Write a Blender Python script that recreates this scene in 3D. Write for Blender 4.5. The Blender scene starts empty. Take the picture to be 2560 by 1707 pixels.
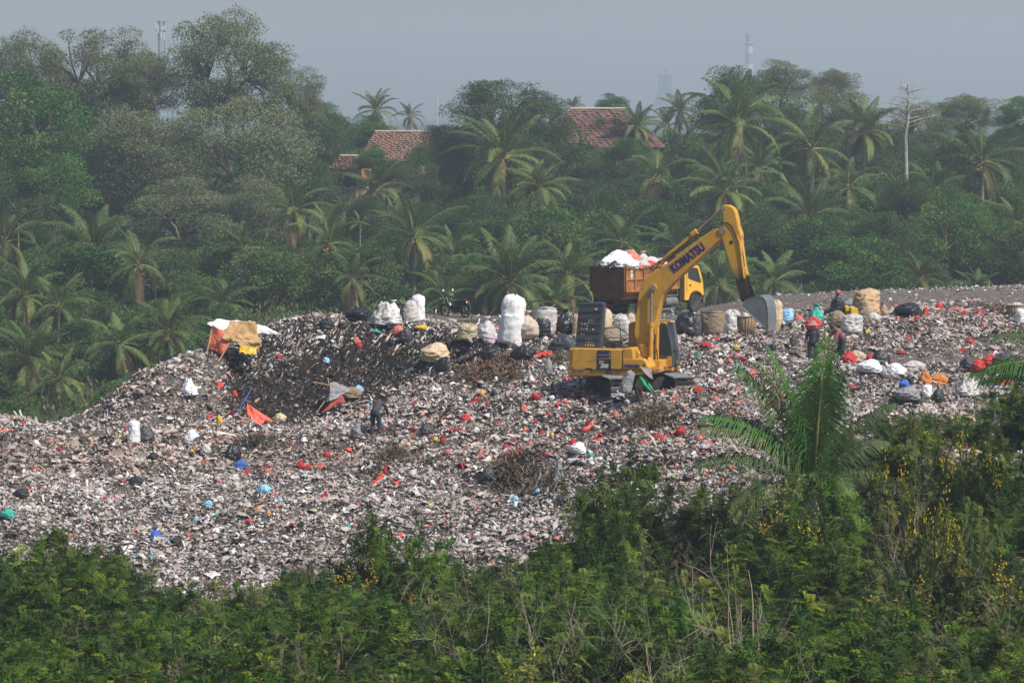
import bpy, bmesh, math, random
import numpy as np
from mathutils import Vector, Matrix, noise as mnoise

# ------------------------------------------------------------------ camera, world, sun, exposure
SC = bpy.context.scene
COL = SC.collection
F, CX, CY, HZ = 7700.0, 1280.0, 853.5, 280.0      # focal length in photo pixels, centre, horizon row
CZ = 20.0                                         # camera height
PITCH = math.atan((CY-HZ)/F)
cam = bpy.data.cameras.new('camera'); cam.sensor_width = 36.0; cam.lens = F/2560*36.0
cam.clip_start = 1.0; cam.clip_end = 9000.0
camo = bpy.data.objects.new('camera', cam); COL.objects.link(camo)
camo.location = (0, 0, CZ); camo.rotation_euler = (math.pi/2-PITCH, 0, 0)
SC.camera = camo

SUN_AZ = math.atan2(0.80, -0.60)       # compass angle from +Y towards +X
SUN_EL = math.radians(50)
w = bpy.data.worlds.new('World'); SC.world = w; w.use_nodes = True
nt = w.node_tree
bg = nt.nodes['Background']
sky = nt.nodes.new('ShaderNodeTexSky'); sky.sky_type = 'NISHITA'; sky.sun_disc = False
sky.sun_elevation = SUN_EL; sky.sun_rotation = SUN_AZ
sky.air_density = 1.3; sky.dust_density = 1.5; sky.ozone_density = 1.5
nt.links.new(sky.outputs[0], bg.inputs[0]); bg.inputs[1].default_value = 0.078
sl = bpy.data.lights.new('sun', 'SUN'); sl.energy = 5.0; sl.angle = math.radians(0.6); sl.color = (1.0, 0.93, 0.84)
slo = bpy.data.objects.new('sun', sl); COL.objects.link(slo)
sd = Vector((math.sin(SUN_AZ)*math.cos(SUN_EL), math.cos(SUN_AZ)*math.cos(SUN_EL), math.sin(SUN_EL)))
slo.rotation_euler = sd.to_track_quat('Z', 'Y').to_euler(); slo.location = (60, -40, 90)
SC.view_settings.view_transform = 'Standard'; SC.view_settings.look = 'None'
SC.view_settings.exposure = 0.20; SC.view_settings.gamma = 1.0
SC.cycles.max_bounces = 5; SC.cycles.diffuse_bounces = 2; SC.cycles.glossy_bounces = 2
SC.cycles.transmission_bounces = 3; SC.cycles.transparent_max_bounces = 6; SC.cycles.volume_bounces = 1
SC.cycles.use_denoising = True; SC.cycles.caustics_reflective = False; SC.cycles.caustics_refractive = False
SC.cycles.use_adaptive_sampling = True; SC.cycles.adaptive_threshold = 0.02

# ------------------------------------------------------------------ helpers
R = math.radians
def at(px, py, Y):
    """photo pixel + distance along +Y -> world point"""
    a = (px-CX)/F; b = -(py-CY)/F
    dy = math.cos(PITCH)+b*math.sin(PITCH); dz = -math.sin(PITCH)+b*math.cos(PITCH)
    s = Y/dy
    return Vector((a*s, Y, CZ+dz*s))
def proj(x, y, z):
    z = z-CZ; d = y*math.cos(PITCH)-z*math.sin(PITCH); u = y*math.sin(PITCH)+z*math.cos(PITCH)
    return CX+F*x/d, CY-F*u/d

def tag(o, label=None, cat=None, group=None, kind=None):
    if label: o['label'] = label
    if cat: o['category'] = cat
    if group: o['group'] = group
    if kind: o['kind'] = kind
    return o
def empty(name, loc, rz=0.0, parent=None):
    o = bpy.data.objects.new(name, None); COL.objects.link(o); o.location = loc; o.rotation_euler = (0, 0, rz)
    o.empty_display_size = 0.3
    if parent: o.parent = parent
    return o
def link(name, me, mat=None, parent=None, loc=None):
    if mat is not None and len(me.materials) == 0: me.materials.append(mat)
    o = bpy.data.objects.new(name, me); COL.objects.link(o)
    if parent: o.parent = parent
    if loc is not None: o.location = loc
    return o
def np_mesh(name, V, Fc, cols=None, smooth=False):
    """V (n,3); Fc = list of (m,k) int arrays; cols (n,3) point colours"""
    V = np.asarray(V, dtype=np.float32)
    me = bpy.data.meshes.new(name)
    if not isinstance(Fc, list): Fc = [Fc]
    Fc = [np.asarray(f, dtype=np.int32) for f in Fc if len(f)]
    nl = sum(f.size for f in Fc); nf = sum(len(f) for f in Fc)
    me.vertices.add(len(V)); me.vertices.foreach_set('co', V.ravel())
    me.loops.add(nl); me.polygons.add(nf)
    li = np.concatenate([f.ravel() for f in Fc])
    tot = np.concatenate([np.full(len(f), f.shape[1], dtype=np.int32) for f in Fc])
    st = np.concatenate([[0], np.cumsum(tot)[:-1]]).astype(np.int32)
    me.loops.foreach_set('vertex_index', li); me.polygons.foreach_set('loop_start', st)
    me.polygons.foreach_set('loop_total', tot)
    if smooth: me.polygons.foreach_set('use_smooth', np.ones(nf, dtype=bool))
    if cols is not None:
        ca = me.color_attributes.new('Col', 'FLOAT_COLOR', 'POINT')
        c4 = np.ones((len(V), 4), dtype=np.float32); c4[:, :3] = cols
        ca.data.foreach_set('color', c4.ravel())
    me.update(calc_edges=True); me.validate(clean_customdata=False)
    return me

_rs = np.random.RandomState(11)
_PERM = _rs.permutation(4096).astype(np.int64); _VAL = _rs.rand(4096).astype(np.float64)
def vnoise(x, y, z=0.0):
    x = np.asarray(x, float); y = np.asarray(y, float); z = np.asarray(z, float)+0*x
    xi = np.floor(x).astype(np.int64); yi = np.floor(y).astype(np.int64); zi = np.floor(z).astype(np.int64)
    xf = x-xi; yf = y-yi; zf = z-zi
    xf = xf*xf*(3-2*xf); yf = yf*yf*(3-2*yf); zf = zf*zf*(3-2*zf)
    def h(a, b, c): return _VAL[_PERM[(_PERM[(_PERM[a & 4095]+b) & 4095]+c) & 4095]]
    r = 0
    for dx in (0, 1):
        for dy in (0, 1):
            for dz in (0, 1):
                r = r+h(xi+dx, yi+dy, zi+dz)*(xf if dx else 1-xf)*(yf if dy else 1-yf)*(zf if dz else 1-zf)
    return r*2-1
def fbm(x, y, z=0.0, o=4):
    s = 0; a = 1; t = 0
    for i in range(o):
        k = 2.03**i
        s = s+a*vnoise(np.asarray(x)*k+17*i, np.asarray(y)*k-9*i, np.asarray(z)*k+5*i); t += a; a *= 0.5
    return s/t
def sstep(a, b, x):
    t = np.clip((x-a)/(b-a), 0, 1); return t*t*(3-2*t)

class MB:
    """collects shapes, builds ONE mesh object"""
    def __init__(s): s.v = []; s.f = []
    def add(s, vs, fs):
        b = len(s.v); s.v += [tuple(p) for p in vs]; s.f += [tuple(i+b for i in f) for f in fs]; return s
    def box(s, c, d, M=None):
        hx, hy, hz = d[0]/2, d[1]/2, d[2]/2
        vs = [Vector((c[0]+a*hx, c[1]+b*hy, c[2]+e*hz)) for a in (-1, 1) for b in (-1, 1) for e in (-1, 1)]
        if M is not None: vs = [M @ p for p in vs]
        return s.add(vs, [(0, 1, 3, 2), (4, 6, 7, 5), (0, 4, 5, 1), (2, 3, 7, 6), (0, 2, 6, 4), (1, 5, 7, 3)])
    def tube(s, pts, rad, n=8, cap=True):
        pts = [Vector(p) for p in pts]
        if not hasattr(rad, '__len__'): rad = [rad]*len(pts)
        rings = []; vs = []; fs = []
        for i, p in enumerate(pts):
            t = (pts[min(i+1, len(pts)-1)]-pts[max(i-1, 0)])
            t = t.normalized() if t.length > 1e-9 else Vector((0, 0, 1))
            a = Vector((0, 0, 1)) if abs(t.z) < 0.9 else Vector((1, 0, 0))
            u = t.cross(a).normalized(); v = t.cross(u)
            for k in range(n):
                an = 2*math.pi*k/n; vs.append(p+(u*math.cos(an)+v*math.sin(an))*rad[i])
        for i in range(len(pts)-1):
            for k in range(n):
                a = i*n+k; b = i*n+(k+1) % n; fs.append((a, b, b+n, a+n))
        if cap:
            fs.append(tuple(range(n))[::-1]); fs.append(tuple((len(pts)-1)*n+k for k in range(n)))
        return s.add(vs, fs)
    def prism(s, pts, a, b, fn):
        """outline pts extruded from a to b; fn(u, w, t) -> world"""
        n = len(pts)
        vs = [fn(p[0], p[1], a) for p in pts]+[fn(p[0], p[1], b) for p in pts]
        fs = [tuple(range(n)), tuple(range(n, 2*n))[::-1]]+[(i, i+n, (i+1) % n+n, (i+1) % n) for i in range(n)]
        return s.add(vs, fs)
    def lathe(s, prof, n=16, M=None, cap=True):
        vs = []; fs = []
        for r, z in prof:
            for k in range(n):
                an = 2*math.pi*k/n; vs.append(Vector((r*math.cos(an), r*math.sin(an), z)))
        for i in range(len(prof)-1):
            for k in range(n):
                a = i*n+k; b = i*n+(k+1) % n; fs.append((a, b, b+n, a+n))
        if cap:
            fs.append(tuple(range(n))[::-1]); fs.append(tuple((len(prof)-1)*n+k for k in range(n)))
        if M is not None: vs = [M @ p for p in vs]
        return s.add(vs, fs)
    def mesh(s, name):
        me = bpy.data.meshes.new(name); me.from_pydata(s.v, [], s.f); me.update(); 
        bm = bmesh.new(); bm.from_mesh(me); bmesh.ops.recalc_face_normals(bm, faces=bm.faces); bm.to_mesh(me); bm.free()
        return me
    def build(s, name, mat, parent=None, bevel=0.0, smooth=False, loc=None):
        me = s.mesh(name)
        if smooth: me.polygons.foreach_set('use_smooth', [True]*len(me.polygons))
        o = link(name, me, mat, parent, loc)
        if bevel:
            m = o.modifiers.new('bevel', 'BEVEL'); m.width = bevel; m.segments = 2; m.limit_method = 'ANGLE'; m.angle_limit = R(40)
        return o

# ------------------------------------------------------------------ materials
def srgb(r, g, b):
    f = lambda c: ((c/255)/12.92 if c/255 <= 0.04045 else ((c/255+0.055)/1.055)**2.4)
    return (f(r), f(g), f(b))
def mat(name, col, rough=0.6, metal=0.0, var=0.0, scale=4.0, dirt=None, dirt_amt=0.0, dirt_scale=1.5, bump=0.0, bscale=20.0, spec=0.4, alpha=1.0, sub=0.0, gradz=None):
    m = bpy.data.materials.new(name); m.use_nodes = True; t = m.node_tree; b = t.nodes['Principled BSDF']
    b.inputs['Roughness'].default_value = rough; b.inputs['Metallic'].default_value = metal
    b.inputs['Specular IOR Level'].default_value = spec
    tc = t.nodes.new('ShaderNodeTexCoord')
    cur = None
    rgb = t.nodes.new('ShaderNodeRGB'); rgb.outputs[0].default_value = (*col, 1); cur = rgb.outputs[0]
    if var:
        nz = t.nodes.new('ShaderNodeTexNoise'); nz.inputs['Scale'].default_value = scale; nz.inputs['Detail'].default_value = 6
        t.links.new(tc.outputs['Object'], nz.inputs['Vector'])
        mr = t.nodes.new('ShaderNodeMapRange'); mr.inputs[1].default_value = 0.25; mr.inputs[2].default_value = 0.75
        mr.inputs[3].default_value = 1-var; mr.inputs[4].default_value = 1+var
        t.links.new(nz.outputs[0], mr.inputs[0])
        mx = t.nodes.new('ShaderNodeVectorMath'); mx.operation = 'SCALE'
        t.links.new(cur, mx.inputs[0]); t.links.new(mr.outputs[0], mx.inputs['Scale']); cur = mx.outputs[0]
    if dirt is not None:
        nz = t.nodes.new('ShaderNodeTexNoise'); nz.inputs['Scale'].default_value = dirt_scale; nz.inputs['Detail'].default_value = 8
        nz.inputs['Roughness'].default_value = 0.65
        t.links.new(tc.outputs['Object'], nz.inputs['Vector'])
        mr = t.nodes.new('ShaderNodeMapRange'); mr.inputs[1].default_value = 0.62-dirt_amt*0.35; mr.inputs[2].default_value = 0.74-dirt_amt*0.2
        t.links.new(nz.outputs[0], mr.inputs[0]); fac = mr.outputs[0]
        if gradz:
            sp = t.nodes.new('ShaderNodeSeparateXYZ'); t.links.new(tc.outputs['Object'], sp.inputs[0])
            g = t.nodes.new('ShaderNodeMapRange'); g.inputs[1].default_value = gradz[0]; g.inputs[2].default_value = gradz[1]
            g.inputs[3].default_value = 1; g.inputs[4].default_value = 0
            ad = t.nodes.new('ShaderNodeMath'); ad.operation = 'MULTIPLY_ADD'; ad.inputs[1].default_value = 0.35; 
            sb = t.nodes.new('ShaderNodeMath'); sb.operation = 'SUBTRACT'; sb.inputs[1].default_value = 0.5
            t.links.new(nz.outputs[0], sb.inputs[0]); t.links.new(sb.outputs[0], ad.inputs[0])
            t.links.new(sp.outputs[2], ad.inputs[2]); t.links.new(ad.outputs[0], g.inputs[0])
            mxm = t.nodes.new('ShaderNodeMath'); mxm.operation = 'MAXIMUM'
            t.links.new(mr.outputs[0], mxm.inputs[0]); t.links.new(g.outputs[0], mxm.inputs[1]); fac = mxm.outputs[0]
        mc = t.nodes.new('ShaderNodeMix'); mc.data_type = 'RGBA'; mc.inputs[7].default_value = (*dirt, 1)
        t.links.new(fac, mc.inputs[0]); t.links.new(cur, mc.inputs[6]); cur = mc.outputs[2]
    t.links.new(cur, b.inputs['Base Color'])
    if bump:
        nz = t.nodes.new('ShaderNodeTexNoise'); nz.inputs['Scale'].default_value = bscale; nz.inputs['Detail'].default_value = 4
        t.links.new(tc.outputs['Object'], nz.inputs['Vector'])
        bp = t.nodes.new('ShaderNodeBump'); bp.inputs['Strength'].default_value = bump; bp.inputs['Distance'].default_value = 0.05
        t.links.new(nz.outputs[0], bp.inputs['Height']); t.links.new(bp.outputs[0], b.inputs['Normal'])
    if alpha < 1: b.inputs['Alpha'].default_value = alpha
    return m
def attr_mat(name, rough=0.7, tint=(1, 1, 1), trans=0.0, randv=0.0, randh=0.0, spec=0.3):
    """colour comes from the mesh's own 'Col' attribute (the colour of each leaf or scrap)"""
    m = bpy.data.materials.new(name); m.use_nodes = True; t = m.node_tree; b = t.nodes['Principled BSDF']
    b.inputs['Roughness'].default_value = rough; b.inputs['Specular IOR Level'].default_value = spec
    at_ = t.nodes.new('ShaderNodeAttribute'); at_.attribute_name = 'Col'
    mu = t.nodes.new('ShaderNodeVectorMath'); mu.operation = 'MULTIPLY'; mu.inputs[1].default_value = tint
    t.links.new(at_.outputs['Color'], mu.inputs[0]); cur = mu.outputs[0]
    if randv or randh:
        oi = t.nodes.new('ShaderNodeObjectInfo')
        hs = t.nodes.new('ShaderNodeHueSaturation')
        mr = t.nodes.new('ShaderNodeMapRange'); mr.inputs[3].default_value = 1-randv; mr.inputs[4].default_value = 1+randv
        t.links.new(oi.outputs['Random'], mr.inputs[0]); t.links.new(mr.outputs[0], hs.inputs['Value'])
        m7 = t.nodes.new('ShaderNodeMath'); m7.operation = 'MULTIPLY'; m7.inputs[1].default_value = 7.31
        fr = t.nodes.new('ShaderNodeMath'); fr.operation = 'FRACT'
        t.links.new(oi.outputs['Random'], m7.inputs[0]); t.links.new(m7.outputs[0], fr.inputs[0])
        mh = t.nodes.new('ShaderNodeMapRange'); mh.inputs[3].default_value = 0.5-randh; mh.inputs[4].default_value = 0.5+randh
        t.links.new(fr.outputs[0], mh.inputs[0]); t.links.new(mh.outputs[0], hs.inputs['Hue'])
        t.links.new(cur, hs.inputs['Color']); cur = hs.outputs[0]
    t.links.new(cur, b.inputs['Base Color'])
    if trans:
        tr = t.nodes.new('ShaderNodeBsdfTranslucent'); t.links.new(cur, tr.inputs[0])
        mx = t.nodes.new('ShaderNodeMixShader'); mx.inputs[0].default_value = trans
        out = t.nodes['Material Output']
        t.links.new(b.outputs[0], mx.inputs[1]); t.links.new(tr.outputs[0], mx.inputs[2]); t.links.new(mx.outputs[0], out.inputs[0])
    return m
# ------------------------------------------------------------------ terrain: control points -> smooth height fields
def tps_fit(P, lam=0.0):
    P = np.array(P, float); n = len(P); xy = P[:, :2]/10
    d2 = ((xy[:, None]-xy[None])**2).sum(-1); K = np.where(d2 > 0, 0.5*d2*np.log(d2+1e-12), 0)+lam*np.eye(n)
    A = np.zeros((n+3, n+3)); A[:n, :n] = K; A[:n, n] = 1; A[:n, n+1:] = xy; A[n, :n] = 1; A[n+1:, :n] = xy.T
    return xy, np.linalg.solve(A, np.concatenate([P[:, 2], np.zeros(3)]))
def tps_eval(T, x, y):
    xy, wt = T; x = np.atleast_1d(np.asarray(x, float))/10; y = np.atleast_1d(np.asarray(y, float))/10; sh = x.shape
    x = x.ravel(); y = y.ravel(); out = np.empty(len(x)); n = len(xy)
    for i in range(0, len(x), 20000):
        a = x[i:i+20000]; b = y[i:i+20000]
        d2 = (a[:, None]-xy[None, :, 0])**2+(b[:, None]-xy[None, :, 1])**2
        out[i:i+20000] = np.where(d2 > 0, 0.5*d2*np.log(d2+1e-12), 0) @ wt[:n]+wt[n]+wt[n+1]*a+wt[n+2]*b
    return out.reshape(sh)
MC = [  # photo column, row, distance: landform of the dump
 (-150,1050,119),(0,1045,119),(60,1049,118.5),(130,1060,118),(200,1060,118),(260,1037,118),(310,1000,118),(370,934,119),(450,915,121),(520,884,123),(560,864,124),
 (620,840,126),(700,815,127),(800,796,127.5),(900,793,128),(1000,799,128.5),(1100,822,127),(1200,845,124),
 (1000,790,139),(1100,789,141),(1250,790,141),(1400,788,142),(900,792,133),
 (1000,797,132),(1000,794,135.5),(1100,812,130),(1100,800,134),(1100,794,137.5),(1250,818,129),(1250,805,133),(1250,796,137),(1400,812,130.5),(1400,799,135),(1400,792,139),(900,795,130.3),(800,797,129.5),(700,812,128.5),(1550,800,134),(1550,793,138),
 (640,1043,121),(720,1046,122),(800,1028,123.2),(880,975,124.5),(980,948,125.3),(1060,918,125),(1150,900,124),
 (560,1000,119.5),(480,1010,118),(600,1070,117.5),(700,1080,117),(840,1060,117),(940,1080,113),(1000,985,119.5),(1100,945,119),
 (-150,1150,110),(0,1150,110),(-150,1400,97),(0,1400,97),(0,1250,104),(300,1150,110.5),(300,1300,101),(350,1460,93),(700,1150,110),(700,1300,100),(700,1440,92),
 (1000,1150,107),(1000,1300,98),(1000,1440,91),(1300,1000,110),(1300,1150,103.5),(1300,1300,95),(1300,1430,89),(1200,1060,109.5),
 (1400,990,110),(1560,990,110),(1720,985,110),(1300,900,117),(1450,905,116),(1620,880,117.5),(1450,830,126),(1700,838,124.5),(1830,830,126),(1550,815,129),(1750,805,131),
 (1500,788,143),(1600,787,145),(1720,785,147),(1900,790,141),(1820,758,152),(1900,745,156),(2050,735,158),(2200,730,160),(2400,720,163),(2560,715,165),(2750,710,166),
 (2100,765,146),(2300,762,146),(2560,752,150),(2700,750,150),
 (1990,800,126),(2100,800,128),(2250,792,130),(2350,778,131),(2450,780,131),(2560,788,130),(2700,790,130),(2350,776,136),(2560,780,136),
 (1940,850,119.5),(2050,865,118),(2150,885,117),(2300,880,118.5),(2450,880,118.5),(2560,878,118.5),(2700,878,118.5),
 (2300,908,115.2),(2450,905,115.6),(2560,902,116),(2300,970,109),(2500,985,107.5),(2700,985,107.5),(2050,960,109),(1850,980,108),
 (1750,1060,102.5),(1600,1150,97),(1500,1250,92),(1600,1280,89),(2000,1050,101),(2300,1070,98.5),(2560,1080,97.5),(2700,1080,97.5),(2000,1150,93),(2300,1180,90)]
P_ = [tuple(at(*c)) for c in MC]
# behind the crest the tip falls away into the valley
for (px, py, D) in [(-150,1050,119),(0,1045,119),(130,1060,118),(260,1037,118),(370,934,119),(450,915,121),(560,864,124),(700,815,127),(800,796,127.5)]:
    p = at(px, py, D); P_ += [(p.x-1.5, p.y+6, p.z-2.6), (p.x-3, p.y+14, p.z-6.0)]
for (px, py, D) in [(900,793,140),(1000,790,144),(1200,790,146),(1400,788,152),(1600,786,158),(1800,757,160),(2000,737,166),(2300,725,172),(2600,715,175)]:
    p = at(px, py, D); P_ += [(p.x, p.y+8, p.z-3.4), (p.x, p.y+18, p.z-7.5)]
TM = tps_fit(P_, 0.002)
BUMPS = [  # small heaps of their own: x px, y px, D, radius m, height m
 (1990,800,126,3.0,0.35),(1640,1020,106,2.2,0.35),(1330,1165,102.5,1.6,0.5),(1450,940,113.5,1.6,0.45),(730,1110,114.5,2.0,0.4),(2400,760,130.5,3.5,0.2)]
BW = [(at(a, b, c), r, h) for a, b, c, r, h in BUMPS]
def mound_z(x, y, detail=True):
    z = tps_eval(TM, x, y)
    for p, r, h in BW: z = z+h*np.exp(-((x-p.x)**2+(y-p.y)**2)/(r*r))
    z = z-7*sstep(89.5, 83, y)
    if detail:
        px, py = proj(x, y, z)
        dirt = np.where(x < 8, sstep(128.5, 131, y), sstep(133, 137, y))*sstep(-4.6, -3.4, x)
        lane = sstep(0, 1, 1-np.abs((y-116.4)/2.2))*sstep(12, 15, x)
        soft = np.clip(1-dirt*0.85-lane*0.8, 0.12, 1)
        fr = sstep(127, 120, y)
        z = z+soft*((0.34+0.22*fr)*fbm(x*0.30, y*0.30, 3.3, 3)+(0.17+0.17*fr)*fbm(x*0.95, y*0.95, 9.1, 4))
    return z
GC = [(-30,45,7.5),(0,45,8),(30,45,8.5),(-30,70,6),(0,70,6.3),(30,70,8),(-30,90,4.8),(0,90,5),(12,90,6.5),(30,92,8.6),
 (-40,125,3),(0,125,3),(40,125,4),(-45,160,1.2),(-20,170,1.0),(0,160,2),(40,160,3),(-60,200,2.0),(-20,200,2.3),(10,200,3.4),(60,200,4),
 (-15,225,5.0),(20,225,5.2),(60,225,6),(-27,285,4.5),(-60,285,5.5),(10,270,8),(60,270,8.5),(-30,330,9),(-8,330,11.2),(20,330,13),(70,330,12),
 (-90,330,9),(0,400,12.5),(-100,420,12),(100,420,13),(-150,600,12),(0,600,12.5),(150,600,13),(-200,200,3),(200,200,5),(-200,50,7),(200,50,8),(0,0,14),(-100,0,13),(100,0,13),(0,30,9.5)]
TG = tps_fit(GC, 0.01)
def ground_z(x, y):
    z = tps_eval(TG, x, y); k = sstep(420, 620, np.asarray(y, float)); k = np.maximum(k, sstep(130, 220, np.abs(np.asarray(x, float))))
    return z*(1-k)+12.0*k+(1-k)*0.35*fbm(np.asarray(x)*0.12, np.asarray(y)*0.12, 1.0, 3)
def gz(x, y): return float(ground_z(np.array([x]), np.array([y]))[0])
def mz(x, y): return float(mound_z(np.array([x]), np.array([y]))[0])
_D = np.arange(84, 176, 0.15)
def hit(px, py, lo=84):
    """where the sight line of a photo pixel first meets the dump surface"""
    D = _D[_D >= lo]; b = -(py-CY)/F; dy = math.cos(PITCH)+b*math.sin(PITCH); dz = -math.sin(PITCH)+b*math.cos(PITCH)
    s = D/dy; x = (px-CX)/F*s; z = CZ+dz*s; h = mound_z(x, D)
    k = np.nonzero(h >= z)[0]
    i = k[0] if len(k) else int(np.argmin(z-h))
    return Vector((float(x[i]), float(D[i]), float(h[i])))
def grid_mesh(name, xs, ys, fn, cfn=None):
    X, Y = np.meshgrid(xs, ys); Z = fn(X.ravel(), Y.ravel()); nx = len(xs); ny = len(ys)
    V = np.stack([X.ravel(), Y.ravel(), Z], 1); i = np.arange(nx*ny).reshape(ny, nx)
    Q = np.stack([i[:-1, :-1].ravel(), i[:-1, 1:].ravel(), i[1:, 1:].ravel(), i[1:, :-1].ravel()], 1)
    return np_mesh(name, V, Q, cfn(V) if cfn else None, smooth=True)

def noise_ramp_mat(name, stops, scale, rough=0.95, bump=0.6, bscale=6.0, detail=10, dist=0.2, stretch=(1, 1, 1)):
    m = bpy.data.materials.new(name); m.use_nodes = True; t = m.node_tree; b = t.nodes['Principled BSDF']
    b.inputs['Roughness'].default_value = rough; b.inputs['Specular IOR Level'].default_value = 0.15
    tc = t.nodes.new('ShaderNodeTexCoord'); mp = t.nodes.new('ShaderNodeMapping'); mp.inputs['Scale'].default_value = stretch
    t.links.new(tc.outputs['Object'], mp.inputs[0])
    nz = t.nodes.new('ShaderNodeTexNoise'); nz.inputs['Scale'].default_value = scale; nz.inputs['Detail'].default_value = detail; nz.inputs['Roughness'].default_value = 0.68
    t.links.new(mp.outputs[0], nz.inputs['Vector'])
    cr = t.nodes.new('ShaderNodeValToRGB'); e = cr.color_ramp.elements
    while len(e) < len(stops): e.new(0.5)
    for k, (p, c) in enumerate(stops): e[k].position = p; e[k].color = (*c, 1)
    t.links.new(nz.outputs[0], cr.inputs[0]); t.links.new(cr.outputs[0], b.inputs['Base Color'])
    n2 = t.nodes.new('ShaderNodeTexNoise'); n2.inputs['Scale'].default_value = bscale; n2.inputs['Detail'].default_value = 8
    t.links.new(mp.outputs[0], n2.inputs['Vector'])
    bp = t.nodes.new('ShaderNodeBump'); bp.inputs['Strength'].default_value = bump; bp.inputs['Distance'].default_value = dist
    t.links.new(n2.outputs[0], bp.inputs['Height']); t.links.new(bp.outputs[0], b.inputs['Normal'])
    return m
M_soil = noise_ramp_mat('dump_soil', [(0.3, (0.030, 0.025, 0.023)), (0.5, (0.070, 0.060, 0.055)), (0.62, (0.11, 0.095, 0.086)), (0.75, (0.19, 0.17, 0.155))], 2.2)
# bare earth is paler than the dark muck between the litter: a second soil tone carried by the mesh
_t = M_soil.node_tree; _a = _t.nodes.new('ShaderNodeAttribute'); _a.attribute_name = 'Col'; _m = _t.nodes.new('ShaderNodeVectorMath'); _m.operation = 'MULTIPLY'
_b = _t.nodes['Principled BSDF']; _l = _b.inputs['Base Color'].links[0].from_socket; _t.links.new(_l, _m.inputs[0]); _t.links.new(_a.outputs['Color'], _m.inputs[1]); _t.links.new(_m.outputs[0], _b.inputs['Base Color'])
M_ground = noise_ramp_mat('green_ground', [(0.3, (0.022, 0.035, 0.014)), (0.5, (0.045, 0.07, 0.022)), (0.63, (0.075, 0.085, 0.035)), (0.75, (0.13, 0.085, 0.05))], 0.35, bump=0.8, bscale=2.0)

xs = np.concatenate([[-4000, -2000, -1000, -500, -300], np.arange(-200, 200.1, 4), [300, 500, 1000, 2000, 4000]])
ys = np.concatenate([[-400, -150, -50], np.arange(-10, 620.1, 4), [800, 1200, 2000, 3200, 5500, 8000]])
go = link('ground', grid_mesh('ground', xs, ys, ground_z), M_ground); go['kind'] = 'structure'
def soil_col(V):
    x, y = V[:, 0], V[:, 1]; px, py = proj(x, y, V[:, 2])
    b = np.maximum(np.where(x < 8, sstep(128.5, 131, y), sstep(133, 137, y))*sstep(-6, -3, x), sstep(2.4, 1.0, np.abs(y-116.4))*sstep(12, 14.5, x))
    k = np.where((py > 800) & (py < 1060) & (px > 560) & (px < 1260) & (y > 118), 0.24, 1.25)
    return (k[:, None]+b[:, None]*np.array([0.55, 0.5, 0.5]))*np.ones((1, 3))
mo = link('dump_mound', grid_mesh('dump_mound', np.arange(-33, 36.01, 0.3), np.arange(83, 186.1, 0.3), mound_z, soil_col), M_soil); mo['kind'] = 'structure'

# ------------------------------------------------------------------ haze: closed box of even density round camera and scene
hb = MB().box((0, 1700, 43), (1500, 3560, 146)); hm = bpy.data.materials.new('haze'); hm.use_nodes = True
hn = hm.node_tree; hn.nodes.remove(hn.nodes['Principled BSDF']); pv = hn.nodes.new('ShaderNodeVolumePrincipled')
pv.inputs['Color'].default_value = (0.70, 0.81, 0.985, 1); pv.inputs['Density'].default_value = 0.00052; pv.inputs['Anisotropy'].default_value = 0.2
hn.links.new(pv.outputs[0], hn.nodes['Material Output'].inputs['Volume'])
ho = hb.build('haze', hm); ho['kind'] = 'stuff'; tag(ho, 'pale blue haze in the air in front of the far trees', 'haze')
# ------------------------------------------------------------------ loose litter covering the dump (nobody could count it)
RS = np.random.RandomState(5)
PAL = {  # real colours of the scraps
 'base': [(0.43,0.375,0.35),(0.37,0.32,0.295),(0.47,0.425,0.405),(0.32,0.265,0.24),(0.50,0.465,0.45),(0.40,0.34,0.31),(0.45,0.395,0.385),(0.26,0.21,0.185),(0.36,0.32,0.305)],
 'white': [(0.62,0.61,0.62),(0.54,0.53,0.53),(0.70,0.70,0.72),(0.50,0.48,0.48),(0.56,0.58,0.63)],
 'dark': [(0.018,0.018,0.022),(0.035,0.032,0.034),(0.06,0.05,0.045),(0.025,0.028,0.035),(0.09,0.07,0.06)],
 'red': [(0.60,0.055,0.04),(0.68,0.11,0.075),(0.50,0.04,0.05),(0.62,0.2,0.16)],
 'col': [(0.08,0.18,0.42),(0.15,0.38,0.55),(0.62,0.48,0.06),(0.07,0.40,0.32),(0.62,0.20,0.34),(0.66,0.27,0.06),(0.55,0.40,0.48),(0.40,0.62,0.15),(0.28,0.5,0.56)],
 'brown': [(0.15,0.10,0.07),(0.21,0.145,0.10),(0.11,0.08,0.062),(0.27,0.19,0.12),(0.085,0.065,0.052)]}
def scatter(n, x0, x1, y0, y1):
    x = RS.uniform(x0, x1, n); y = RS.uniform(y0, y1, n); z = mound_z(x, y)
    px, py = proj(x, y, z); k = (px > -170) & (px < 2730) & (py < 1560)
    return x[k], y[k], z[k], px[k], py[k]
def poly_in(px, py, poly):
    c = np.zeros(len(px), bool); j = len(poly)-1
    for i in range(len(poly)):
        xi, yi = poly[i]; xj, yj = poly[j]
        with np.errstate(divide='ignore', invalid='ignore'):
            c ^= ((yi > py) != (yj > py)) & (px < (xj-xi)*(py-yi)/(yj-yi)+xi)
        j = i
    return c
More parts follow.
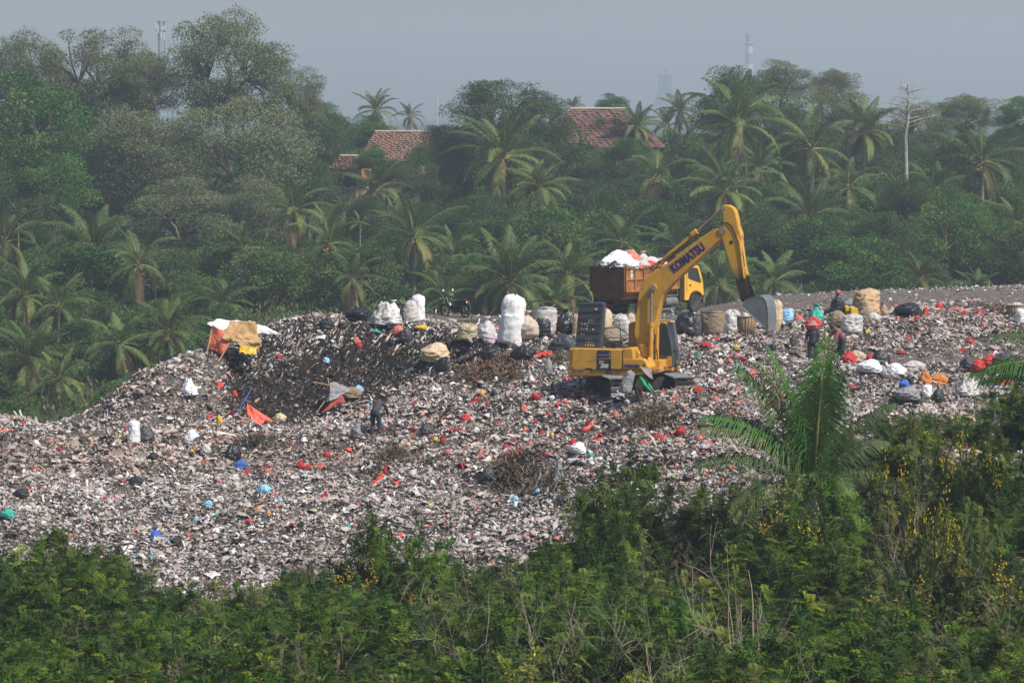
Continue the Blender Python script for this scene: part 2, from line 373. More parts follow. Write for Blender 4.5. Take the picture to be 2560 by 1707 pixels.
# areas of the dump, given by the landform seen in the photo and carried by the ground itself
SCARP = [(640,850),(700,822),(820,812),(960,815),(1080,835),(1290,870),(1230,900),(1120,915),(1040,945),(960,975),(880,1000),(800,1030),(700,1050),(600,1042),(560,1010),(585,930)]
HOLE = [(1240,1185),(1330,1165),(1400,1195),(1390,1235),(1290,1245),(1225,1225)]
FIBRE = [(1130,905),(1290,880),(1330,900),(1290,960),(1180,960),(1100,945)]
def region(px, py, x, y):
    jx = 26*fbm(x*0.9, y*0.9, 1.7, 3)+RS.normal(0, 7, len(px)); jy = 12*fbm(x*0.9, y*0.9, 8.7, 3)+RS.normal(0, 4, len(px))
    sc = poly_in(px+jx, py+jy, SCARP); ho = poly_in(px+jx*0.5, py+jy*0.5, HOLE); fb = poly_in(px, py, FIBRE)
    dirt = (y > np.where(x < 8, 130.0, 134.0)) & (x > -4.2); lane = (np.abs(y-116.4) < 1.25+0.4*np.sin(x)) & (x > 13.2)
    return sc, ho, fb, dirt, lane
x, y, z, px, py = scatter(1150000, -32, 36, 86, 172)
# thin out where the ground is bare and where the litter is seen very flat
sc, ho, fb, dirt, lane = region(px, py, x, y)
keep = np.ones(len(x), bool)
u = RS.rand(len(x)); clump = fbm(x*0.45, y*0.45, 4.0, 3)
keep[dirt] = u[dirt] < 0.012+0.05*np.clip(clump[dirt], 0, 1)+0.05*(y[dirt] > 156)*(y[dirt] < 170)*(x[dirt] > 10)
keep[lane] = u[lane] < 0.05
keep &= ~((y > 118) & (u > 0.8) & ~dirt)
x, y, z, px, py, sc, ho, fb, dirt, lane, clump, u = [a[keep] for a in (x, y, z, px, py, sc, ho, fb, dirt, lane, clump, u)]
n = len(x)
# kind probabilities
redm = np.exp(-((px-1350)/430)**2-((py-1070)/95)**2)*0.9+np.exp(-((px-1800)/300)**2-((py-960)/90)**2)*0.7+np.exp(-((px-2350)/220)**2-((py-790)/35)**2)*0.8+0.05
lightm = 0.5+0.5*fbm(x*0.22+3, y*0.22, 2.0, 3)*1.8
lightm = np.clip(lightm+0.25*(py > 1180)+0.2*((px > 1050) & (py > 860) & (py < 1000)), 0, 1.2)
pw = np.stack([np.full(n, 1.5), 0.08+0.22*lightm*lightm+0.10*(py > 1190), 0.08+0.26*(clump > 0.17)-0.05*(py>1180), 0.018+0.085*redm, np.full(n, 0.032), 0.22+0.6*np.clip(0.5-lightm, 0, 1)], 1)
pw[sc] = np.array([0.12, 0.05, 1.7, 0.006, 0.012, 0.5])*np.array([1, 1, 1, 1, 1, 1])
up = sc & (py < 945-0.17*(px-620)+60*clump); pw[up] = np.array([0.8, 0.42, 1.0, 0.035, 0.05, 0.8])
pw[ho] = np.array([0.08, 0.03, 1.1, 0.01, 0.01, 0.7]); pw[fb] = np.array([0.2, 0.05, 0.1, 0.01, 0.01, 1.6])
pw[dirt] = np.array([0.5, 0.55, 0.2, 0.01, 0.02, 0.1])
rt = (px > 1950) & (py < 900) & (py > 790); pw[rt] *= np.array([1, 0.55, 1, 1, 1, 2.2])
pw /= pw.sum(1, keepdims=True); cum = pw.cumsum(1); kk = (RS.rand(n)[:, None] > cum).sum(1).clip(0, 5)
names = ['base', 'white', 'dark', 'red', 'col', 'brown']
col = np.zeros((n, 3))
for i, nm in enumerate(names):
    m_ = kk == i; pa = np.array(PAL[nm]); col[m_] = pa[RS.randint(0, len(pa), m_.sum())]
big = fbm(x*0.13, y*0.13, 6.0, 3); col *= RS.uniform(0.84, 1.14, (n, 1))*(1+0.35*big[:, None]); col *= np.where(((py > 1085) & (py < 1185) & (px < 900))[:, None], np.array([[0.86, 0.80, 0.76]]), 1.0); col = np.clip(col, 0.01, 0.85)
# a few scraps take a washed-out version of the colour
wsh = (kk == 3) & (RS.rand(n) < 0.35); col[wsh] = col[wsh]*0.5+np.array([0.36, 0.28, 0.27])*0.5
size = np.exp(RS.normal(math.log(0.039), 0.50, n)).clip(0.018, 0.17)
size[dirt] *= 0.9; size[kk == 3] *= 1.25; size[(kk == 4)] *= 0.9
typ = RS.choice(3, n, p=[0.46, 0.28, 0.26]); typ[sc & (RS.rand(n) < 0.40)] = 2; size[sc] *= 1.08; typ[fb & (RS.rand(n) < 0.8)] = 2; typ[(kk == 5) & (RS.rand(n) < 0.45)] = 2
typ[ho & (RS.rand(n) < 0.6)] = 2
def rotmats(n, tilt=1.0):
    a = RS.uniform(0, 2*np.pi, n); b = RS.normal(0, 0.55*tilt, n); c = RS.normal(0, 0.55*tilt, n)
    ca, sa, cb, sb, cc, s_ = np.cos(a), np.sin(a), np.cos(b), np.sin(b), np.cos(c), np.sin(c)
    Rz = np.zeros((n, 3, 3)); Rz[:, 0, 0] = ca; Rz[:, 0, 1] = -sa; Rz[:, 1, 0] = sa; Rz[:, 1, 1] = ca; Rz[:, 2, 2] = 1
    Rx = np.zeros((n, 3, 3)); Rx[:, 0, 0] = 1; Rx[:, 1, 1] = cb; Rx[:, 1, 2] = -sb; Rx[:, 2, 1] = sb; Rx[:, 2, 2] = cb
    Ry = np.zeros((n, 3, 3)); Ry[:, 1, 1] = 1; Ry[:, 0, 0] = cc; Ry[:, 0, 2] = s_; Ry[:, 2, 0] = -s_; Ry[:, 2, 2] = cc
    return Rx @ Ry @ Rz
# blob template: icosahedron
ph = (1+5**.5)/2
ICO = np.array([(-1,ph,0),(1,ph,0),(-1,-ph,0),(1,-ph,0),(0,-1,ph),(0,1,ph),(0,-1,-ph),(0,1,-ph),(ph,0,-1),(ph,0,1),(-ph,0,-1),(-ph,0,1)])/math.sqrt(1+ph*ph)
ICOF = np.array([(0,11,5),(0,5,1),(0,1,7),(0,7,10),(0,10,11),(1,5,9),(5,11,4),(11,10,2),(10,7,6),(7,1,8),(3,9,4),(3,4,2),(3,2,6),(3,6,8),(3,8,9),(4,9,5),(2,4,11),(6,2,10),(8,6,7),(9,8,1)])
gx, gy = np.meshgrid(np.linspace(-1, 1, 4), np.linspace(-1, 1, 3)); SH = np.stack([gx.ravel(), gy.ravel(), 0*gx.ravel()], 1)
SHF = np.array([(r*4+c, r*4+c+1, (r+1)*4+c+1, (r+1)*4+c) for r in range(2) for c in range(3)])
ST = np.array([(t, s, 0) for t in np.linspace(-1, 1, 5) for s in (-1, 1)], float); STF = np.array([(2*i, 2*i+1, 2*i+3, 2*i+2) for i in range(4)])
OCT = np.array([(1,0,0),(0,1,0),(-1,0,0),(0,-1,0),(0,0,1),(0,0,-1)], float)*1.1; OCTF = np.array([(0,1,4),(1,2,4),(2,3,4),(3,0,4),(1,0,5),(2,1,5),(3,2,5),(0,3,5)])
gx, gy = np.meshgrid(np.linspace(-1, 1, 3), np.linspace(-1, 1, 3)); S2 = np.stack([gx.ravel(), gy.ravel(), 0*gx.ravel()], 1); S2F = np.array([(r*3+c, r*3+c+1, (r+1)*3+c+1, (r+1)*3+c) for r in range(2) for c in range(2)])
T2 = np.array([(t, s, 0) for t in np.linspace(-1, 1, 3) for s in (-1, 1)], float); T2F = np.array([(2*i, 2*i+1, 2*i+3, 2*i+2) for i in range(2)])
lo_ = size < 0.062
AV, AF, AC, off = [], [], [], 0
for kk_, (T, TF) in enumerate(((ICO, ICOF), (SH, SHF), (ST, STF), (OCT, OCTF), (S2, S2F), (T2, T2F))):
    k = kk_ % 3; m_ = (typ == k) & (lo_ if kk_ > 2 else ~lo_); q = m_.sum(); nv = len(T)
    V = np.repeat(T[None], q, 0)
    s = size[m_]
    if k == 0:
        V = V*RS.uniform(0.40, 1.5, (q, nv, 1)); V = V*np.stack([RS.uniform(0.8, 1.5, q), RS.uniform(0.6, 1.0, q), RS.uniform(0.35, 0.8, q)], 1)[:, None]*s[:, None, None]
    elif k == 1:
        V[:, :, :2] += RS.normal(0, 0.2, (q, nv, 2)); V[:, :, 2] = RS.normal(0, 0.42, (q, nv))
        V = V*np.stack([RS.uniform(0.9, 1.7, q), RS.uniform(0.6, 1.2, q), RS.uniform(0.7, 1.3, q)], 1)[:, None]*s[:, None, None]
    else:
        V[:, :, 0] *= RS.uniform(1.5, 3.6, (q, 1)); V[:, :, 1] *= RS.uniform(0.10, 0.35, (q, 1))
        bend = RS.normal(0, 0.8, (q, 1)); V[:, :, 2] = bend*(T[None, :, 0]**2)+RS.normal(0, 0.25, (q, nv)); V[:, :, 1] += RS.normal(0, 0.6, (q, 1))*T[None, :, 0]**2
        V = V*s[:, None, None]
    V = np.einsum('nij,nvj->nvi', rotmats(q, 0.6), V)
    if k == 2:   # on the scarp the strands hang down the face
        ss = (sc[m_] | ho[m_]); t_ = T[:, 0]
        dv = np.stack([-0.45+RS.normal(0, 0.3, q), -0.35+RS.normal(0, 0.25, q), -0.72+RS.normal(0, 0.2, q)], 1)
        hang = dv[:, None]*t_[None, :, None]*RS.uniform(0.04, 0.22, (q, 1, 1))+RS.normal(0, 0.025, (q, nv, 3))
        wv = np.stack([T[:, 1]*0.016, -T[:, 1]*0.008, T[:, 1]*0], 1)[None]*RS.uniform(0.4, 1.3, (q, 1, 1))
        V[ss] = (hang+wv)[ss]
    V = V+np.stack([x[m_], y[m_], z[m_]+s*RS.uniform(-0.35, 0.6, q)], 1)[:, None]
    AV.append(V.reshape(-1, 3)); AC.append(np.repeat(col[m_][:, None]*RS.uniform(0.78, 1.22, (q, nv, 1)), 1, 1).reshape(-1, 3))  # random vertex tones put the light and dark of crumples into the scrap colour
    AF.append((TF[None]+(np.arange(q)*nv)[:, None, None]+off).reshape(-1, TF.shape[1])); off += q*nv
M_litter = attr_mat('litter', rough=0.6, spec=0.35)
# larger crumpled films, cloths and flattened bags lying over the rest
m_ = (~dirt) & (~lane) & (~ho) & (RS.rand(n) < 0.0035) & ~(sc & (RS.rand(n) < 0.7)); q = int(m_.sum()); gu, gv = np.meshgrid(np.linspace(-1, 1, 9), np.linspace(-1, 1, 7)); gu = gu.ravel(); gv = gv.ravel()
sd = RS.rand(q)*900; su = RS.uniform(0.12, 0.26, (q, 1)); sv = su*RS.uniform(0.4, 0.9, (q, 1)); rad = np.sqrt(gu**2+gv**2)[None]
ed = 1+0.35*vnoise(gu[None]*1.6+sd[:, None], gv[None]*1.6, 0.0)
hh = 0.55*fbm(gu[None]*1.5+sd[:, None], gv[None]*1.5+sd[:, None]*0.3, 2.0, 3)+0.42*(1-rad**2*0.6)
V = np.stack([gu[None]*su*ed, gv[None]*sv*ed, hh*su*0.75], 2); V = np.einsum('nij,nvj->nvi', rotmats(q, 0.35), V)+np.stack([x[m_], y[m_], z[m_]+0.03], 1)[:, None]
SF = np.array([(r*9+c, r*9+c+1, (r+1)*9+c+1, (r+1)*9+c) for r in range(6) for c in range(8)])
AV.append(V.reshape(-1, 3)); AC.append((col[m_][:, None]*RS.uniform(0.85, 1.15, (q, 63, 1))).reshape(-1, 3)); AF.append((SF[None]+(np.arange(q)*63)[:, None, None]+off).reshape(-1, 4)); off += q*63
print('films', q)
lo = link('litter', np_mesh('litter', np.concatenate(AV), AF, np.concatenate(AC), smooth=True), M_litter)
tag(lo, 'mixed loose household litter covering the whole dump', 'litter', kind='stuff')
print('litter pieces', n)
# ------------------------------------------------------------------ vegetation builders (real leaves, shared between copies)
M_bark = mat('bark', (0.13, 0.11, 0.09), rough=0.9, var=0.35, scale=3, bump=0.6, bscale=8)
M_palebark = mat('pale_bark', (0.36, 0.32, 0.27), rough=0.9, var=0.3, scale=5)
M_palmtrunk = mat('palm_trunk', (0.27, 0.24, 0.21), rough=0.9, var=0.3, scale=4)
M_leafA = attr_mat('tree_leaves', rough=0.55, spec=0.08, trans=0.30, randv=0.16, randh=0.012)
M_leafG = attr_mat('dull_leaves', rough=0.6, spec=0.08, trans=0.22, randv=0.12, randh=0.010)
M_frond = attr_mat('palm_leaflets', rough=0.5, spec=0.2, trans=0.25, randv=0.16, randh=0.012)
M_bush = attr_mat('bush_leaves', rough=0.5, spec=0.08, trans=0.30, randv=0.16, randh=0.014)
M_banana = attr_mat('banana_leaf', rough=0.4, trans=0.3, randv=0.15, randh=0.01)
def basis(d):
    """orthonormal frames for directions d (n,3)"""
    d = d/np.linalg.norm(d, axis=1, keepdims=True)
    a = np.where(np.abs(d[:, 2:3]) < 0.9, np.array([[0, 0, 1.0]]), np.array([[1.0, 0, 0]]))
    u = np.cross(d, a); u /= np.linalg.norm(u, axis=1, keepdims=True); v = np.cross(d, u)
    return d, u, v
def leaf_quads(P, D, U, L, W, fold=0.0):
    """rhombic leaves: base P, direction D, side U, length L, width W -> (verts, faces)"""
    n = len(P); L = np.asarray(L).reshape(-1, 1); W = np.asarray(W).reshape(-1, 1)
    V = np.stack([P, P+D*L*0.5+U*W*0.5, P+D*L, P+D*L*0.5-U*W*0.5], 1)
    return V.reshape(-1, 3), np.arange(4*n).reshape(n, 4)
def limb_mesh(name, segs, n=5):
    """segs: list of (points, radii)"""
    m = MB()
    for p, r in segs: m.tube(p, r, n, cap=False)
    return m.mesh(name)
def crown(seed, kind):
    """unit crown: leaf clumps carried by limbs. returns leaf mesh, limb mesh"""
    rs = np.random.RandomState(seed)
    cfg = {'feathery': dict(nc=70, cr=(0.13, 0.27), leaves=44000, ls=0.0135, asp=0.55, cols=[(0.16,0.205,0.095),(0.15,0.19,0.09),(0.18,0.215,0.10),(0.185,0.18,0.10),(0.135,0.18,0.085)], fill=0.75),
           'dense': dict(nc=62, cr=(0.17, 0.30), leaves=26000, ls=0.028, asp=0.45, cols=[(0.085,0.205,0.035),(0.06,0.155,0.032),(0.13,0.26,0.045),(0.045,0.11,0.03)], fill=0.9),
           'dark': dict(nc=66, cr=(0.15, 0.27), leaves=28000, ls=0.024, asp=0.45, cols=[(0.058,0.118,0.036),(0.042,0.09,0.030),(0.085,0.15,0.042),(0.105,0.135,0.052)], fill=0.85),
           'bushy': dict(nc=46, cr=(0.2, 0.36), leaves=15000, ls=0.038, asp=0.5, cols=[(0.07,0.165,0.036),(0.052,0.125,0.03),(0.115,0.20,0.048),(0.14,0.165,0.055),(0.038,0.088,0.028)], fill=0.95)}[kind]
    C = []
    while len(C) < cfg['nc']:
        p = rs.uniform(-1, 1, 3); r = np.linalg.norm(p)
        if r > 0.86 or r < (0.35 if kind != 'bushy' else 0.2): continue
        if p[2] < -0.65: continue
        C.append(p*np.array([1, 1, 0.95]))
    C = np.array(C); cr = rs.uniform(*cfg['cr'], len(C)); wts = cr**2; wts /= wts.sum()
    n = cfg['leaves']; ci = rs.choice(len(C), n, p=wts)
    d = rs.normal(0, 1, (n, 3)); d[:, 2] += 0.35; d /= np.linalg.norm(d, axis=1, keepdims=True)
    rr = 1-np.abs(rs.normal(0, 0.22, n)); rr = np.clip(rr, 0.1, 1.12)
    lump = 1+0.45*vnoise(C[ci, 0]*7+d[:, 0]*2.3, C[ci, 1]*7+d[:, 1]*2.3, C[ci, 2]*7+d[:, 2]*2.3)
    P = C[ci]+d*(cr[ci]*rr*lump)[:, None]*np.array([1.1, 1.1, 0.75])
    D = d*0.7+rs.normal(0, 0.6, (n, 3))+np.array([0, 0, -0.15]); D, U, Vv = basis(D)
    an = rs.uniform(-1.0, 1.0, n)[:, None]; U = U*np.cos(an)+Vv*np.sin(an)
    L = cfg['ls']*rs.uniform(0.7, 1.5, n)*(1.6 if kind == 'feathery' else 1.25)
    V, Fq = leaf_quads(P, D, U, L, L*cfg['asp']*1.3)
    pal = np.array(cfg['cols']); cc = pal[(ci*7+rs.randint(0, 2, n)*(rs.rand(n) < 0.3)*3) % len(pal)]*rs.uniform(0.88, 1.14, (n, 1))
    me = np_mesh('crown_'+kind, V, Fq, np.repeat(cc, 4, 0))
    segs = [([(0, 0, -4.2), (0.01, 0, -1.4), (0.02, -0.01, -0.55)], [0.085, 0.07, 0.05])]
    order = np.argsort(C[:, 2]); forks = [Vector((0.02+0.3*math.cos(a), 0.3*math.sin(a), -0.15+0.1*math.sin(3*a))) for a in np.linspace(0.3, 6.0, 6)]
    for f in forks: segs.append(([(0.02, -0.01, -0.6), tuple(f*0.55+Vector((0, 0, -0.15))), tuple(f)], [0.045, 0.034, 0.024]))
    for c in C:
        cv = Vector(c); f = min(forks, key=lambda q: (q-cv).length)
        mid = f.lerp(cv, 0.5)+Vector(rs.normal(0, 0.05, 3)); segs.append(([tuple(f), tuple(mid), tuple(cv)], [0.02, 0.012, 0.004]))
        for k in range(3):
            e = cv+Vector(rs.normal(0, 1, 3)).normalized()*0.17; segs.append(([tuple(cv.lerp(mid, 0.3)), tuple(e)], [0.006, 0.002]))
    return me, limb_mesh('trunk_'+kind, segs, 5)
CROWNS = {k: [crown(s, k) for s in seeds] for k, seeds in (('feathery', (1, 2, 3)), ('dense', (4, 5)), ('dark', (6, 7)), ('bushy', (8, 9, 10)))}
TREE_N = [0]
def tree(kind, px, py, rx, ry, D, label, group, name='broadleaf_tree', var=None, bark=None):
    c = at(px, py, D); sx = 1.14*rx*D/F; sz = 1.14*ry*D/F; g = gz(c.x, D)
    TREE_N[0] += 1; rs = random.Random(TREE_N[0]*13+5)
    cm, lm = CROWNS[kind][(TREE_N[0] if var is None else var) % len(CROWNS[kind])]
    root = empty(name, (c.x, D, g-0.1)); tag(root, label, 'tree', group)
    m = M_leafG if kind == 'feathery' else M_leafA
    a = rs.uniform(0, 6.28)
    for nm, me, mm in (('crown', cm, m), ('trunk', lm, bark or M_bark)):
        o = link(nm, me, mm, root); o.location = (0, 0, c.z-g+0.1); o.rotation_euler = (0, 0, a); o.scale = (sx, sx*rs.uniform(0.85, 1.1), sz)
    return root
# --- palms
def frond(rs, az, el, L, droop, npair=46, ll=0.95, twist=0.0, base=(0, 0, 0), wdt=0.05, tipcol=0.0, gather=0.25):
    """returns leaflet verts, faces, colours, and the midrib points"""
    n = 14; t = np.linspace(0, 1, n); e = el-droop*t**1.4
    st = L/(n-1); h = np.concatenate([[0], np.cumsum(np.cos(e[:-1])*st)]); zz = np.concatenate([[0], np.cumsum(np.sin(e[:-1])*st)])
    dirx, diry = math.cos(az), math.sin(az)
    sway = twist*t**2*L
    X = base[0]+h*dirx-sway*diry; Y = base[1]+h*diry+sway*dirx; Z = base[2]+zz; Pm = np.stack([X, Y, Z], 1)
    ts = np.linspace(0.14, 0.995, npair); Pi = np.stack([np.interp(ts, t, Pm[:, k]) for k in range(3)], 1)
    T = np.gradient(Pm, axis=0); T /= np.linalg.norm(T, axis=1, keepdims=True); Ti = np.stack([np.interp(ts, t, T[:, k]) for k in range(3)], 1)
    side = np.cross(Ti, np.array([[0, 0, 1.0]])); side += 1e-4; side /= np.linalg.norm(side, axis=1, keepdims=True)
    up = np.cross(side, Ti)
    length = ll*np.interp(ts, [0.14, 0.3, 0.65, 1.0], [0.55, 1.0, 0.92, 0.28])
    VV, FF, CCc, off = [], [], [], 0
    for s in (-1, 1):
        q = len(ts); fwd = 0.45+0.5*ts
        d0 = side*s*0.95+Ti*fwd[:, None]+up*(0.22+rs.normal(0, 0.10, q))[:, None]; d0 /= np.linalg.norm(d0, axis=1, keepdims=True)
        Lq = length*rs.uniform(0.85, 1.1, q)
        p0 = Pi; p1 = p0+d0*(Lq*0.45)[:, None]; d1 = d0+np.array([0, 0, -1.0])*(0.75+rs.uniform(0, 0.7, q))[:, None]; d1 /= np.linalg.norm(d1, axis=1, keepdims=True)
        p2 = p1+d1*(Lq*0.55)[:, None]
        wv = Ti*(wdt/2)
        V = np.stack([p0-wv*0.5, p0+wv*0.5, p1+wv, p1-wv, p2+wv*0.15, p2-wv*0.15], 1)
        b = (np.arange(q)*6)[:, None]+off
        FF.append(np.concatenate([b+np.array([[0, 1, 2, 3]]), b+np.array([[3, 2, 4, 5]])])); VV.append(V.reshape(-1, 3)); off += 6*q
    return np.concatenate(VV), np.concatenate(FF), Pm, off
def palm_crown(seed, nf=24, npair=50, specs=None, cols=None, wdt=0.062, ll=0.92, dead=2):
    rs = np.random.RandomState(seed); VV, FF, CC, off = [], [], [], 0
    if specs is None:
        specs = []
        for i in range(nf):
            u = i/(nf-1); el = R(82-118*u**1.05)+rs.normal(0, 0.08); L = 4.2*(0.80+0.2*math.sin(math.pi*min(1, u*1.4)))*rs.uniform(0.88, 1.08)
            specs.append((i*2.39996+rs.normal(0, 0.15), el, L, R(48+58*u)*rs.uniform(0.7, 1.35), rs.normal(0, 0.05)))
        for i in range(dead): specs.append((rs.uniform(0, 6.28), R(-62), 3.4, R(25), 0.0))
    green = np.array(cols or [(0.085, 0.14, 0.04), (0.07, 0.12, 0.038), (0.13, 0.175, 0.05), (0.20, 0.20, 0.06)])
    for i, sp in enumerate(specs):
        V, Fq, Pm, k = frond(rs, *sp[:4], npair=npair, twist=sp[4], wdt=wdt, ll=ll*sp[2]/4.2, base=(0, 0, 0))
        isdead = i >= len(specs)-dead and dead > 0
        c = np.array((0.20, 0.125, 0.07)) if isdead else green[min(len(green)-1, int(len(green)*(i/len(specs))**0.8*rs.uniform(0.7, 1.15)))]
        c = c*rs.uniform(0.8, 1.25)
        VV.append(V); FF.append(Fq+off); CC.append(np.repeat(c[None], k, 0)*rs.uniform(0.85, 1.15, (k, 1))); off += k
        m = MB(); m.tube([tuple(p) for p in Pm[::3]]+[tuple(Pm[-1])], [0.08, 0.06, 0.045, 0.03, 0.02, 0.008][:len(Pm[::3])+1], 4, cap=False)
        v = np.array(m.v); VV.append(v); FF.append(np.array(m.f)+off); off += len(v)
        CC.append(np.repeat((np.array((0.30, 0.28, 0.10)) if not isdead else np.array((0.25, 0.17, 0.1)))[None], len(v), 0))
    return np_mesh('palm_fronds', np.concatenate(VV), FF, np.concatenate(CC))
def nuts_mesh(seed):
    rs = np.random.RandomState(seed); m = MB()
    for i in range(14):
        a = rs.uniform(0, 6.28); r = rs.uniform(0.15, 0.36); c = Vector((r*math.cos(a), r*math.sin(a), -0.25-rs.uniform(0, 0.5)))
        m.lathe([(0.02, -0.13), (0.10, -0.07), (0.125, 0.02), (0.08, 0.11), (0.02, 0.14)], 7, Matrix.Translation(c))
    return m.mesh('coconuts')
PALMS = [palm_crown(s, nf=nf, dead=d) for s, nf, d in ((21, 22, 2), (22, 16, 3), (23, 25, 1), (24, 19, 2), (25, 14, 4), (26, 21, 3))]
NUTS = nuts_mesh(3); M_nuts = mat('coconut_husk', (0.28, 0.17, 0.05), rough=0.6, var=0.3)
PT = []
for s in range(3):
    rs = np.random.RandomState(40+s); b = rs.normal(0, 0.02, 2)
    PT.append(limb_mesh('palm_trunk', [([(b[0]*(1-t)**2*20*0.1, b[1]*(1-t)**2, t) for t in np.linspace(0, 1, 9)], [0.26, 0.2, 0.175, 0.165, 0.16, 0.155, 0.15, 0.15, 0.16])], 8))
PALM_N = [0]
def palm(px, py, rpx, D, label, nuts=False, name='coconut_palm', tilt=0.0, group='coconut palms in front of and among the far trees', zr=None):
    c = at(px, py, D); k = 1.18*rpx*D/F/3.75; g = gz(c.x, D); PALM_N[0] += 1; i = PALM_N[0]
    root = empty(name, (c.x, D, g)); tag(root, label, 'palm tree', group)
    h = max(0.6, c.z-g); o = link('trunk', PT[i % 3], M_palmtrunk, root); o.scale = (max(0.75, k), max(0.75, k), h+0.1)
    f = link('fronds', PALMS[(i*5+i//6) % 6], M_frond, root, (0, 0, h)); f.scale = (k, k, k*(0.9+0.25*((i*7) % 5)/5)); f.rotation_euler = (0.16*math.sin(i*2.1), 0.16*math.cos(i*3.3), (i*1.7) % 6.28 if zr is None else zr)
    if nuts: q = link('coconuts', NUTS, M_nuts, root, (0, 0, h)); q.scale = (k*1.15,)*3
    return root
# --- banana plants
def banana_mesh(seed):
    rs = np.random.RandomState(seed); VV, FF, CC, off = [], [], [], 0
    for i in range(9):
        az = i*2.4+rs.normal(0, 0.2); el = R(80-9*i)+rs.normal(0, 0.08); L = rs.uniform(1.7, 2.4); n = 9; t = np.linspace(0, 1, n)
        e = el-R(95)*t**1.5*rs.uniform(0.5, 1.1); st = L/(n-1)
        h = np.concatenate([[0], np.cumsum(np.cos(e[:-1])*st)]); zz = np.concatenate([[0], np.cumsum(np.sin(e[:-1])*st)])
        P = np.stack([h*math.cos(az), h*math.sin(az), zz+1.6], 1); sd_ = np.array([-math.sin(az), math.cos(az), 0])
        wd = np.interp(t, [0, 0.12, 0.3, 0.75, 1], [0.03, 0.05, 0.30, 0.27, 0.04])[:, None]
        dr = np.array([0, 0, -0.25])*wd
        V = np.stack([P-sd_*wd+dr, P, P+sd_*wd+dr], 1).reshape(-1, 3)
        q = [(3*j+k, 3*j+k+1, 3*j+k+4, 3*j+k+3) for j in range(n-1) for k in (0, 1)]
        c = np.array([(0.10, 0.19, 0.04), (0.07, 0.14, 0.035), (0.15, 0.20, 0.06)][i % 3])*rs.uniform(0.8, 1.2)
        VV.append(V); FF.append(np.array(q)+off); CC.append(np.repeat(c[None], len(V), 0)); off += len(V)
    return np_mesh('banana_leaves', np.concatenate(VV), FF, np.concatenate(CC), smooth=True)
BAN = [banana_mesh(s) for s in (51, 52, 53)]
BST = MB().tube([(0, 0, -0.5), (0.02, 0, 0.8), (0, 0, 1.75)], [0.15, 0.12, 0.07], 8).mesh('banana_stem'); M_bstem = mat('banana_stem', (0.22, 0.21, 0.09), rough=0.6, var=0.3)
def banana(px, py, hpx, D, label, i):
    c = at(px, py, D); g = gz(c.x, D); k = hpx*D/F/3.4
    root = empty('banana_plant', (c.x, D, g)); tag(root, label, 'banana plant', 'banana plants among the palms')
    h = max(c.z-g-2.4*k, -0.2)   # leaves' middle stands at the pixel
    a = link('leaves', BAN[i % 3], M_banana, root, (0, 0, h)); a.scale = (k,)*3; a.rotation_euler = (0, 0, i*1.3)
    b = link('stem', BST, M_bstem, root, (0, 0, h-0.1)); b.scale = (k, k, k)
    if h > 0.4: b.location = (0, 0, 0); b.scale = (k, k, (h+1.7*k)/1.75)

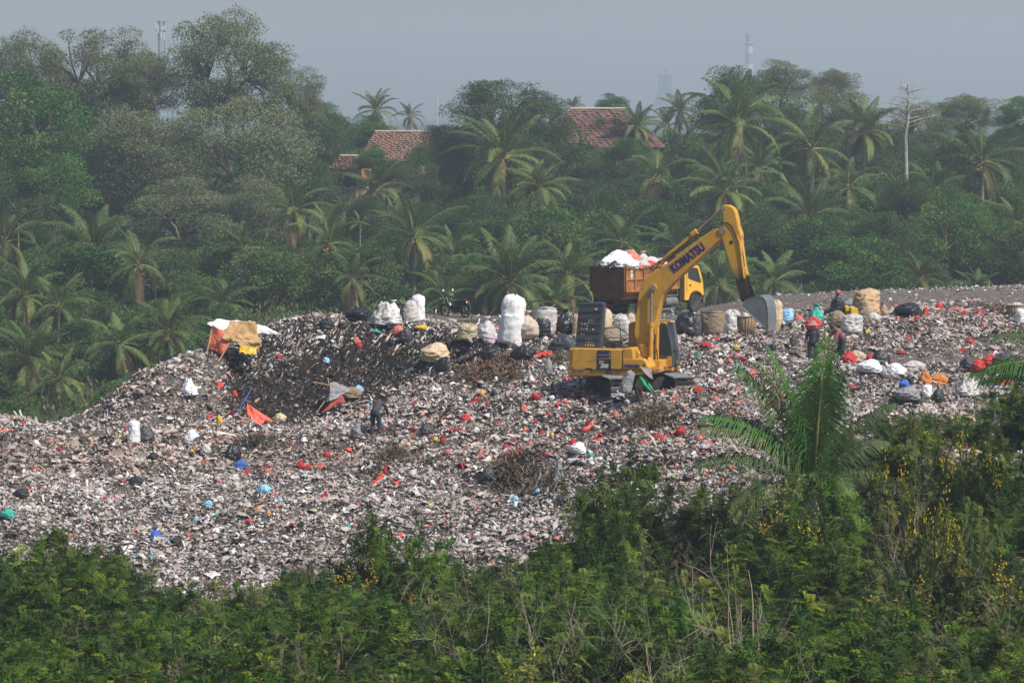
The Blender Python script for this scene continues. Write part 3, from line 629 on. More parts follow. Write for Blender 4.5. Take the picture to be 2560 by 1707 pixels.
# ------------------------------------------------------------------ far trees
GB = 'broad-leaved trees of the far tree belt'
T = [
 ('feathery', 565,190,165,155,303,'tall airy grey-green tree with the highest rounded crown, left of the open sky'),
 ('feathery', 235,205,150,140,306,'tall olive-tinged feathery tree left of the highest crown, below the mast'),
 ('feathery', 372,225,88,112,304,'feathery tree hiding the foot of the antenna tower, between two high crowns'),
 ('feathery', 60,215,110,130,312,'feathery brownish tree at the left edge behind the bright green one'),
 ('feathery', 735,255,85,90,306,'thin see-through side crown sticking out right of the highest tree'),
 ('feathery', 340,400,180,150,292,'broad dull grey tree below the olive-tinged feathery tree'),
 ('feathery', 600,400,170,150,293,'broad dull grey tree directly below the highest crown'),
 ('feathery', 450,545,170,110,285,'low dull grey tree over the reddish bare bank'),
 ('feathery', 640,545,110,120,286,'dry yellowish tree just left of two tall palm trunks'),
 ('feathery', 165,300,110,110,309,'feathery grey tree filling the gap behind the bright green one'),
 ('dark', 2262,500,75,60,246,'dark tree standing before the foot of the bare white tree'),
 ('dark', 968,438,66,46,300,'low dark tree hiding the wall of the orange-roofed house'),
 ('dense', 925,392,40,28,303,'light green bushy top before the gable of the orange-roofed house'),
 ('dark', 240,480,120,120,298,'dark tree between the bright green tree and the grey ones'),
 ('dense', 75,335,140,140,272,'bright green round tree at the left edge'),
 ('dense', 130,470,110,90,270,'lower bright green bough-heavy tree at the left edge with reddish patches'),
 ('dark', 30,560,120,120,268,'dark tree under the bright green tree at the left edge'),
 ('dark', 800,365,85,90,312,'mid green tree left of the lower tiled roof'),
 ('dense', 900,338,95,46,337,'flat bright green crown right above the lower tiled roof'),
 ('dense', 800,310,70,50,334,'bright green crown between the highest tree and the lone far palm'),
 ('dark', 770,470,90,90,296,'dark tree below the mid green one, left of the small orange wall'),
 ('dark', 1240,292,125,98,306,'big dark rounded tree at the middle of the skyline'),
 ('dark', 1350,322,95,90,307,'right shoulder of the dark trees at the middle of the skyline'),
 ('dark', 1130,400,85,95,310,'dark tree left of the tall palm in the middle'),
 ('dark', 1300,440,130,115,300,'dark tree right behind the tall palm in the middle'),
 ('dark', 1440,450,110,100,298,'dark tree below the right tiled roof'),
 ('dark', 1060,450,70,90,305,'dark tree standing against the lower tiled roof'),
 ('dark', 1560,420,80,80,292,'dark tree right of and below the right tiled roof'),
 ('dense', 1530,262,42,26,350,'small green tree showing above the ridge of the right roof'),
 ('feathery', 1520,320,70,38,322,'thin green bough over the right tiled roof'),
 ('dark', 1850,270,120,100,315,'dense green tree just behind the highest right palm'),
 ('feathery', 1955,205,78,58,332,'airy tree with a flat top right beside the striped chimney'),
 ('feathery', 2085,225,68,58,334,'airy tree with a peaked top, second from the striped chimney'),
 ('feathery', 2060,310,130,90,326,'olive tree below the two airy tops'),
 ('dark', 1960,340,90,80,300,'dark tree between two right palms'),
 ('feathery', 2415,290,95,60,325,'olive tree with small spikes on its top near the right edge'),
 ('feathery', 2300,330,90,70,320,'olive-grey tree behind the bare white tree'),
 ('dense', 2560,300,75,55,318,'bright green tree cut by the right edge'),
 ('dark', 2200,400,110,90,300,'dark tree left of the bare white tree'),
 ('dark', 2370,430,110,100,296,'dark tree between the bare white tree and the right palm'),
 ('dark', 2540,440,90,110,296,'dark tree behind the right-hand palm'),
 ('dense', 2130,690,150,95,238,'wide bushy green tree just above the bare dark dump top'),
 ('dense', 2370,600,110,120,242,'green tree with bright leaf clumps near the right edge'),
 ('dark', 2250,640,90,120,240,'grey-green tree between two green ones on the right'),
 ('dark', 2480,640,100,110,244,'dark green tree at the right edge above the dump top'),
 ('dark', 2060,600,100,80,250,'dark tree left of the wide bushy green one'),
 ('dark', 1900,590,90,80,255,'dark tree behind the arm of the excavator'),
 ('dark', 1500,520,110,80,270,'dark tree in the hollow above the truck'),
 ('dark', 1200,560,120,70,268,'dark tree behind the low wide palm'),
 ('dark', 900,560,100,80,275,'dark tree behind two palms left of the middle'),
]
for (k, px, py, rx, ry, D, lb) in T: tree(k, px, py, rx, ry, D, lb, GB)
PL = [
 (234,626,118,232,'palm with upright centre frond on the left, its trunk in deep shade',0),(348,662,98,226,'smaller palm just right of the left upright one',1),(12,605,105,235,'palm half cut by the left edge, with drooping yellow ribs',1),
 (75,905,112,196,'lowest palm at the left edge, fronds reaching to the dump',0),(300,862,98,200,'low palm left of the makeshift shelter',0),(145,765,85,212,'low hazy palm between the left ones',0),(425,835,100,202,'low palm just behind the left slope of the dump',1),
 (735,528,92,250,'palm with a straight pale trunk, left of a pair',0),(822,612,108,235,'right palm of the pair with straight pale trunks',1),(1035,592,118,236,'palm with an outstretched crown above the white sacks',1),
 (1258,398,132,272,'tallest palm of the middle with half-withered fronds',1),(1275,705,125,216,'low wide palm behind the tall white sack',0),(1555,605,98,238,'palm right above the loaded truck',1),
 (1838,312,128,270,'highest palm on the right, with orange coconuts',1),(1812,480,118,256,'palm whose crown stands above the excavator elbow',1),(2030,372,122,274,'palm with level outstretched fronds right of the highest one',1),
 (2020,548,100,250,'palm below the one with level fronds',1),(2455,408,128,262,'big palm near the right edge',1),(2160,335,95,292,'upright palm left of the bare white tree',0),(1935,705,92,224,'low palm right behind the excavator bucket arm',0),
 (1795,715,90,226,'low palm right of the truck cab',0),(942,278,55,360,'lone far palm standing out against the sky',0),(1025,292,42,420,'fainter second palm beside the lone far one',0),(1640,445,98,282,'palm in the shade left of the highest right palm',1),
 (1700,280,62,330,'small pale palm left of the highest right palm',0),(1435,268,30,410,'tiny far palm left of the right tiled roof',0),(1665,318,55,340,'pale palm right of the right tiled roof',0),(1690,620,95,250,'dim palm behind the boom of the excavator',0),
 (1420,690,88,222,'leaning palm left of the truck, fronds in shade',0),(560,760,80,222,'low palm above the makeshift shelter',0),(1130,640,85,246,'dim palm left of the low wide one',0),(2330,480,80,285,'dim palm behind the right green trees',0),
 (940,480,80,290,'dim palm below the lower tiled roof',0),(1480,420,60,300,'banana-like small palm under the right roof',0),(2440,720,60,226,'low pale palm at the right just above the dump top',0),(1900,420,80,285,'dim palm between two high right palms',0)]
PL += [(150,950,75,192,'low young palm at the very foot of the left slope',0),(470,925,70,196,'young palm peeping over the left crest',0),(660,690,75,240,'dim palm behind the left pair of straight trunks',0)]
PL += [(1350, 470, 85, 262, 'dim palm right of the tallest middle palm', 0), (610, 620, 85, 244, 'dim palm left of the pair with pale trunks', 0), (1110, 745, 80, 214, 'low young palm just left of the low wide one', 0), (1390, 760, 80, 206, 'low palm peeping over the crest left of the truck', 0),
 (60, 740, 90, 218, 'palm at the left edge between the half cut and the lowest one', 0), (2120, 470, 90, 266, 'palm with hazy fronds left of the right green trees', 0), (2300, 700, 70, 228, 'small pale palm above the bare dump top', 0), (1590, 320, 60, 318, 'hazy palm beside the right tiled roof', 0), (2540, 560, 85, 255, 'palm cut by the right edge, in shade', 0), (880, 700, 75, 226, 'low palm behind the left crest', 0)]
for (px, py, r, D, lb, nu) in PL: palm(px, py, r, D, lb, nuts=bool(nu))
BN = [(45,515,60,262),(985,500,70,280),(900,545,75,272),(1455,340,80,300),(1530,440,70,292),(1110,520,60,275),(1190,650,70,240),(1370,590,80,250),(1420,640,70,240),(640,690,70,255),(560,700,60,262),(700,650,60,262),(2440,520,70,270),
      (2240,560,70,262),(950,680,60,240),(1080,760,55,222),(900,760,55,224),(1330,640,60,242),(1600,690,60,235),(500,930,60,205),(200,950,60,200),(760,745,60,232),(380,900,50,206),(1150,560,60,268),(860,500,60,285)]
BL = ['at the left edge over the palms','with torn leaves under the lower tiled roof','left of the dim palm below the roof','with a pale upright leaf before the right roof','right under the right tiled roof','left of the tallest middle palm','left of the low wide palm','with long arched leaves left of the truck','close left of the truck','in front of the bare reddish bank','on the left of the bare reddish bank','right of the bare reddish bank','by the right edge, upright leaf','with drooping leaves in the right trees','behind the white sacks on the crest','right behind the motorbike','behind the heap of clear plastic','behind the tall white sack','behind the boom of the excavator','behind the left slope near its crest','at the foot of the left slope','between the pair of pale palm trunks','behind the left slope, lowest','under the withered fronds of the tallest middle palm','just below the small orange wall']
for i, ((px, py, h, D), lb) in enumerate(zip(BN, BL)): banana(px, py, h, D, 'banana plant '+lb, i)
# under-storey bushes standing all over the far slope
rs = random.Random(77); nb = 0
BB = 'green under-storey bushes of the far slope'
for D in list(range(176, 345, 8))+[356, 368, 382, 398, 416, 440, 470]:
    half = 1400*D/F; x = -half+rs.uniform(0, 3)
    step = 7.4 if D < 345 else 12
    while x < half:
        xx = x+rs.uniform(-1.4, 1.4); dd = D+rs.uniform(-3, 3); x += step
        g = gz(xx, dd); r = rs.uniform(2.5, 4.2)*(0.75 if D < 225 else 1)*(1.5 if D > 345 else 1); hgt = r*rs.uniform(0.6, 1.0)*(0.5 if D > 345 else 1)
        px, py = proj(xx, dd, g)
        if px > 1500 and D < 235: continue
        if 700 < px < 1050 and D < 228: continue
        if D < 200 and px > 700: continue
        if 400 < px < 720 and 262 < D < 292: continue
        if 820 < px < 1100 and 306 < D < 345: continue
        if 1430 < px < 1660 and 306 < D < 345: continue
        cm, lm = CROWNS['bushy'][nb % 3]
        zn = ('distant hazy bush on the plain behind the tree belt' if D > 345 else 'leafy bush '+('low in the valley' if D < 232 else 'high on the far slope' if D > 285 else 'midway up the far slope')+(', behind the left dump slope' if px < 640 else ', behind the white sacks' if px < 1300 else ', behind truck and excavator' if px < 1900 else ', behind the bare dark dump top'))
        root = empty('bush', (xx, dd, g-0.1)); tag(root, zn, 'bush', BB)
        for nm, me, mm in (('foliage', cm, M_leafA), ('stems', lm, M_bark)):
            o = link(nm, me, mm, root); o.location = (0, 0, hgt*0.75); o.scale = (r, r, hgt); o.rotation_euler = (0, 0, rs.uniform(0, 6.28))
        nb += 1
print('bushes', nb)

# low growth on the slope between the bushes
RS2 = np.random.RandomState(71); n = 110000
yy = RS2.uniform(172, 345, n); xx = RS2.uniform(-1, 1, n)*1340*yy/F; zz_ = ground_z(xx, yy); cl = fbm(xx*0.5, yy*0.5, 3.0, 3)
k = (cl > -0.25); xx, yy, zz_, cl = xx[k], yy[k], zz_[k], cl[k]; n = len(xx)
P = np.stack([xx, yy, zz_+RS2.uniform(-0.05, 0.5, n)*(0.6+1.6*np.clip(cl+0.1, 0, 1))], 1); d = RS2.normal(0, 0.6, (n, 3)); d[:, 2] = np.abs(d[:, 2])+0.5; D_, U_, W_ = basis(d)
V, Q = leaf_quads(P, D_, U_, RS2.uniform(0.3, 0.75, n), RS2.uniform(0.12, 0.26, n)); pal = np.array([(0.07,0.13,0.035),(0.10,0.16,0.045),(0.05,0.09,0.03),(0.16,0.17,0.07),(0.15,0.12,0.07)])
gr = link('undergrowth', np_mesh('undergrowth', V, Q, np.repeat(pal[RS2.randint(0, 5, n)]*RS2.uniform(0.8, 1.2, (n, 1)), 4, 0)), M_leafA); tag(gr, 'low tangled green growth covering the far slope', 'undergrowth', kind='stuff')
# ------------------------------------------------------------------ foreground thicket
def surf(x, y):
    a = gz(x, y)
    if y > 84: a = max(a, mz(x, y))
    return a
M_twig = mat('dry_twig', (0.30, 0.25, 0.20), rough=0.85, var=0.3, scale=3)
M_stem = mat('bush_stem', (0.15, 0.125, 0.095), rough=0.9, var=0.3, scale=3)
M_flower = attr_mat('yellow_flowers', rough=0.5, trans=0.25)
def branching(rs, h=2.6, spread=1.5, nmain=6, levels=3, up=0.9, taper=0.030, kids=(3, 5)):
    """random shrub skeleton -> tube segments and tips (pos, dir)"""
    segs, tips = [], []
    def grow(p, d, L, r, lev):
        n = 4; pts = [p]; q = p
        for i in range(n):
            d = (d+Vector(rs.normal(0, 0.16, 3))+Vector((0, 0, 0.05*up))).normalized(); q = q+d*(L/n); pts.append(q)
        segs.append(([tuple(a) for a in pts], list(np.linspace(r, r*0.5, n+1))))
        if lev == 0: tips.append((q, d)); return
        k = rs.randint(*kids)
        for j in range(k):
            b = pts[2+rs.randint(0, 3)]; e = (d+Vector(rs.normal(0, 0.62, 3))).normalized()
            grow(b, e, L*rs.uniform(0.45, 0.75), r*0.5, lev-1)
        if lev < levels: tips.append((q, d))
    for i in range(nmain):
        a = rs.uniform(0, 6.28); t = rs.uniform(0.1, 0.75)*spread
        grow(Vector((0.12*math.cos(a), 0.12*math.sin(a), -0.25)), Vector((t*math.cos(a), t*math.sin(a), 1)).normalized(), h*rs.uniform(0.42, 0.62), taper, levels-1)
    return segs, tips
def bip_leaves(rs, tips, per, L=0.34, pairs=8, pl=0.115, pw=0.034, cols=None, droop=0.7):
    """bipinnate leaves as a rosette at every tip"""
    V, Fc, Cc, off = [], [], [], 0
    tp = np.array([tuple(t[0]) for t in tips]); td = np.array([tuple(t[1]) for t in tips])
    n = len(tips)*per; ti = np.repeat(np.arange(len(tips)), per)
    d = td[ti]*rs.uniform(0.0, 0.9, (n, 1))+rs.normal(0, 0.62, (n, 3)); d[:, 2] += 0.12; D, U, W = basis(d)
    U = np.cross(D, np.array([[0, 0, 1.0]])); U /= np.linalg.norm(U, axis=1, keepdims=True)+1e-6
    base = tp[ti]-td[ti]*rs.uniform(0, 0.28, (n, 1)); Ls = L*rs.uniform(0.65, 1.2, n)[:, None]
    col = np.array(cols)[rs.randint(0, len(cols), len(tips))][ti]*rs.uniform(0.8, 1.2, (n, 1))
    for k in range(pairs):
        t = (k+1.0)/pairs; P = base+D*Ls*t+np.array([0, 0, -1.0])*Ls*droop*t*t*0.55
        T = D+np.array([0, 0, -1.0])*droop*t*1.1; T /= np.linalg.norm(T, axis=1, keepdims=True)
        wdt = pl*math.sin(math.pi*(0.22+0.66*t))
        for s in (-1, 1):
            dd = U*s*0.9+T*0.6+rs.normal(0, 0.10, (n, 3))+np.array([0, 0, -0.12]); dd /= np.linalg.norm(dd, axis=1, keepdims=True)
            q = np.cross(dd, T); q = np.cross(q, dd); q /= np.linalg.norm(q, axis=1, keepdims=True)+1e-6
            v, f = leaf_quads(P, dd, T, np.full(n, wdt)*rs.uniform(0.85, 1.15, n), np.full(n, pw))
            V.append(v); Fc.append(f+off); Cc.append(np.repeat(col*rs.uniform(0.92, 1.08, (n, 1)), 4, 0)); off += 4*n
    return np.concatenate(V), np.concatenate(Fc), np.concatenate(Cc)
def flower_mesh(rs, tips, cnt):
    V, Fc, Cc, off = [], [], [], 0
    tp = np.array([tuple(t[0]) for t in tips]); cs = [i for i in np.argsort(-tp[:, 2])[:max(8, len(tips)//5)]]; cs = rs.choice(cs, 3, replace=False)
    idx = np.unique(np.concatenate([np.argsort(((tp-tp[c])**2).sum(1))[:cnt//2] for c in cs]))
    for i in idx:
        p = np.array(tuple(tips[i][0]))+np.array([0, 0, 0.10]); n = rs.randint(10, 22)
        P = p+rs.normal(0, 1, (n, 3))*np.array([0.06, 0.06, 0.08]); d = rs.normal(0, 1, (n, 3))+np.array([0, 0, 0.7]); D, U, W = basis(d)
        for s in (0, 1):
            v, f = leaf_quads(P-(D if s == 0 else W)*0.022, D if s == 0 else W, U, np.full(n, 0.045), np.full(n, 0.036)); V.append(v); Fc.append(f+off); off += 4*n
            Cc.append(np.repeat(np.array([[0.80, 0.58, 0.03]])*rs.uniform(0.7, 1.15, (n, 1)), 4, 0))
    return np_mesh('flowers', np.concatenate(V), np.concatenate(Fc), np.concatenate(Cc))
GREEN = [(0.062, 0.125, 0.018), (0.040, 0.082, 0.016), (0.105, 0.175, 0.022), (0.030, 0.058, 0.016), (0.20, 0.26, 0.035), (0.080, 0.105, 0.022)]
OLIVE = [(0.13, 0.17, 0.04), (0.09, 0.125, 0.035), (0.17, 0.18, 0.05), (0.065, 0.10, 0.03)]
BROWN = [(0.15, 0.115, 0.075), (0.11, 0.085, 0.055), (0.19, 0.15, 0.095), (0.09, 0.10, 0.045)]
SHRUB = {}
def mk_shrub(key, seed, cols, per, nmain=7, fl=0, L=0.30, pods=False, kids=(3, 6), **kw):
    rs = np.random.RandomState(seed); segs, tips = branching(rs, nmain=nmain, kids=kids)
    v, f, c = bip_leaves(rs, tips, per, L=L, cols=cols, **kw)
    SHRUB[key] = (np_mesh('shrub_leaves', v, f, c), limb_mesh('shrub_stems', segs, 4), flower_mesh(rs, tips, fl) if fl else None)
mk_shrub('green', 101, GREEN, 14, L=0.36); mk_shrub('green2', 102, GREEN, 14, nmain=8, L=0.36); mk_shrub('green3', 103, GREEN[:3]+OLIVE[:1], 14, nmain=7, L=0.36)
mk_shrub('olive', 104, OLIVE, 9, fl=14, L=0.24, pl=0.08, pw=0.034); mk_shrub('olive2', 105, OLIVE, 9, fl=7, nmain=8, L=0.24, pl=0.08, pw=0.034)
mk_shrub('brown', 106, BROWN, 5, L=0.2, pl=0.04, droop=1.6)
def bare(seed, nmain=9, levels=4):
    rs = np.random.RandomState(seed); segs, tips = branching(rs, nmain=nmain, levels=levels, spread=0.8, taper=0.020, kids=(3, 5)); return limb_mesh('bare_twigs', segs, 3)
BARE = [bare(111), bare(112, 7), bare(113, 11, 3)]
TOP = [(-300,1330),(0,1335),(60,1295),(125,1275),(200,1290),(300,1360),(400,1415),(560,1430),(640,1420),(700,1405),(760,1395),(820,1385),(880,1370),(950,1360),(1040,1355),(1100,1355),(1170,1360),(1250,1375),(1380,1320),(1450,1290),(1495,1225),(1500,1165),(1560,1135),(1620,1150),(1700,1140),(1800,1165),(1900,1140),(2050,1090),(2180,1020),(2300,985),(2420,975),(2500,950),(2560,915),(2900,900)]
def topy(px): return float(np.interp(px, [t[0] for t in TOP], [t[1] for t in TOP]))
rs = random.Random(9); FB = 0
LABEL = {'green': 'green feathery foreground shrub', 'olive': 'yellow-flowered foreground shrub', 'brown': 'dry brown foreground shrub', 'bare': 'leafless grey foreground shrub'}
GRP = {'green': 'green feathery shrubs of the foreground thicket', 'olive': 'yellow-flowered shrubs of the foreground thicket', 'brown': 'dry brown shrubs of the foreground thicket', 'bare': 'leafless twiggy shrubs of the foreground thicket'}
def shrub(key, x, y, z, sc, sz=None, rz=0.0, label=None, group=True):
    fam = 'green' if key.startswith('green') else 'olive' if key.startswith('olive') else key.split('_')[0]
    name = {'green': 'leafy_shrub', 'olive': 'flowering_shrub', 'brown': 'dry_shrub', 'bare': 'bare_shrub'}[fam]
    sz = sz or sc
    if label is None:
        pxx = proj(x, y, z+sz*2)[0]; label = LABEL[fam]+(', far left' if pxx < 420 else ', left of the middle' if pxx < 1100 else ', right of the middle' if pxx < 1700 else ', below the young palm' if pxx < 2200 else ', far right')+(', lowest rows' if y < 63 else ', middle rows' if y < 76 else ', rearmost rows')
    if fam == 'bare':
        o = link(name, BARE[int(key[-1])], M_twig, None, (x, y, z)); o.scale = (sc, sc, sz); o.rotation_euler = (0, 0, rz)
        tag(o, label or LABEL[fam], 'shrub', GRP[fam]); return o
    root = empty(name, (x, y, z)); tag(root, label or LABEL[fam], 'shrub', GRP[fam])
    lv, st, fl = SHRUB[key]
    for nm, me, mm in (('leaves', lv, M_bush), ('stems', st, M_stem), ('flowers', fl, M_flower)):
        if me is None: continue
        o = link(nm, me, mm, root); o.scale = (sc, sc, sz); o.rotation_euler = (0, 0, rz)
        if nm == 'flowers': o['kind'] = 'stuff'
    return root
for D in (97, 92.5, 88, 83.5, 79, 74.5, 70, 66, 62, 58, 54.5, 51, 47.5):
    half = 1480*D/F; x = -half+rs.uniform(0, 1.5)
    while x < half:
        xx = x+rs.uniform(-0.4, 0.4); dd = D+rs.uniform(-1.2, 1.2); x += rs.uniform(1.35, 1.9)*(D/75)**0.4
        z0 = surf(xx, dd); px, _ = proj(xx, dd, z0); ty = topy(px)+rs.choice([-12, -4, 4, 14, 30]); ty = max(ty, topy(px-45)-25, topy(px+45)-25)
        zt = at(px, ty, dd).z; room = zt-z0-0.1
        if room < 0.75: continue
        full = rs.uniform(1.0, 1.25) if D > 55 else rs.uniform(1.0, 1.15)
        sz = min(full, room/2.75); sc = max(min(1.1, sz*1.15), sz)
        u = rs.random(); rightish = px > 1500
        nf = vnoise(xx*0.22, dd*0.22, 7.0)
        if u < 0.72+0.12*(nf > 0): key = rs.choice(['green', 'green2', 'green3'])
        elif u < 0.81: key = rs.choice(['olive2', 'olive2', 'olive'])
        elif u < 0.97: key = 'brown'
        else: key = 'bare_%d' % rs.randint(0, 2)
        shrub(key, xx, dd, z0, sc, sz, rs.uniform(0, 6.28)); FB += 1
# named shrubs that stand out in the picture
def shrub_at(key, px, ptop, D, label, w=1.0, hgt=None, rz=0.0):
    x = (px-CX)/F*D*1.0; z0 = surf(x, D); zt = at(px, ptop, D).z; h = zt-z0
    sz = h/2.65; return shrub(key, x, D, z0, w*min(sz, 1.5), sz, rz, label)
shrub_at('green2', 955, 1222, 84, 'tall green feathery shrub standing up alone before the pale litter, left of the middle', 0.62, rz=1.0)
shrub_at('green3', 1075, 1330, 82, 'low green feathery shrub just right of the tall lone one', 0.8, rz=2.0)
shrub_at('green', 125, 1275, 82, 'green feathery shrub rising highest at the left edge', 0.9, rz=2.0)
shrub_at('green3', 1590, 1135, 86, 'green feathery shrub under the left-hanging palm frond', 0.8, rz=2.6)
shrub_at('green', 2500, 985, 84, 'dark green feathery shrub at the right edge', 0.7, rz=0.6)
shrub_at('green2', 1520, 1180, 80, 'green feathery shrub left of the young palm, over the pale litter', 0.7, rz=3.6)
shrub_at('olive', 2380, 1010, 83, 'yellow-flowered shrub near the right edge, tallest of its kind', 0.7, rz=1.6)
shrub_at('olive2', 2250, 1130, 76, 'flowering shrub with the brightest yellow tufts, right of the young palm', 0.6, rz=0.6)
shrub_at('olive', 2390, 1190, 70, 'flowering shrub lower right with dense yellow tufts', 0.6, rz=4.6)
shrub_at('brown', 800, 1330, 85, 'dry brown shrub beside the tall green one, left of the middle', 0.6, rz=4.6)
for i, (px, pt, D) in enumerate([(1320, 1390, 70), (1420, 1420, 62), (1880, 1330, 62), (2290, 1180, 72), (1200, 1450, 64), (480, 1520, 66), (1640, 1500, 55)]):
    shrub_at('bare_%d' % (i % 3), px, pt, D, None, 0.8, rz=i*1.1)
print('front shrubs', FB)
shrub_at('green', 2000, 1185, 80.5, 'green feathery shrub hiding the stem of the young palm', 0.8, rz=0.3)
shrub_at('green3', 2090, 1160, 80.2, 'green feathery shrub right below the young palm', 0.8, rz=2.3)
shrub_at('olive', 1930, 1200, 79.6, 'flowering shrub left below the young palm', 0.8, rz=1.3)
# young coconut palm in the foreground
def front_palm(px, py, D, specs, name, label, seed, cols=None, wdt=0.05):
    c = at(px, py, D); g = surf(c.x, D); root = empty(name, (c.x, D, g)); tag(root, label, 'palm tree')
    me = palm_crown(seed, specs=specs, cols=cols or [(0.075, 0.19, 0.03), (0.06, 0.14, 0.035), (0.10, 0.15, 0.06), (0.13, 0.165, 0.06)], npair=66, wdt=0.042, ll=1.45, dead=0)
    link('fronds', me, M_frond, root, (0, 0, c.z-g))
    MB().tube([(0, 0, -0.3), (0, 0, (c.z-g)*0.5), (0, 0, c.z-g)], [0.26, 0.2, 0.14], 9).build('trunk', M_palmtrunk, root, smooth=True)
W = math.pi  # azimuths: 0 = right, pi = left, -pi/2 = towards the camera
front_palm(2035, 1235, 83, [
 (-0.9, R(88), 4.3, R(8), 0.02), (0.2, R(86), 3.9, R(16), 0.03), (W, R(80), 4.1, R(20), -0.03), (-1.4, R(84), 3.6, R(14), 0.0), (1.2, R(78), 3.8, R(25), 0.04), (0.3, R(84), 3.4, R(22), 0.0), (2.8, R(72), 4.0, R(38), 0.0), (W, R(58), 3.8, R(60), 0.05), (W-0.3, R(66), 3.5, R(80), 0.0), (0.1, R(66), 3.3, R(45), 0.0),
 (0.5, R(56), 2.8, R(70), 0.0), (W+0.35, R(38), 3.7, R(62), 0.0), (W+0.15, R(52), 3.7, R(55), 0.0), (-1.2, R(45), 2.6, R(115), 0.0), (-1.9, R(42), 2.8, R(105), 0.0), (-0.5, R(40), 2.8, R(95), 0.0), (W-0.5, R(76), 3.9, R(30), 0.0),
 (-1.5, R(80), 3.4, R(25), 0.0), (W+0.6, R(22), 3.2, R(80), 0.0), (0.0, R(34), 2.1, R(85), 0.0)],
 'young_coconut_palm', 'young bright green coconut palm rising from the foreground thicket', 61)
front_palm(2770, 960, 80, [(W, R(15), 3.6, R(30), 0.0), (W-0.4, R(8), 3.4, R(25), 0.0), (W+0.3, R(25), 3.6, R(45), 0.0), (W, R(45), 3.4, R(60), 0.0), (0.5, R(60), 3.5, R(60), 0), (1.5, R(70), 3.5, R(50), 0)],
 'coconut_palm', 'palm fronds reaching in at the right edge above the shrubs', 62)
# ------------------------------------------------------------------ excavator
M_yel = mat('machine_yellow', srgb(198, 148, 54), rough=0.55, var=0.16, scale=0.9, dirt=(0.27, 0.17, 0.06), dirt_amt=0.22, dirt_scale=3.2)
M_yelskirt = mat('muddy_yellow', srgb(190, 140, 50), rough=0.7, var=0.2, scale=2, dirt=(0.075, 0.048, 0.038), dirt_amt=0.55, dirt_scale=1.8, gradz=(0.60, 1.02))
M_arm = mat('arm_yellow', srgb(198, 148, 54), rough=0.55, var=0.1, scale=1.5, dirt=(0.035, 0.026, 0.022), dirt_amt=0.15, dirt_scale=2.0, gradz=(4.25, 4.75))
M_grey = mat('dark_grey_panel', (0.055, 0.065, 0.080), rough=0.5, var=0.12, scale=3)
M_black = mat('black_rubber', (0.018, 0.018, 0.020), rough=0.6, var=0.2)
M_steel = mat('worn_steel', (0.24, 0.245, 0.26), rough=0.45, metal=0.3, var=0.15, scale=2.5, dirt=(0.16, 0.13, 0.10), dirt_amt=0.2)
M_bucket = mat('bucket_grey', (0.155, 0.17, 0.19), rough=0.5, metal=0.15, var=0.15, scale=2.5, dirt=(0.22, 0.21, 0.20), dirt_amt=0.2, dirt_scale=3)
M_track = mat('track_steel', (0.27, 0.275, 0.285), rough=0.55, metal=0.2, var=0.2, dirt=(0.10, 0.085, 0.07), dirt_amt=0.4, dirt_scale=4)
M_mud = mat('dark_mud', (0.030, 0.024, 0.020), rough=0.95, var=0.4, scale=3, bump=0.5)
M_glass = mat('dark_glass', (0.03, 0.045, 0.05), rough=0.12, spec=0.6)
M_blue = mat('blue_lettering', (0.028, 0.020, 0.14), rough=0.5)
M_decal = mat('blue_black_decal', (0.022, 0.03, 0.05), rough=0.5)
M_wht = mat('white_paint', (0.72, 0.72, 0.70), rough=0.5, var=0.1)
M_yeltxt = mat('yellow_lettering', (0.75, 0.50, 0.06), rough=0.5)
M_pin = mat('dusty_pin', (0.26, 0.21, 0.16), rough=0.7, var=0.2)
M_hose = mat('hydraulic_hose', (0.03, 0.028, 0.028), rough=0.6)
D0 = 110.0; S0 = F/D0; YA = R(20); EX = hit(1600, 990); EX.y = D0
EXZ = at(1600, 990, D0).z; EX = Vector(((1600-CX)/F*D0, D0, EXZ))
exc = empty('excavator', EX); tag(exc, 'yellow tracked excavator with raised boom, standing in the litter', 'excavator')
ca, sa = math.cos(YA), math.sin(YA)
def Z1(zx, zy, v=0.0):
    """reading of the close-up view -> (u forward, z up) for a part lying v metres to the machine's right"""
    px = 1380+zx/3.015; py = 480+zy/3.015
    x = (px-1600)/S0; u = (x+v*sa)/ca; dy = -u*sa-v*ca
    # perspective: height read at that distance
    return u, at(px, py, D0+dy).z-EXZ
def E(u, z, v): return Vector((u*ca-v*sa, -u*sa-v*ca, z))
def fnE(p0, p1, t): return E(p0, p1, t)
def plate(name, zpts, v0, v1, m, parent=exc, bevel=0.015, vref=None, smooth=False):
    vr = v1 if vref is None else vref
    pts = [Z1(a, b, vr) for a, b in zpts]
    return MB().prism(pts, v0, v1, fnE).build(name, m, parent, bevel=bevel)
def ebox(mb, u0, u1, z0, z1, v0, v1):
    return mb.prism([(u0, z0), (u1, z0), (u1, z1), (u0, z1)], v0, v1, fnE)
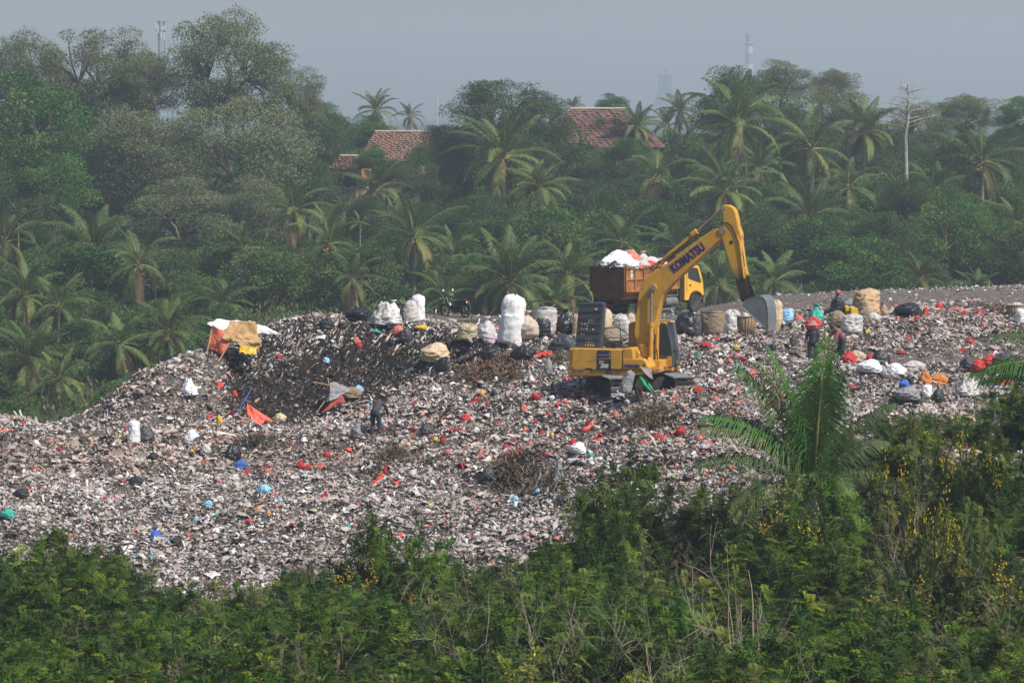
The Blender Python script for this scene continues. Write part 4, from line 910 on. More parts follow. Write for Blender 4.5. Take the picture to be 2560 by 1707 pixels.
# boom, arm
boom = plate('boom', [(640,1150),(618,1060),(625,990),(634,920),(641,850),(648,790),(658,735),(672,697),(693,664),(718,638),(748,613),(833,560),(905,508),(1000,425),(1100,350),(1180,293),(1215,278),(1245,276),(1270,290),(1272,315),(1255,350),(1215,392),(1150,452),(1060,540),(975,620),(905,688),(862,735),(835,775),(815,830),(795,900),(775,985),(752,1070),(728,1150),(712,1210),(690,1228),(660,1205)], -0.26, 0.26, M_yel, bevel=0.03)
arm = plate('arm', [(1252,118),(1262,104),(1280,98),(1312,102),(1340,120),(1358,150),(1370,200),(1380,262),(1392,295),(1402,330),(1398,360),(1408,430),(1420,530),(1436,640),(1456,730),(1470,778),(1440,800),(1412,815),(1398,795),(1384,745),(1362,668),(1336,590),(1312,522),(1292,452),(1272,380),(1258,330),(1254,300),(1262,250),(1272,190),(1262,150)], -0.2, 0.2, M_arm, bevel=0.03)
# arm's own coordinates start at the ground, so the dirty lower end follows height
def seg(name, a, b, r0, m, v=0.0, n=12, parent=exc, ends=True):
    p, q = E(*Z1(*a, v), v), E(*Z1(*b, v), v); mb = MB().tube([p, q], r0, n)
    return mb.build(name, m, parent, smooth=False)
def pin(a, v0, v1, r, m=M_pin, parent=boom, name='pin'):
    u, z = Z1(*a, v1); return MB().tube([E(u, z, v0), E(u, z, v1)], r, 14).build(name, m, parent)
pin((1262, 288), -0.30, 0.30, 0.13, parent=boom); pin((1268, 122), -0.22, 0.24, 0.085, parent=arm); pin((755, 720), -0.42, 0.42, 0.10, M_pin); pin((755, 720), 0.30, 0.40, 0.13, M_yel, name='boss')
MB().tube([E(*Z1(1330, 380, 0.2), 0.15), E(*Z1(1330, 380, 0.2), 0.206)], 0.07, 12).build('stain_patch', M_hose, arm)
# arm cylinder along the top of the boom
seg('arm_cylinder', (835, 520), (1075, 305), 0.085, M_yel, 0.0); MB().tube([E(*Z1(1050, 325), 0), E(*Z1(1085, 298), 0)], 0.125, 12).build('cylinder_head', M_yel, exc)
seg('arm_cylinder_rod', (1075, 307), (1268, 122), 0.042, M_pin, 0.0)
MB().tube([E(*Z1(820, 530), -0.16), E(*Z1(820, 530), 0.16)], 0.09, 10).build('cylinder_bracket', M_yel, exc)
# boom cylinders: two, either side of the boom
for v, top in ((0.36, (748, 712)), (-0.36, (748, 712))):
    uT, zT = Z1(748, 712, 0.36); uM, zM = Z1(745, 1000, 0.36); uB, zB = Z1(742, 1290, 0.36)
    c = MB().tube([E(uM, zM, v), E(uB, zB, v)], 0.085, 14); c.tube([E(uM, zM+0.06, v), E(uM, zM-0.06, v)], 0.11, 14)
    co = c.build('boom_cylinder', M_yel, exc); MB().tube([E(uT, zT, v), E(uM, zM, v)], 0.045, 12).build('rod', M_steel, co)
# hoses
def hose(zp, v, r=0.022, m=M_hose, parent=boom):
    pts = [E(*Z1(a, b, v), v) for a, b in zp]; MB().tube(pts, r, 6).build('hose', m, parent)
hose([(730,615),(745,575),(775,545),(815,525),(850,500),(950,425),(1050,350),(1150,280),(1215,262)], 0.17); hose([(760,595),(800,545),(870,505),(980,425),(1100,335),(1190,283)], 0.05)
hose([(1240,246),(1268,230),(1305,232),(1335,258),(1355,300),(1368,345)], 0.22, 0.018); hose([(1372,330),(1388,380),(1400,460),(1412,560),(1425,650)], 0.22, 0.03, M_yel, arm)
hose([(1385,340),(1402,400),(1418,480),(1428,560)], 0.16, 0.022, M_hose, arm)
hose([(765,1030),(772,1100),(766,1200),(780,1290),(790,1370)], 0.30); hose([(785,1180),(795,1240),(790,1300),(800,1380)], 0.24); hose([(775,1200),(760,1280),(770,1340),(782,1390)], 0.33)
# bucket cylinder on the front of the arm, linkage
seg('bucket_cylinder', (1392, 345), (1448, 625), 0.075, M_yel, 0.0); seg('bucket_cylinder_rod', (1446, 620), (1470, 740), 0.05, M_hose, 0.0)
for v in (-0.15, 0.15): plate('bucket_link', [(1440, 640), (1462, 632), (1480, 700), (1508, 775), (1480, 792), (1455, 720)], v-0.03, v+0.03, M_mud, vref=v)
plate('arm_tip', [(1398, 700), (1432, 690), (1470, 770), (1455, 800), (1420, 830), (1402, 800)], -0.17, 0.17, M_mud, vref=0.1)
# bucket: side cheeks, curved back shell, lip with teeth
VB = 0.52
cheek = [(1410,868),(1414,832),(1432,806),(1490,792),(1530,785),(1556,792),(1578,822),(1590,870),(1594,930),(1593,1000),(1587,1040)]
for v in (VB, -VB):
    pts = [Z1(a, b, VB) for a, b in cheek]; s_ = 1 if v > 0 else -1
    ch = MB().prism(pts, v-0.02, v+0.02, fnE).build('bucket_cheek', M_bucket, exc, bevel=0.006)
    a, b = Vector((*Z1(1408, 868, VB), 0)), Vector((*Z1(1587, 1040, VB), 0))
    MB().tube([E(a.x, a.y, v), E(b.x, b.y, v)], 0.035, 6).build('cutting_edge', M_steel, ch)
bk = [Z1(a, b, VB) for a, b in [(1432,806),(1490,790),(1530,783),(1556,789),(1580,818),(1592,868),(1597,930),(1596,1000),(1590,1045)]]
mb = MB(); vs = []; 
for (u, z) in bk: vs += [E(u, z, VB+0.03), E(u, z, -VB-0.03)]
inner = []
for (u, z) in bk:
    c = Vector((sum(p[0] for p in bk)/len(bk)-0.15, sum(p[1] for p in bk)/len(bk))); d = (Vector((u, z))-c).normalized()*0.03; inner.append((u-d.x, z-d.y))
vi = []
for (u, z) in inner: vi += [E(u, z, VB+0.03), E(u, z, -VB-0.03)]
n_ = len(vs); fs = []
for i in range(len(bk)-1):
    a = 2*i; fs += [(a, a+1, a+3, a+2), (n_+a, n_+a+2, n_+a+3, n_+a+1), (a, a+2, n_+a+2, n_+a), (a+1, n_+a+1, n_+a+3, a+3)]
mb.add(vs+vi, fs+[(0, n_, n_+1, 1), (n_-2, n_-1, 2*n_-1, 2*n_-2)]); mb.build('bucket_shell', M_bucket, exc)
MB().prism([Z1(1560,1000,VB), Z1(1597,1000,VB), Z1(1594,1052,VB), Z1(1575,1052,VB)], -VB-0.03, VB+0.03, fnE).build('bucket_lip', M_steel, exc)
for k in range(5):
    v = -VB+0.1+k*(2*VB-0.2)/4; t = [Z1(a, b, VB) for a, b in [(1572,1045),(1592,1045),(1586,1080),(1580,1080)]]
    MB().prism(t, v-0.045, v+0.045, fnE).build('tooth', M_track, exc)
plate('bucket_ear', [(1420,812),(1425,780),(1450,770),(1500,768),(1520,788),(1490,800),(1450,806)], -0.2, 0.2, M_mud, vref=0.2)
# upper body ------------------------------------------------------
VR = 1.30
def zz(y, v=VR): return Z1(500, y, v)[1]
def uu(x, v=VR): return Z1(x, 1200, v)[0]
zt, zb, zk, zs = zz(1188), zz(1338), zz(1385), zz(1340)
# counterweight with rounded rear, plan outline extruded upwards
ur = uu(100)
plan = [(ur+0.42, VR), (ur+0.16, VR-0.08), (ur+0.04, VR-0.3), (ur-0.03, VR-0.8), (ur-0.06, 0), (ur-0.03, -VR+0.8), (ur+0.04, -VR+0.3), (ur+0.16, -VR+0.08), (ur+0.42, -VR), (ur+0.55, -VR), (ur+0.55, VR)]
def vert(mb, pl, z0, z1): return mb.prism(pl, z0, z1, lambda a, b, t: E(a, t, b))
vert(MB(), plan, zb-0.12, zt-0.02).build('counterweight', M_yel, exc, bevel=0.06)
u1 = uu(338); u2 = uu(436); u3 = uu(520); u4 = uu(605)
ebox(MB(), uu(150)+0.01, u1-0.01, zb+0.01, zt, 0.75, VR+0.005).build('side_door', M_yel, exc, bevel=0.02)
ebox(MB(), u1+0.01, u2-0.01, zb+0.01, zt, 0.75, VR+0.005).build('side_door', M_yel, exc, bevel=0.02)
ebox(MB(), u2+0.01, u3-0.01, zb+0.01, zt, 0.6, VR+0.005).build('side_door', M_yel, exc, bevel=0.02)
ebox(MB(), uu(150), u3, zb-0.05, zt-0.10, -VR, 0.74).build('engine_bay', M_yel, exc, bevel=0.02)
tank = MB().prism([Z1(524, 1180, VR), Z1(592, 1176, VR), Z1(600, 1192, VR), Z1(606, 1250, VR), Z1(606, 1335, VR), Z1(524, 1335, VR)], 0.45, VR+0.005, fnE).build('fuel_tank', M_yel, exc, bevel=0.03)
box_ = MB().prism([Z1(527, 1258, VR), Z1(672, 1258, VR), Z1(690, 1268, VR), Z1(716, 1320, VR), Z1(716, 1335, VR), Z1(527, 1335, VR)], 0.35, VR+0.02, fnE).build('tool_box', M_yel, exc, bevel=0.03)
frame = MB().prism([Z1(108, 1338, VR), Z1(760, 1336, VR), Z1(760, 1372, VR), Z1(600, 1385, VR), Z1(160, 1392, VR), Z1(118, 1380, VR)], -VR+0.1, VR-0.02, fnE).build('base_frame', M_yelskirt, exc, bevel=0.03)
# boom mount and cab-side deck
ebox(MB(), uu(640, 0.3), Z1(840, 1300, 0)[0], zb-0.08, zb+0.28, -0.42, 0.42).build('boom_mount', M_yel, exc, bevel=0.02)
for v in (0.33, -0.33): plate('mount_plate', [(655,1150),(700,1140),(735,1200),(760,1370),(640,1370)], v-0.03, v+0.03, M_yel, vref=0.33)
# decals
M2 = exc
def txt(body, name, m, size, zx, zy, v, ang, parent, shear=0.0, bold=0.006, sx=1.0):
    cu = bpy.data.curves.new(name, 'FONT'); cu.body = body; cu.size = size; cu.extrude = 0.004; cu.offset = bold; cu.shear = shear; cu.align_x = 'CENTER'; cu.align_y = 'CENTER'; cu.space_character = 1.04
    dg = bpy.data.objects.new('tmp', cu); COL.objects.link(dg); me = bpy.data.meshes.new_from_object(dg.evaluated_get(bpy.context.evaluated_depsgraph_get())); bpy.data.objects.remove(dg)
    me.materials.clear(); o = link(name, me, m, parent)
    u, z = Z1(zx, zy, v); ex = Vector((ca, -sa, 0)); ez = Vector((0, 0, 1)); nrm = ex.cross(ez)  # towards the viewer
    c_, s_ = math.cos(ang), math.sin(ang); X = ex*c_+ez*s_; Y = -ex*s_+ez*c_; N = X.cross(Y)
    Mx = Matrix((X*sx, Y, N)).transposed().to_4x4(); Mx.translation = E(u, z, v+0.006); o.matrix_local = Mx
    return o
p0 = Vector(Z1(905, 585, 0.26)); p1 = Vector(Z1(1130, 410, 0.26)); an = math.atan2(p1.y-p0.y, p1.x-p0.x)
L_ = (p1-p0).length
kt = txt('KOMATSU', 'boom_lettering', M_blue, 0.43, 1013, 498, 0.262, an, boom, bold=0.02)
kt.scale = kt.scale*(L_*1.06/max(0.1, kt.dimensions.x if kt.dimensions.x > 0 else 1)) if False else kt.scale
bpy.context.view_layer.update()
wd = max(v.co.x for v in kt.data.vertices)-min(v.co.x for v in kt.data.vertices)
for v in kt.data.vertices: v.co.x *= (L_*1.04)/wd
k2 = txt('KOMATSU', 'side_lettering', M_blue, 0.15, 592, 1311, VR+0.022, 0, box_, bold=0.006)
wd = max(v.co.x for v in k2.data.vertices)-min(v.co.x for v in k2.data.vertices); tw = uu(650)-uu(534)
for v in k2.data.vertices: v.co.x *= tw/wd
dec = MB().prism([Z1(335, 1258, VR), Z1(436, 1258, VR), Z1(436, 1338, VR), Z1(335, 1338, VR)], VR+0.006, VR+0.012, fnE).build('model_panel', M_decal, exc)
txt('PC', 'model_lettering', M_yeltxt, 0.15, 370, 1284, VR+0.012, 0, dec, shear=0.2, bold=0.004, sx=1.05)
txt('200', 'model_number', M_wht, 0.19, 389, 1312, VR+0.012, 0, dec, shear=0.2, bold=0.006, sx=1.0)
for k, (a, b) in enumerate([(1191, 1198), (1202, 1222), (1230, 1250)]):
    MB().prism([Z1(337, a, VR), Z1(432, a, VR), Z1(432, b, VR), Z1(337, b, VR)], VR+0.006, VR+0.012, fnE).build('decal_stripe', M_decal if k == 0 else M_blue, exc)
for (a, b, c, d) in [(165, 1318, 248, 1338), (300, 1320, 328, 1338), (275, 1265, 318, 1280)]:
    MB().prism([Z1(a, b, VR), Z1(c, b, VR), Z1(c, d, VR), Z1(a, d, VR)], VR+0.006, VR+0.010, fnE).build('worn_sticker', mat('worn_sticker', srgb(165, 140, 95), rough=0.8, var=0.3, scale=20), exc)
for zy in (1296, 1304, 1312): MB().prism([Z1(676, zy, VR), Z1(690, zy, VR), Z1(692, zy+5, VR), Z1(678, zy+5, VR)], VR-0.3, VR+0.024, fnE).build('grille_slot', M_hose, box_)
# railing
def rail(pts, v, r=0.02): MB().tube([E(*Z1(a, b, v), v) for a, b in pts], r, 6).build('handrail', M_hose, exc)
rail([(384, 1180), (384, 1040), (395, 1028), (500, 1020), (512, 1030), (520, 1180)], 0.7); rail([(500, 1022), (560, 1070), (620, 1130), (660, 1200), (680, 1250), (705, 1320)], 1.15); rail([(530, 1165), (640, 1158), (665, 1175)], 0.9); rail([(384, 1100), (510, 1098)], 0.7, 0.014)
MB().tube([E(*Z1(635, 1222, 0.9), 0.8), E(*Z1(635, 1222, 0.9), 0.98)], 0.10, 16).build('filler_cap', M_yel, exc)
for v in (0.55, 0.95): plate('step_plate', [(690,1240),(712,1245),(725,1290),(712,1300),(700,1270)], v-0.05, v+0.05, M_hose, vref=v)
# cab: far side of the boom, front glass turned to the light
c0, c1 = -0.36, -1.36
def zc(a, b): return Z1(a, b, c0)
A_, B_, C_, D_ = zc(580, 990), zc(862, 986), zc(908, 1236), zc(908, 1338); E_ = zc(580, 1338)
outl = [zc(583,1000), zc(592,988), zc(700,984), zc(800,980), zc(850,984), zc(868,1000), zc(892,1120), zc(906,1236), zc(908,1322), zc(583,1338)]
cab = MB().prism(outl, c1, c0, fnE).build('cab', M_grey, exc, bevel=0.03)
MB().prism([zc(583,1000), zc(592,988), zc(640,986), zc(645,1338), zc(583,1338)], c1-0.01, c0+0.02, fnE).build('cab_rear_panel', M_yel, cab, bevel=0.02)
MB().prism([zc(590,984), zc(700,980), zc(800,977), zc(852,980), zc(864,992), zc(700,990)], c1-0.02, c0+0.02, fnE).build('cab_roof', M_yel, cab, bevel=0.01)
MB().prism([zc(812,1012), zc(852,1010), zc(880,1130), zc(892,1222), zc(810,1222)], c0, c0+0.012, fnE).build('side_window', M_glass, cab)
MB().prism([zc(812,1225), zc(822,1225), zc(908,1236), zc(908,1322), zc(815,1322)], c0, c0+0.014, fnE).build('side_panel', M_grey, cab)
MB().prism([zc(822,1312), zc(882,1236), zc(908,1238), zc(908,1314)], c0+0.014, c0+0.022, fnE).build('yellow_flash', M_yel, cab)
MB().prism([zc(815,1324), zc(910,1324), zc(912,1352), zc(815,1352)], c1-0.02, c0+0.03, fnE).build('cab_sill', M_yelskirt, cab, bevel=0.02)
MB().prism([zc(858,1005), zc(872,1005), zc(902,1150), zc(912,1236), zc(900,1236), zc(888,1130)], c0-0.02, c0+0.018, fnE).build('door_pillar', M_grey, cab)
# front window panels (face the machine's front)
def frontq(pa, pb, v0, v1, off, name, m):
    a, b = Vector(pa), Vector(pb); t = (b-a).normalized(); nn = Vector((t.y, -t.x)); nn = nn if nn.x > 0 else -nn
    q = [(a+nn*off), (b+nn*off), (b+nn*(off+0.015)), (a+nn*(off+0.015))]
    return MB().prism([tuple(p) for p in q], v0, v1, fnE).build(name, m, cab)
M_scr = mat('front_glass', (0.075, 0.09, 0.105), rough=0.25, spec=0.6)
frontq(zc(872, 1015), zc(903, 1195), c1+0.07, c0-0.08, 0.004, 'windscreen', M_scr); frontq(zc(905, 1210), zc(908, 1305), c1+0.07, c0-0.08, 0.004, 'lower_windscreen', M_scr)
frontq(zc(909, 1278), zc(909, 1296), c1+0.42, c1+0.60, 0.021, 'sticker', M_wht)
a, b = zc(880, 1000), zc(925, 1330)
MB().tube([E(zc(905, 1040)[0]+0.03, zc(905, 1040)[1], c1-0.05), E(zc(905,1040)[0]+0.16, zc(905,1040)[1]+0.02, c1-0.10), E(zc(925, 1180)[0]+0.16, zc(925,1180)[1], c1-0.10), E(zc(910,1250)[0]+0.02, zc(910,1250)[1], c1-0.05)], 0.016, 6).build('grab_rail', M_hose, cab)
MB().tube([E(zc(905, 1010)[0], zc(905, 1010)[1], c1-0.02), E(zc(905,1010)[0]+0.14, zc(905,1010)[1]-0.02, c1-0.12)], 0.015, 6).build('mirror_arm', M_hose, cab)
ebox(MB(), zc(905,1010)[0]+0.12, zc(905,1010)[0]+0.16, zc(905,1020)[1]-0.25, zc(905,1010)[1], c1-0.2, c1-0.04).build('mirror', M_hose, cab)
# open engine cover standing on the deck: grid of cells with real vent openings
VH = 0.9
def HZ_(zx, zy): return Z1(zx, zy, VH)
cx0, cx1 = 0.0, 1.0
bl, br, tr, tl = [Vector(HZ_(*p)) for p in ((180, 1172), (352, 1182), (372, 838), (206, 845))]
NC, NR = 18, 34
vents = set()
def openr(c0_, c1_, r0_, r1_, step=2):
    for c in range(c0_, c1_):
        for r in range(r0_, r1_):
            if (c-c0_) % 2 == 0 and (r-r0_) % 2 == 0: vents.add((c, r))
openr(8, 13, 19, 22); openr(3, 8, 14, 19); openr(12, 13, 14, 16); openr(3, 7, 10, 12); openr(7, 14, 2, 8)
hp = MB(); 
def hpt(a, b, off):  # a across, b up
    p = (bl.lerp(br, a)).lerp(tl.lerp(tr, a), b); return E(p.x, p.y, VH+off)
for c in range(NC):
    for r in range(NR):
        if (c, r) in vents: continue
        a0, a1, b0, b1 = c/NC, (c+1)/NC, r/NR, (r+1)/NR
        hp.add([hpt(a0, b0, 0), hpt(a1, b0, 0), hpt(a1, b1, 0), hpt(a0, b1, 0)], [(0, 1, 2, 3)])
hood = hp.build('engine_cover', M_grey, exc)
for b in (0.19, 0.36, 0.52, 0.66, 0.82):
    MB().tube([hpt(0.02, b, 0.01), hpt(0.98, b, 0.01)], 0.016, 5).build('rib', M_black, hood)
fr = MB()
fr.prism([(0, 0)]*0 or [(0.93, -0.01), (1.10, -0.01), (1.10, 1.0), (0.93, 1.0)], 0.004, -0.30, lambda a, b, t: hpt(a, b, t)); fr.build('cover_edge', M_grey, hood, bevel=0.03)
MB().prism([(0.0, 0.97), (1.0, 0.97), (1.0, 1.02), (0.0, 1.02)], 0.02, -0.28, lambda a, b, t: hpt(a, b, t)).build('cover_rim', M_grey, hood, bevel=0.01)
MB().prism([(0.0, -0.01), (1.0, -0.01), (1.0, 0.03), (0.0, 0.03)], 0.02, -0.28, lambda a, b, t: hpt(a, b, t)).build('cover_rim', M_grey, hood, bevel=0.01)
MB().prism([(-0.03, 0.0), (0.02, 0.0), (0.02, 1.0), (-0.03, 1.0)], 0.012, -0.26, lambda a, b, t: hpt(a, b, t)).build('cover_edge', M_grey, hood, bevel=0.01)
MB().prism([(0.72, 0.86), (0.83, 0.86), (0.83, 0.89), (0.72, 0.89)], 0.004, 0.012, lambda a, b, t: hpt(a, b, t)).build('sticker', M_wht, hood)
# engine top seen beside the cover
eb = MB(); rs_ = random.Random(4)
for k in range(9):
    u, z = Z1(400+rs_.uniform(0, 110), 1165, 0.5); eb.box(E(u, z+0.05, 0.1+rs_.uniform(-0.4, 0.5)), (rs_.uniform(0.1, 0.3), rs_.uniform(0.1, 0.3), rs_.uniform(0.1, 0.3)))
eb.build('engine_top', M_hose, exc)
# undercarriage: turned towards the viewer
TA = R(-79); tf = Vector((math.cos(TA), math.sin(TA), 0)); tr_ = Vector((tf.y, -tf.x, 0))   # tr_ = machine's right
def U(a, b, z): return tf*a+tr_*b+Vector((0, 0, z))
Ltr, rr_, wtr = 2.08, 0.40, 0.70
for s in (-1, 1):
    tk = empty('track', (0, 0, 0), parent=exc)
    path = []
    n1 = 13; pitch = 0.19
    total = 4*(Ltr-rr_)+2*math.pi*rr_; cnt = int(total/pitch)
    for k in range(cnt):
        d = k*total/cnt; st = 2*(Ltr-rr_)
        if d < st: path.append((Ltr-rr_-d, 2*rr_, 0.0, 0))
        elif d < st+math.pi*rr_: t = (d-st)/rr_; path.append((-(Ltr-rr_)-rr_*math.sin(t), rr_+rr_*math.cos(t), t, 1))
        elif d < 2*st+math.pi*rr_: path.append((-(Ltr-rr_)+(d-st-math.pi*rr_), 0, math.pi, 2))
        else: t = (d-2*st-math.pi*rr_)/rr_+math.pi; path.append(((Ltr-rr_)-rr_*math.sin(t), rr_+rr_*math.cos(t), t, 3))
    pads = MB()
    for (a, z, t, _) in path:
        c_, s_ = math.cos(t), math.sin(t)
        def q(da, dz, w_): return U(a+da*c_-dz*s_, s*1.17+w_, z+da*s_*1+dz*c_) if False else U(a+da*c_+dz*(-s_), s*1.17+w_, z-da*s_+dz*c_ if False else z+(-da*s_)+dz*c_)
        prof = [(-0.088, -0.02), (0.088, -0.02), (0.088, 0.012), (0.05, 0.012), (0.045, 0.045), (0.025, 0.045), (0.02, 0.012), (-0.03, 0.012), (-0.035, 0.04), (-0.05, 0.04), (-0.055, 0.012), (-0.088, 0.012)]
        m_ = len(prof); vs = [q(p[0], p[1], -wtr/2) for p in prof]+[q(p[0], p[1], wtr/2) for p in prof]
        pads.add(vs, [tuple(range(m_)), tuple(range(m_, 2*m_))[::-1]]+[(i, (i+1) % m_, (i+1) % m_+m_, i+m_) for i in range(m_)])
    pads.build('track_shoes', M_track, tk)
    for a in (Ltr-rr_, -(Ltr-rr_)):
        MB().tube([U(a, s*1.17-0.12, rr_), U(a, s*1.17+0.12, rr_)], rr_-0.05, 16).build('idler_wheel', M_mud, tk)
    fb = MB(); fb.prism([(-(Ltr-rr_)+0.1, 0.12), (Ltr-rr_-0.1, 0.12), (Ltr-rr_-0.1, 0.6), (-(Ltr-rr_)+0.1, 0.6)], s*1.17-0.16, s*1.17+0.16, lambda a, b, t: U(a, t, b)); fb.build('track_frame', M_mud, tk)
xf = MB(); xf.prism([(-0.8, 0.28), (0.8, 0.28), (0.7, 0.72), (-0.7, 0.72)], -1.0, 1.0, lambda a, b, t: U(a, t, b)); xf.build('cross_frame', M_mud, exc, bevel=0.05)
MB().tube([(0, 0, 0.6), (0, 0, zk+0.25)], 0.62, 24).build('slewing_ring', M_mud, exc)

# ------------------------------------------------------------------ tipper truck
TD = 145.0; TB = R(51); TZ = mz((1600-CX)/F*146, 146)-0.02
t0 = at(1519, 790, TD-0.3); TR = empty('tipper_truck', (t0.x, TD-0.3, TZ), TB)
TR.scale = (1.08, 1, 1)
tag(TR, 'rusty orange tipper truck with a yellow cab, its bed heaped with bags', 'truck')
M_rust = mat('rusty_orange', srgb(168, 110, 56), rough=0.75, var=0.16, scale=2.2, dirt=(0.15, 0.075, 0.032), dirt_amt=0.55, dirt_scale=1.4)
M_rust2 = mat('rusty_brown_tailgate', srgb(112, 74, 44), rough=0.8, var=0.25, scale=2, dirt=(0.085, 0.045, 0.022), dirt_amt=0.6, dirt_scale=1.6)
M_cab = mat('cab_yellow', srgb(228, 172, 62), rough=0.4, var=0.06, scale=2, dirt=(0.30, 0.19, 0.08), dirt_amt=0.12)
M_dk = mat('chassis_black', (0.022, 0.022, 0.025), rough=0.7, var=0.3)
M_gr = mat('chassis_grey', (0.15, 0.155, 0.16), rough=0.6, var=0.2)
M_tyre = mat('tyre', (0.028, 0.028, 0.03), rough=0.85, var=0.2, dirt=(0.10, 0.09, 0.08), dirt_amt=0.4)
hw = 1.03; zb0, zb1, zb2 = 1.02, 1.30, 2.42; Lb = 3.95
hexo = [(-hw, zb2), (-hw, zb1), (-hw+0.28, zb0), (hw-0.28, zb0), (hw, zb1), (hw, zb2)]     # across (y), up
bed = empty('tipper_bed', (0, 0, 0), parent=TR)
inn = [(-hw+0.05, zb2), (-hw+0.05, zb1+0.02), (-hw+0.30, zb0+0.05), (hw-0.30, zb0+0.05), (hw-0.05, zb1+0.02), (hw-0.05, zb2)]
sh_ = MB(); m6 = 6
vs = [Vector((x, p[0], p[1])) for x in (0.04, Lb) for p in hexo]+[Vector((x, p[0], p[1])) for x in (0.04, Lb) for p in inn]
fs = []
for i in range(5): fs += [(i, i+1, m6+i+1, m6+i), (12+i, 18+i, 18+i+1, 12+i+1)]
fs += [(0, 6, 18, 12), (5, 17, 23, 11)]+[(i, 12+i, 13+i, i+1) for i in range(5)]
sh_.add(vs, fs).build('bed_shell', M_rust, bed)
MB().prism(hexo, Lb, Lb+0.05, lambda a, b, t: Vector((t, a, b))).build('headboard', M_rust, bed)
tg = MB().prism(hexo, -0.01, 0.04, lambda a, b, t: Vector((t, a, b))).build('tailgate', M_rust2, bed)
for z in (1.30, 1.66, 2.05, 2.40): MB().box((-0.035, 0, z), (0.05, 2*hw-0.03 if z > 1.2 else 1.5, 0.05)).build('tailgate_rib', M_rust2, tg)
for y in (-hw+0.04, -0.05, 0.05, hw-0.04): MB().box((-0.035, y, 1.86), (0.056, 0.055, 1.12)).build('tailgate_post', M_rust2, tg)
for s in (-1, 1):
    MB().box((Lb/2, s*(hw+0.02), zb2-0.03), (Lb, 0.10, 0.10)).build('top_rail', M_rust, bed)
    MB().box((Lb/2, s*(hw+0.025), zb1+0.52), (Lb-0.02, 0.05, 0.07)).build('side_rail', M_rust, bed)
    MB().box((Lb/2, s*(hw+0.025), zb1-0.02), (Lb-0.02, 0.055, 0.09)).build('side_rail', M_rust, bed)
    for k in range(7): MB().box((0.05+k*(Lb-0.1)/6, s*(hw+0.027), zb1+0.53), (0.07, 0.065, 1.12)).build('side_rib', M_rust, bed)
em = MB(); em.lathe([(0.075, -0.004), (0.075, 0.004)], 20, Matrix.Translation((0.46, -hw-0.006, 2.22)) @ Matrix.Rotation(math.pi/2, 4, 'X')); em.lathe([(0.105, -0.004), (0.105, 0.004)], 20, Matrix.Translation((0.46, -hw-0.008, 2.02)) @ Matrix.Rotation(math.pi/2, 4, 'X')); em.lathe([(0.06, -0.006), (0.06, 0.006)], 5, Matrix.Translation((0.46, -hw-0.008, 1.89)) @ Matrix.Rotation(math.pi/2, 4, 'X')); em.build('faded_white_emblem', mat('faded_white', (0.55, 0.52, 0.46), rough=0.8, var=0.3, scale=20), bed)
MB().box((Lb/2-0.1, 0, 0.93), (Lb-0.2, 1.3, 0.14)).build('bed_subframe', M_rust, bed)
MB().box((-0.05, 0.55, 0.83), (0.2, 0.32, 0.30)).build('mud_flap', M_dk, TR); MB().box((0.1, 0.0, 0.93), (0.2, 1.3, 0.12)).build('rear_crossmember', M_dk, TR)
for s in (-0.38, 0.38): MB().box((2.85, s, 0.72), (5.6, 0.10, 0.20)).build('chassis_rail', M_dk, TR)
MB().box((0.35, 0, 0.42), (0.12, 1.9, 0.12)).build('rear_bumper', M_dk, TR); MB().box((0.28, 0.1, 0.55), (0.03, 0.42, 0.14)).build('number_plate', mat('dirty_red_plate', (0.20, 0.05, 0.045), rough=0.7), TR)
def wheel(x, y, wid=0.24, r=0.43, name='wheel', twin=False):
    e = empty(name, (x, y, r), parent=TR); Mx = Matrix.Rotation(math.pi/2, 4, 'X')
    for o in ((0,) if not twin else (-0.14, 0.14)):
        MB().lathe([(r*0.55, -wid/2), (r*0.90, -wid/2), (r, -wid*0.32), (r, wid*0.32), (r*0.90, wid/2), (r*0.55, wid/2)], 28, Matrix.Translation((0, o, 0)) @ Mx).build('tyre', M_tyre, e)
    MB().lathe([(r*0.55, -wid*0.42), (r*0.50, -wid*0.2), (r*0.3, -wid*0.12), (r*0.22, -wid*0.4), (r*0.1, -wid*0.42)], 20, Mx @ Matrix.Rotation(0 if y > 0 else 0, 4, 'X')).build('rim', M_gr, e)
    MB().lathe([(r*0.55, wid*0.42), (r*0.50, wid*0.2), (r*0.3, wid*0.12), (r*0.22, wid*0.4), (r*0.1, wid*0.42)], 20, Mx).build('hub', M_gr, e)
for s in (-1, 1): wheel(5.35, s*0.86, name='front_wheel'); wheel(1.75, s*0.74, name='rear_wheel', twin=True)
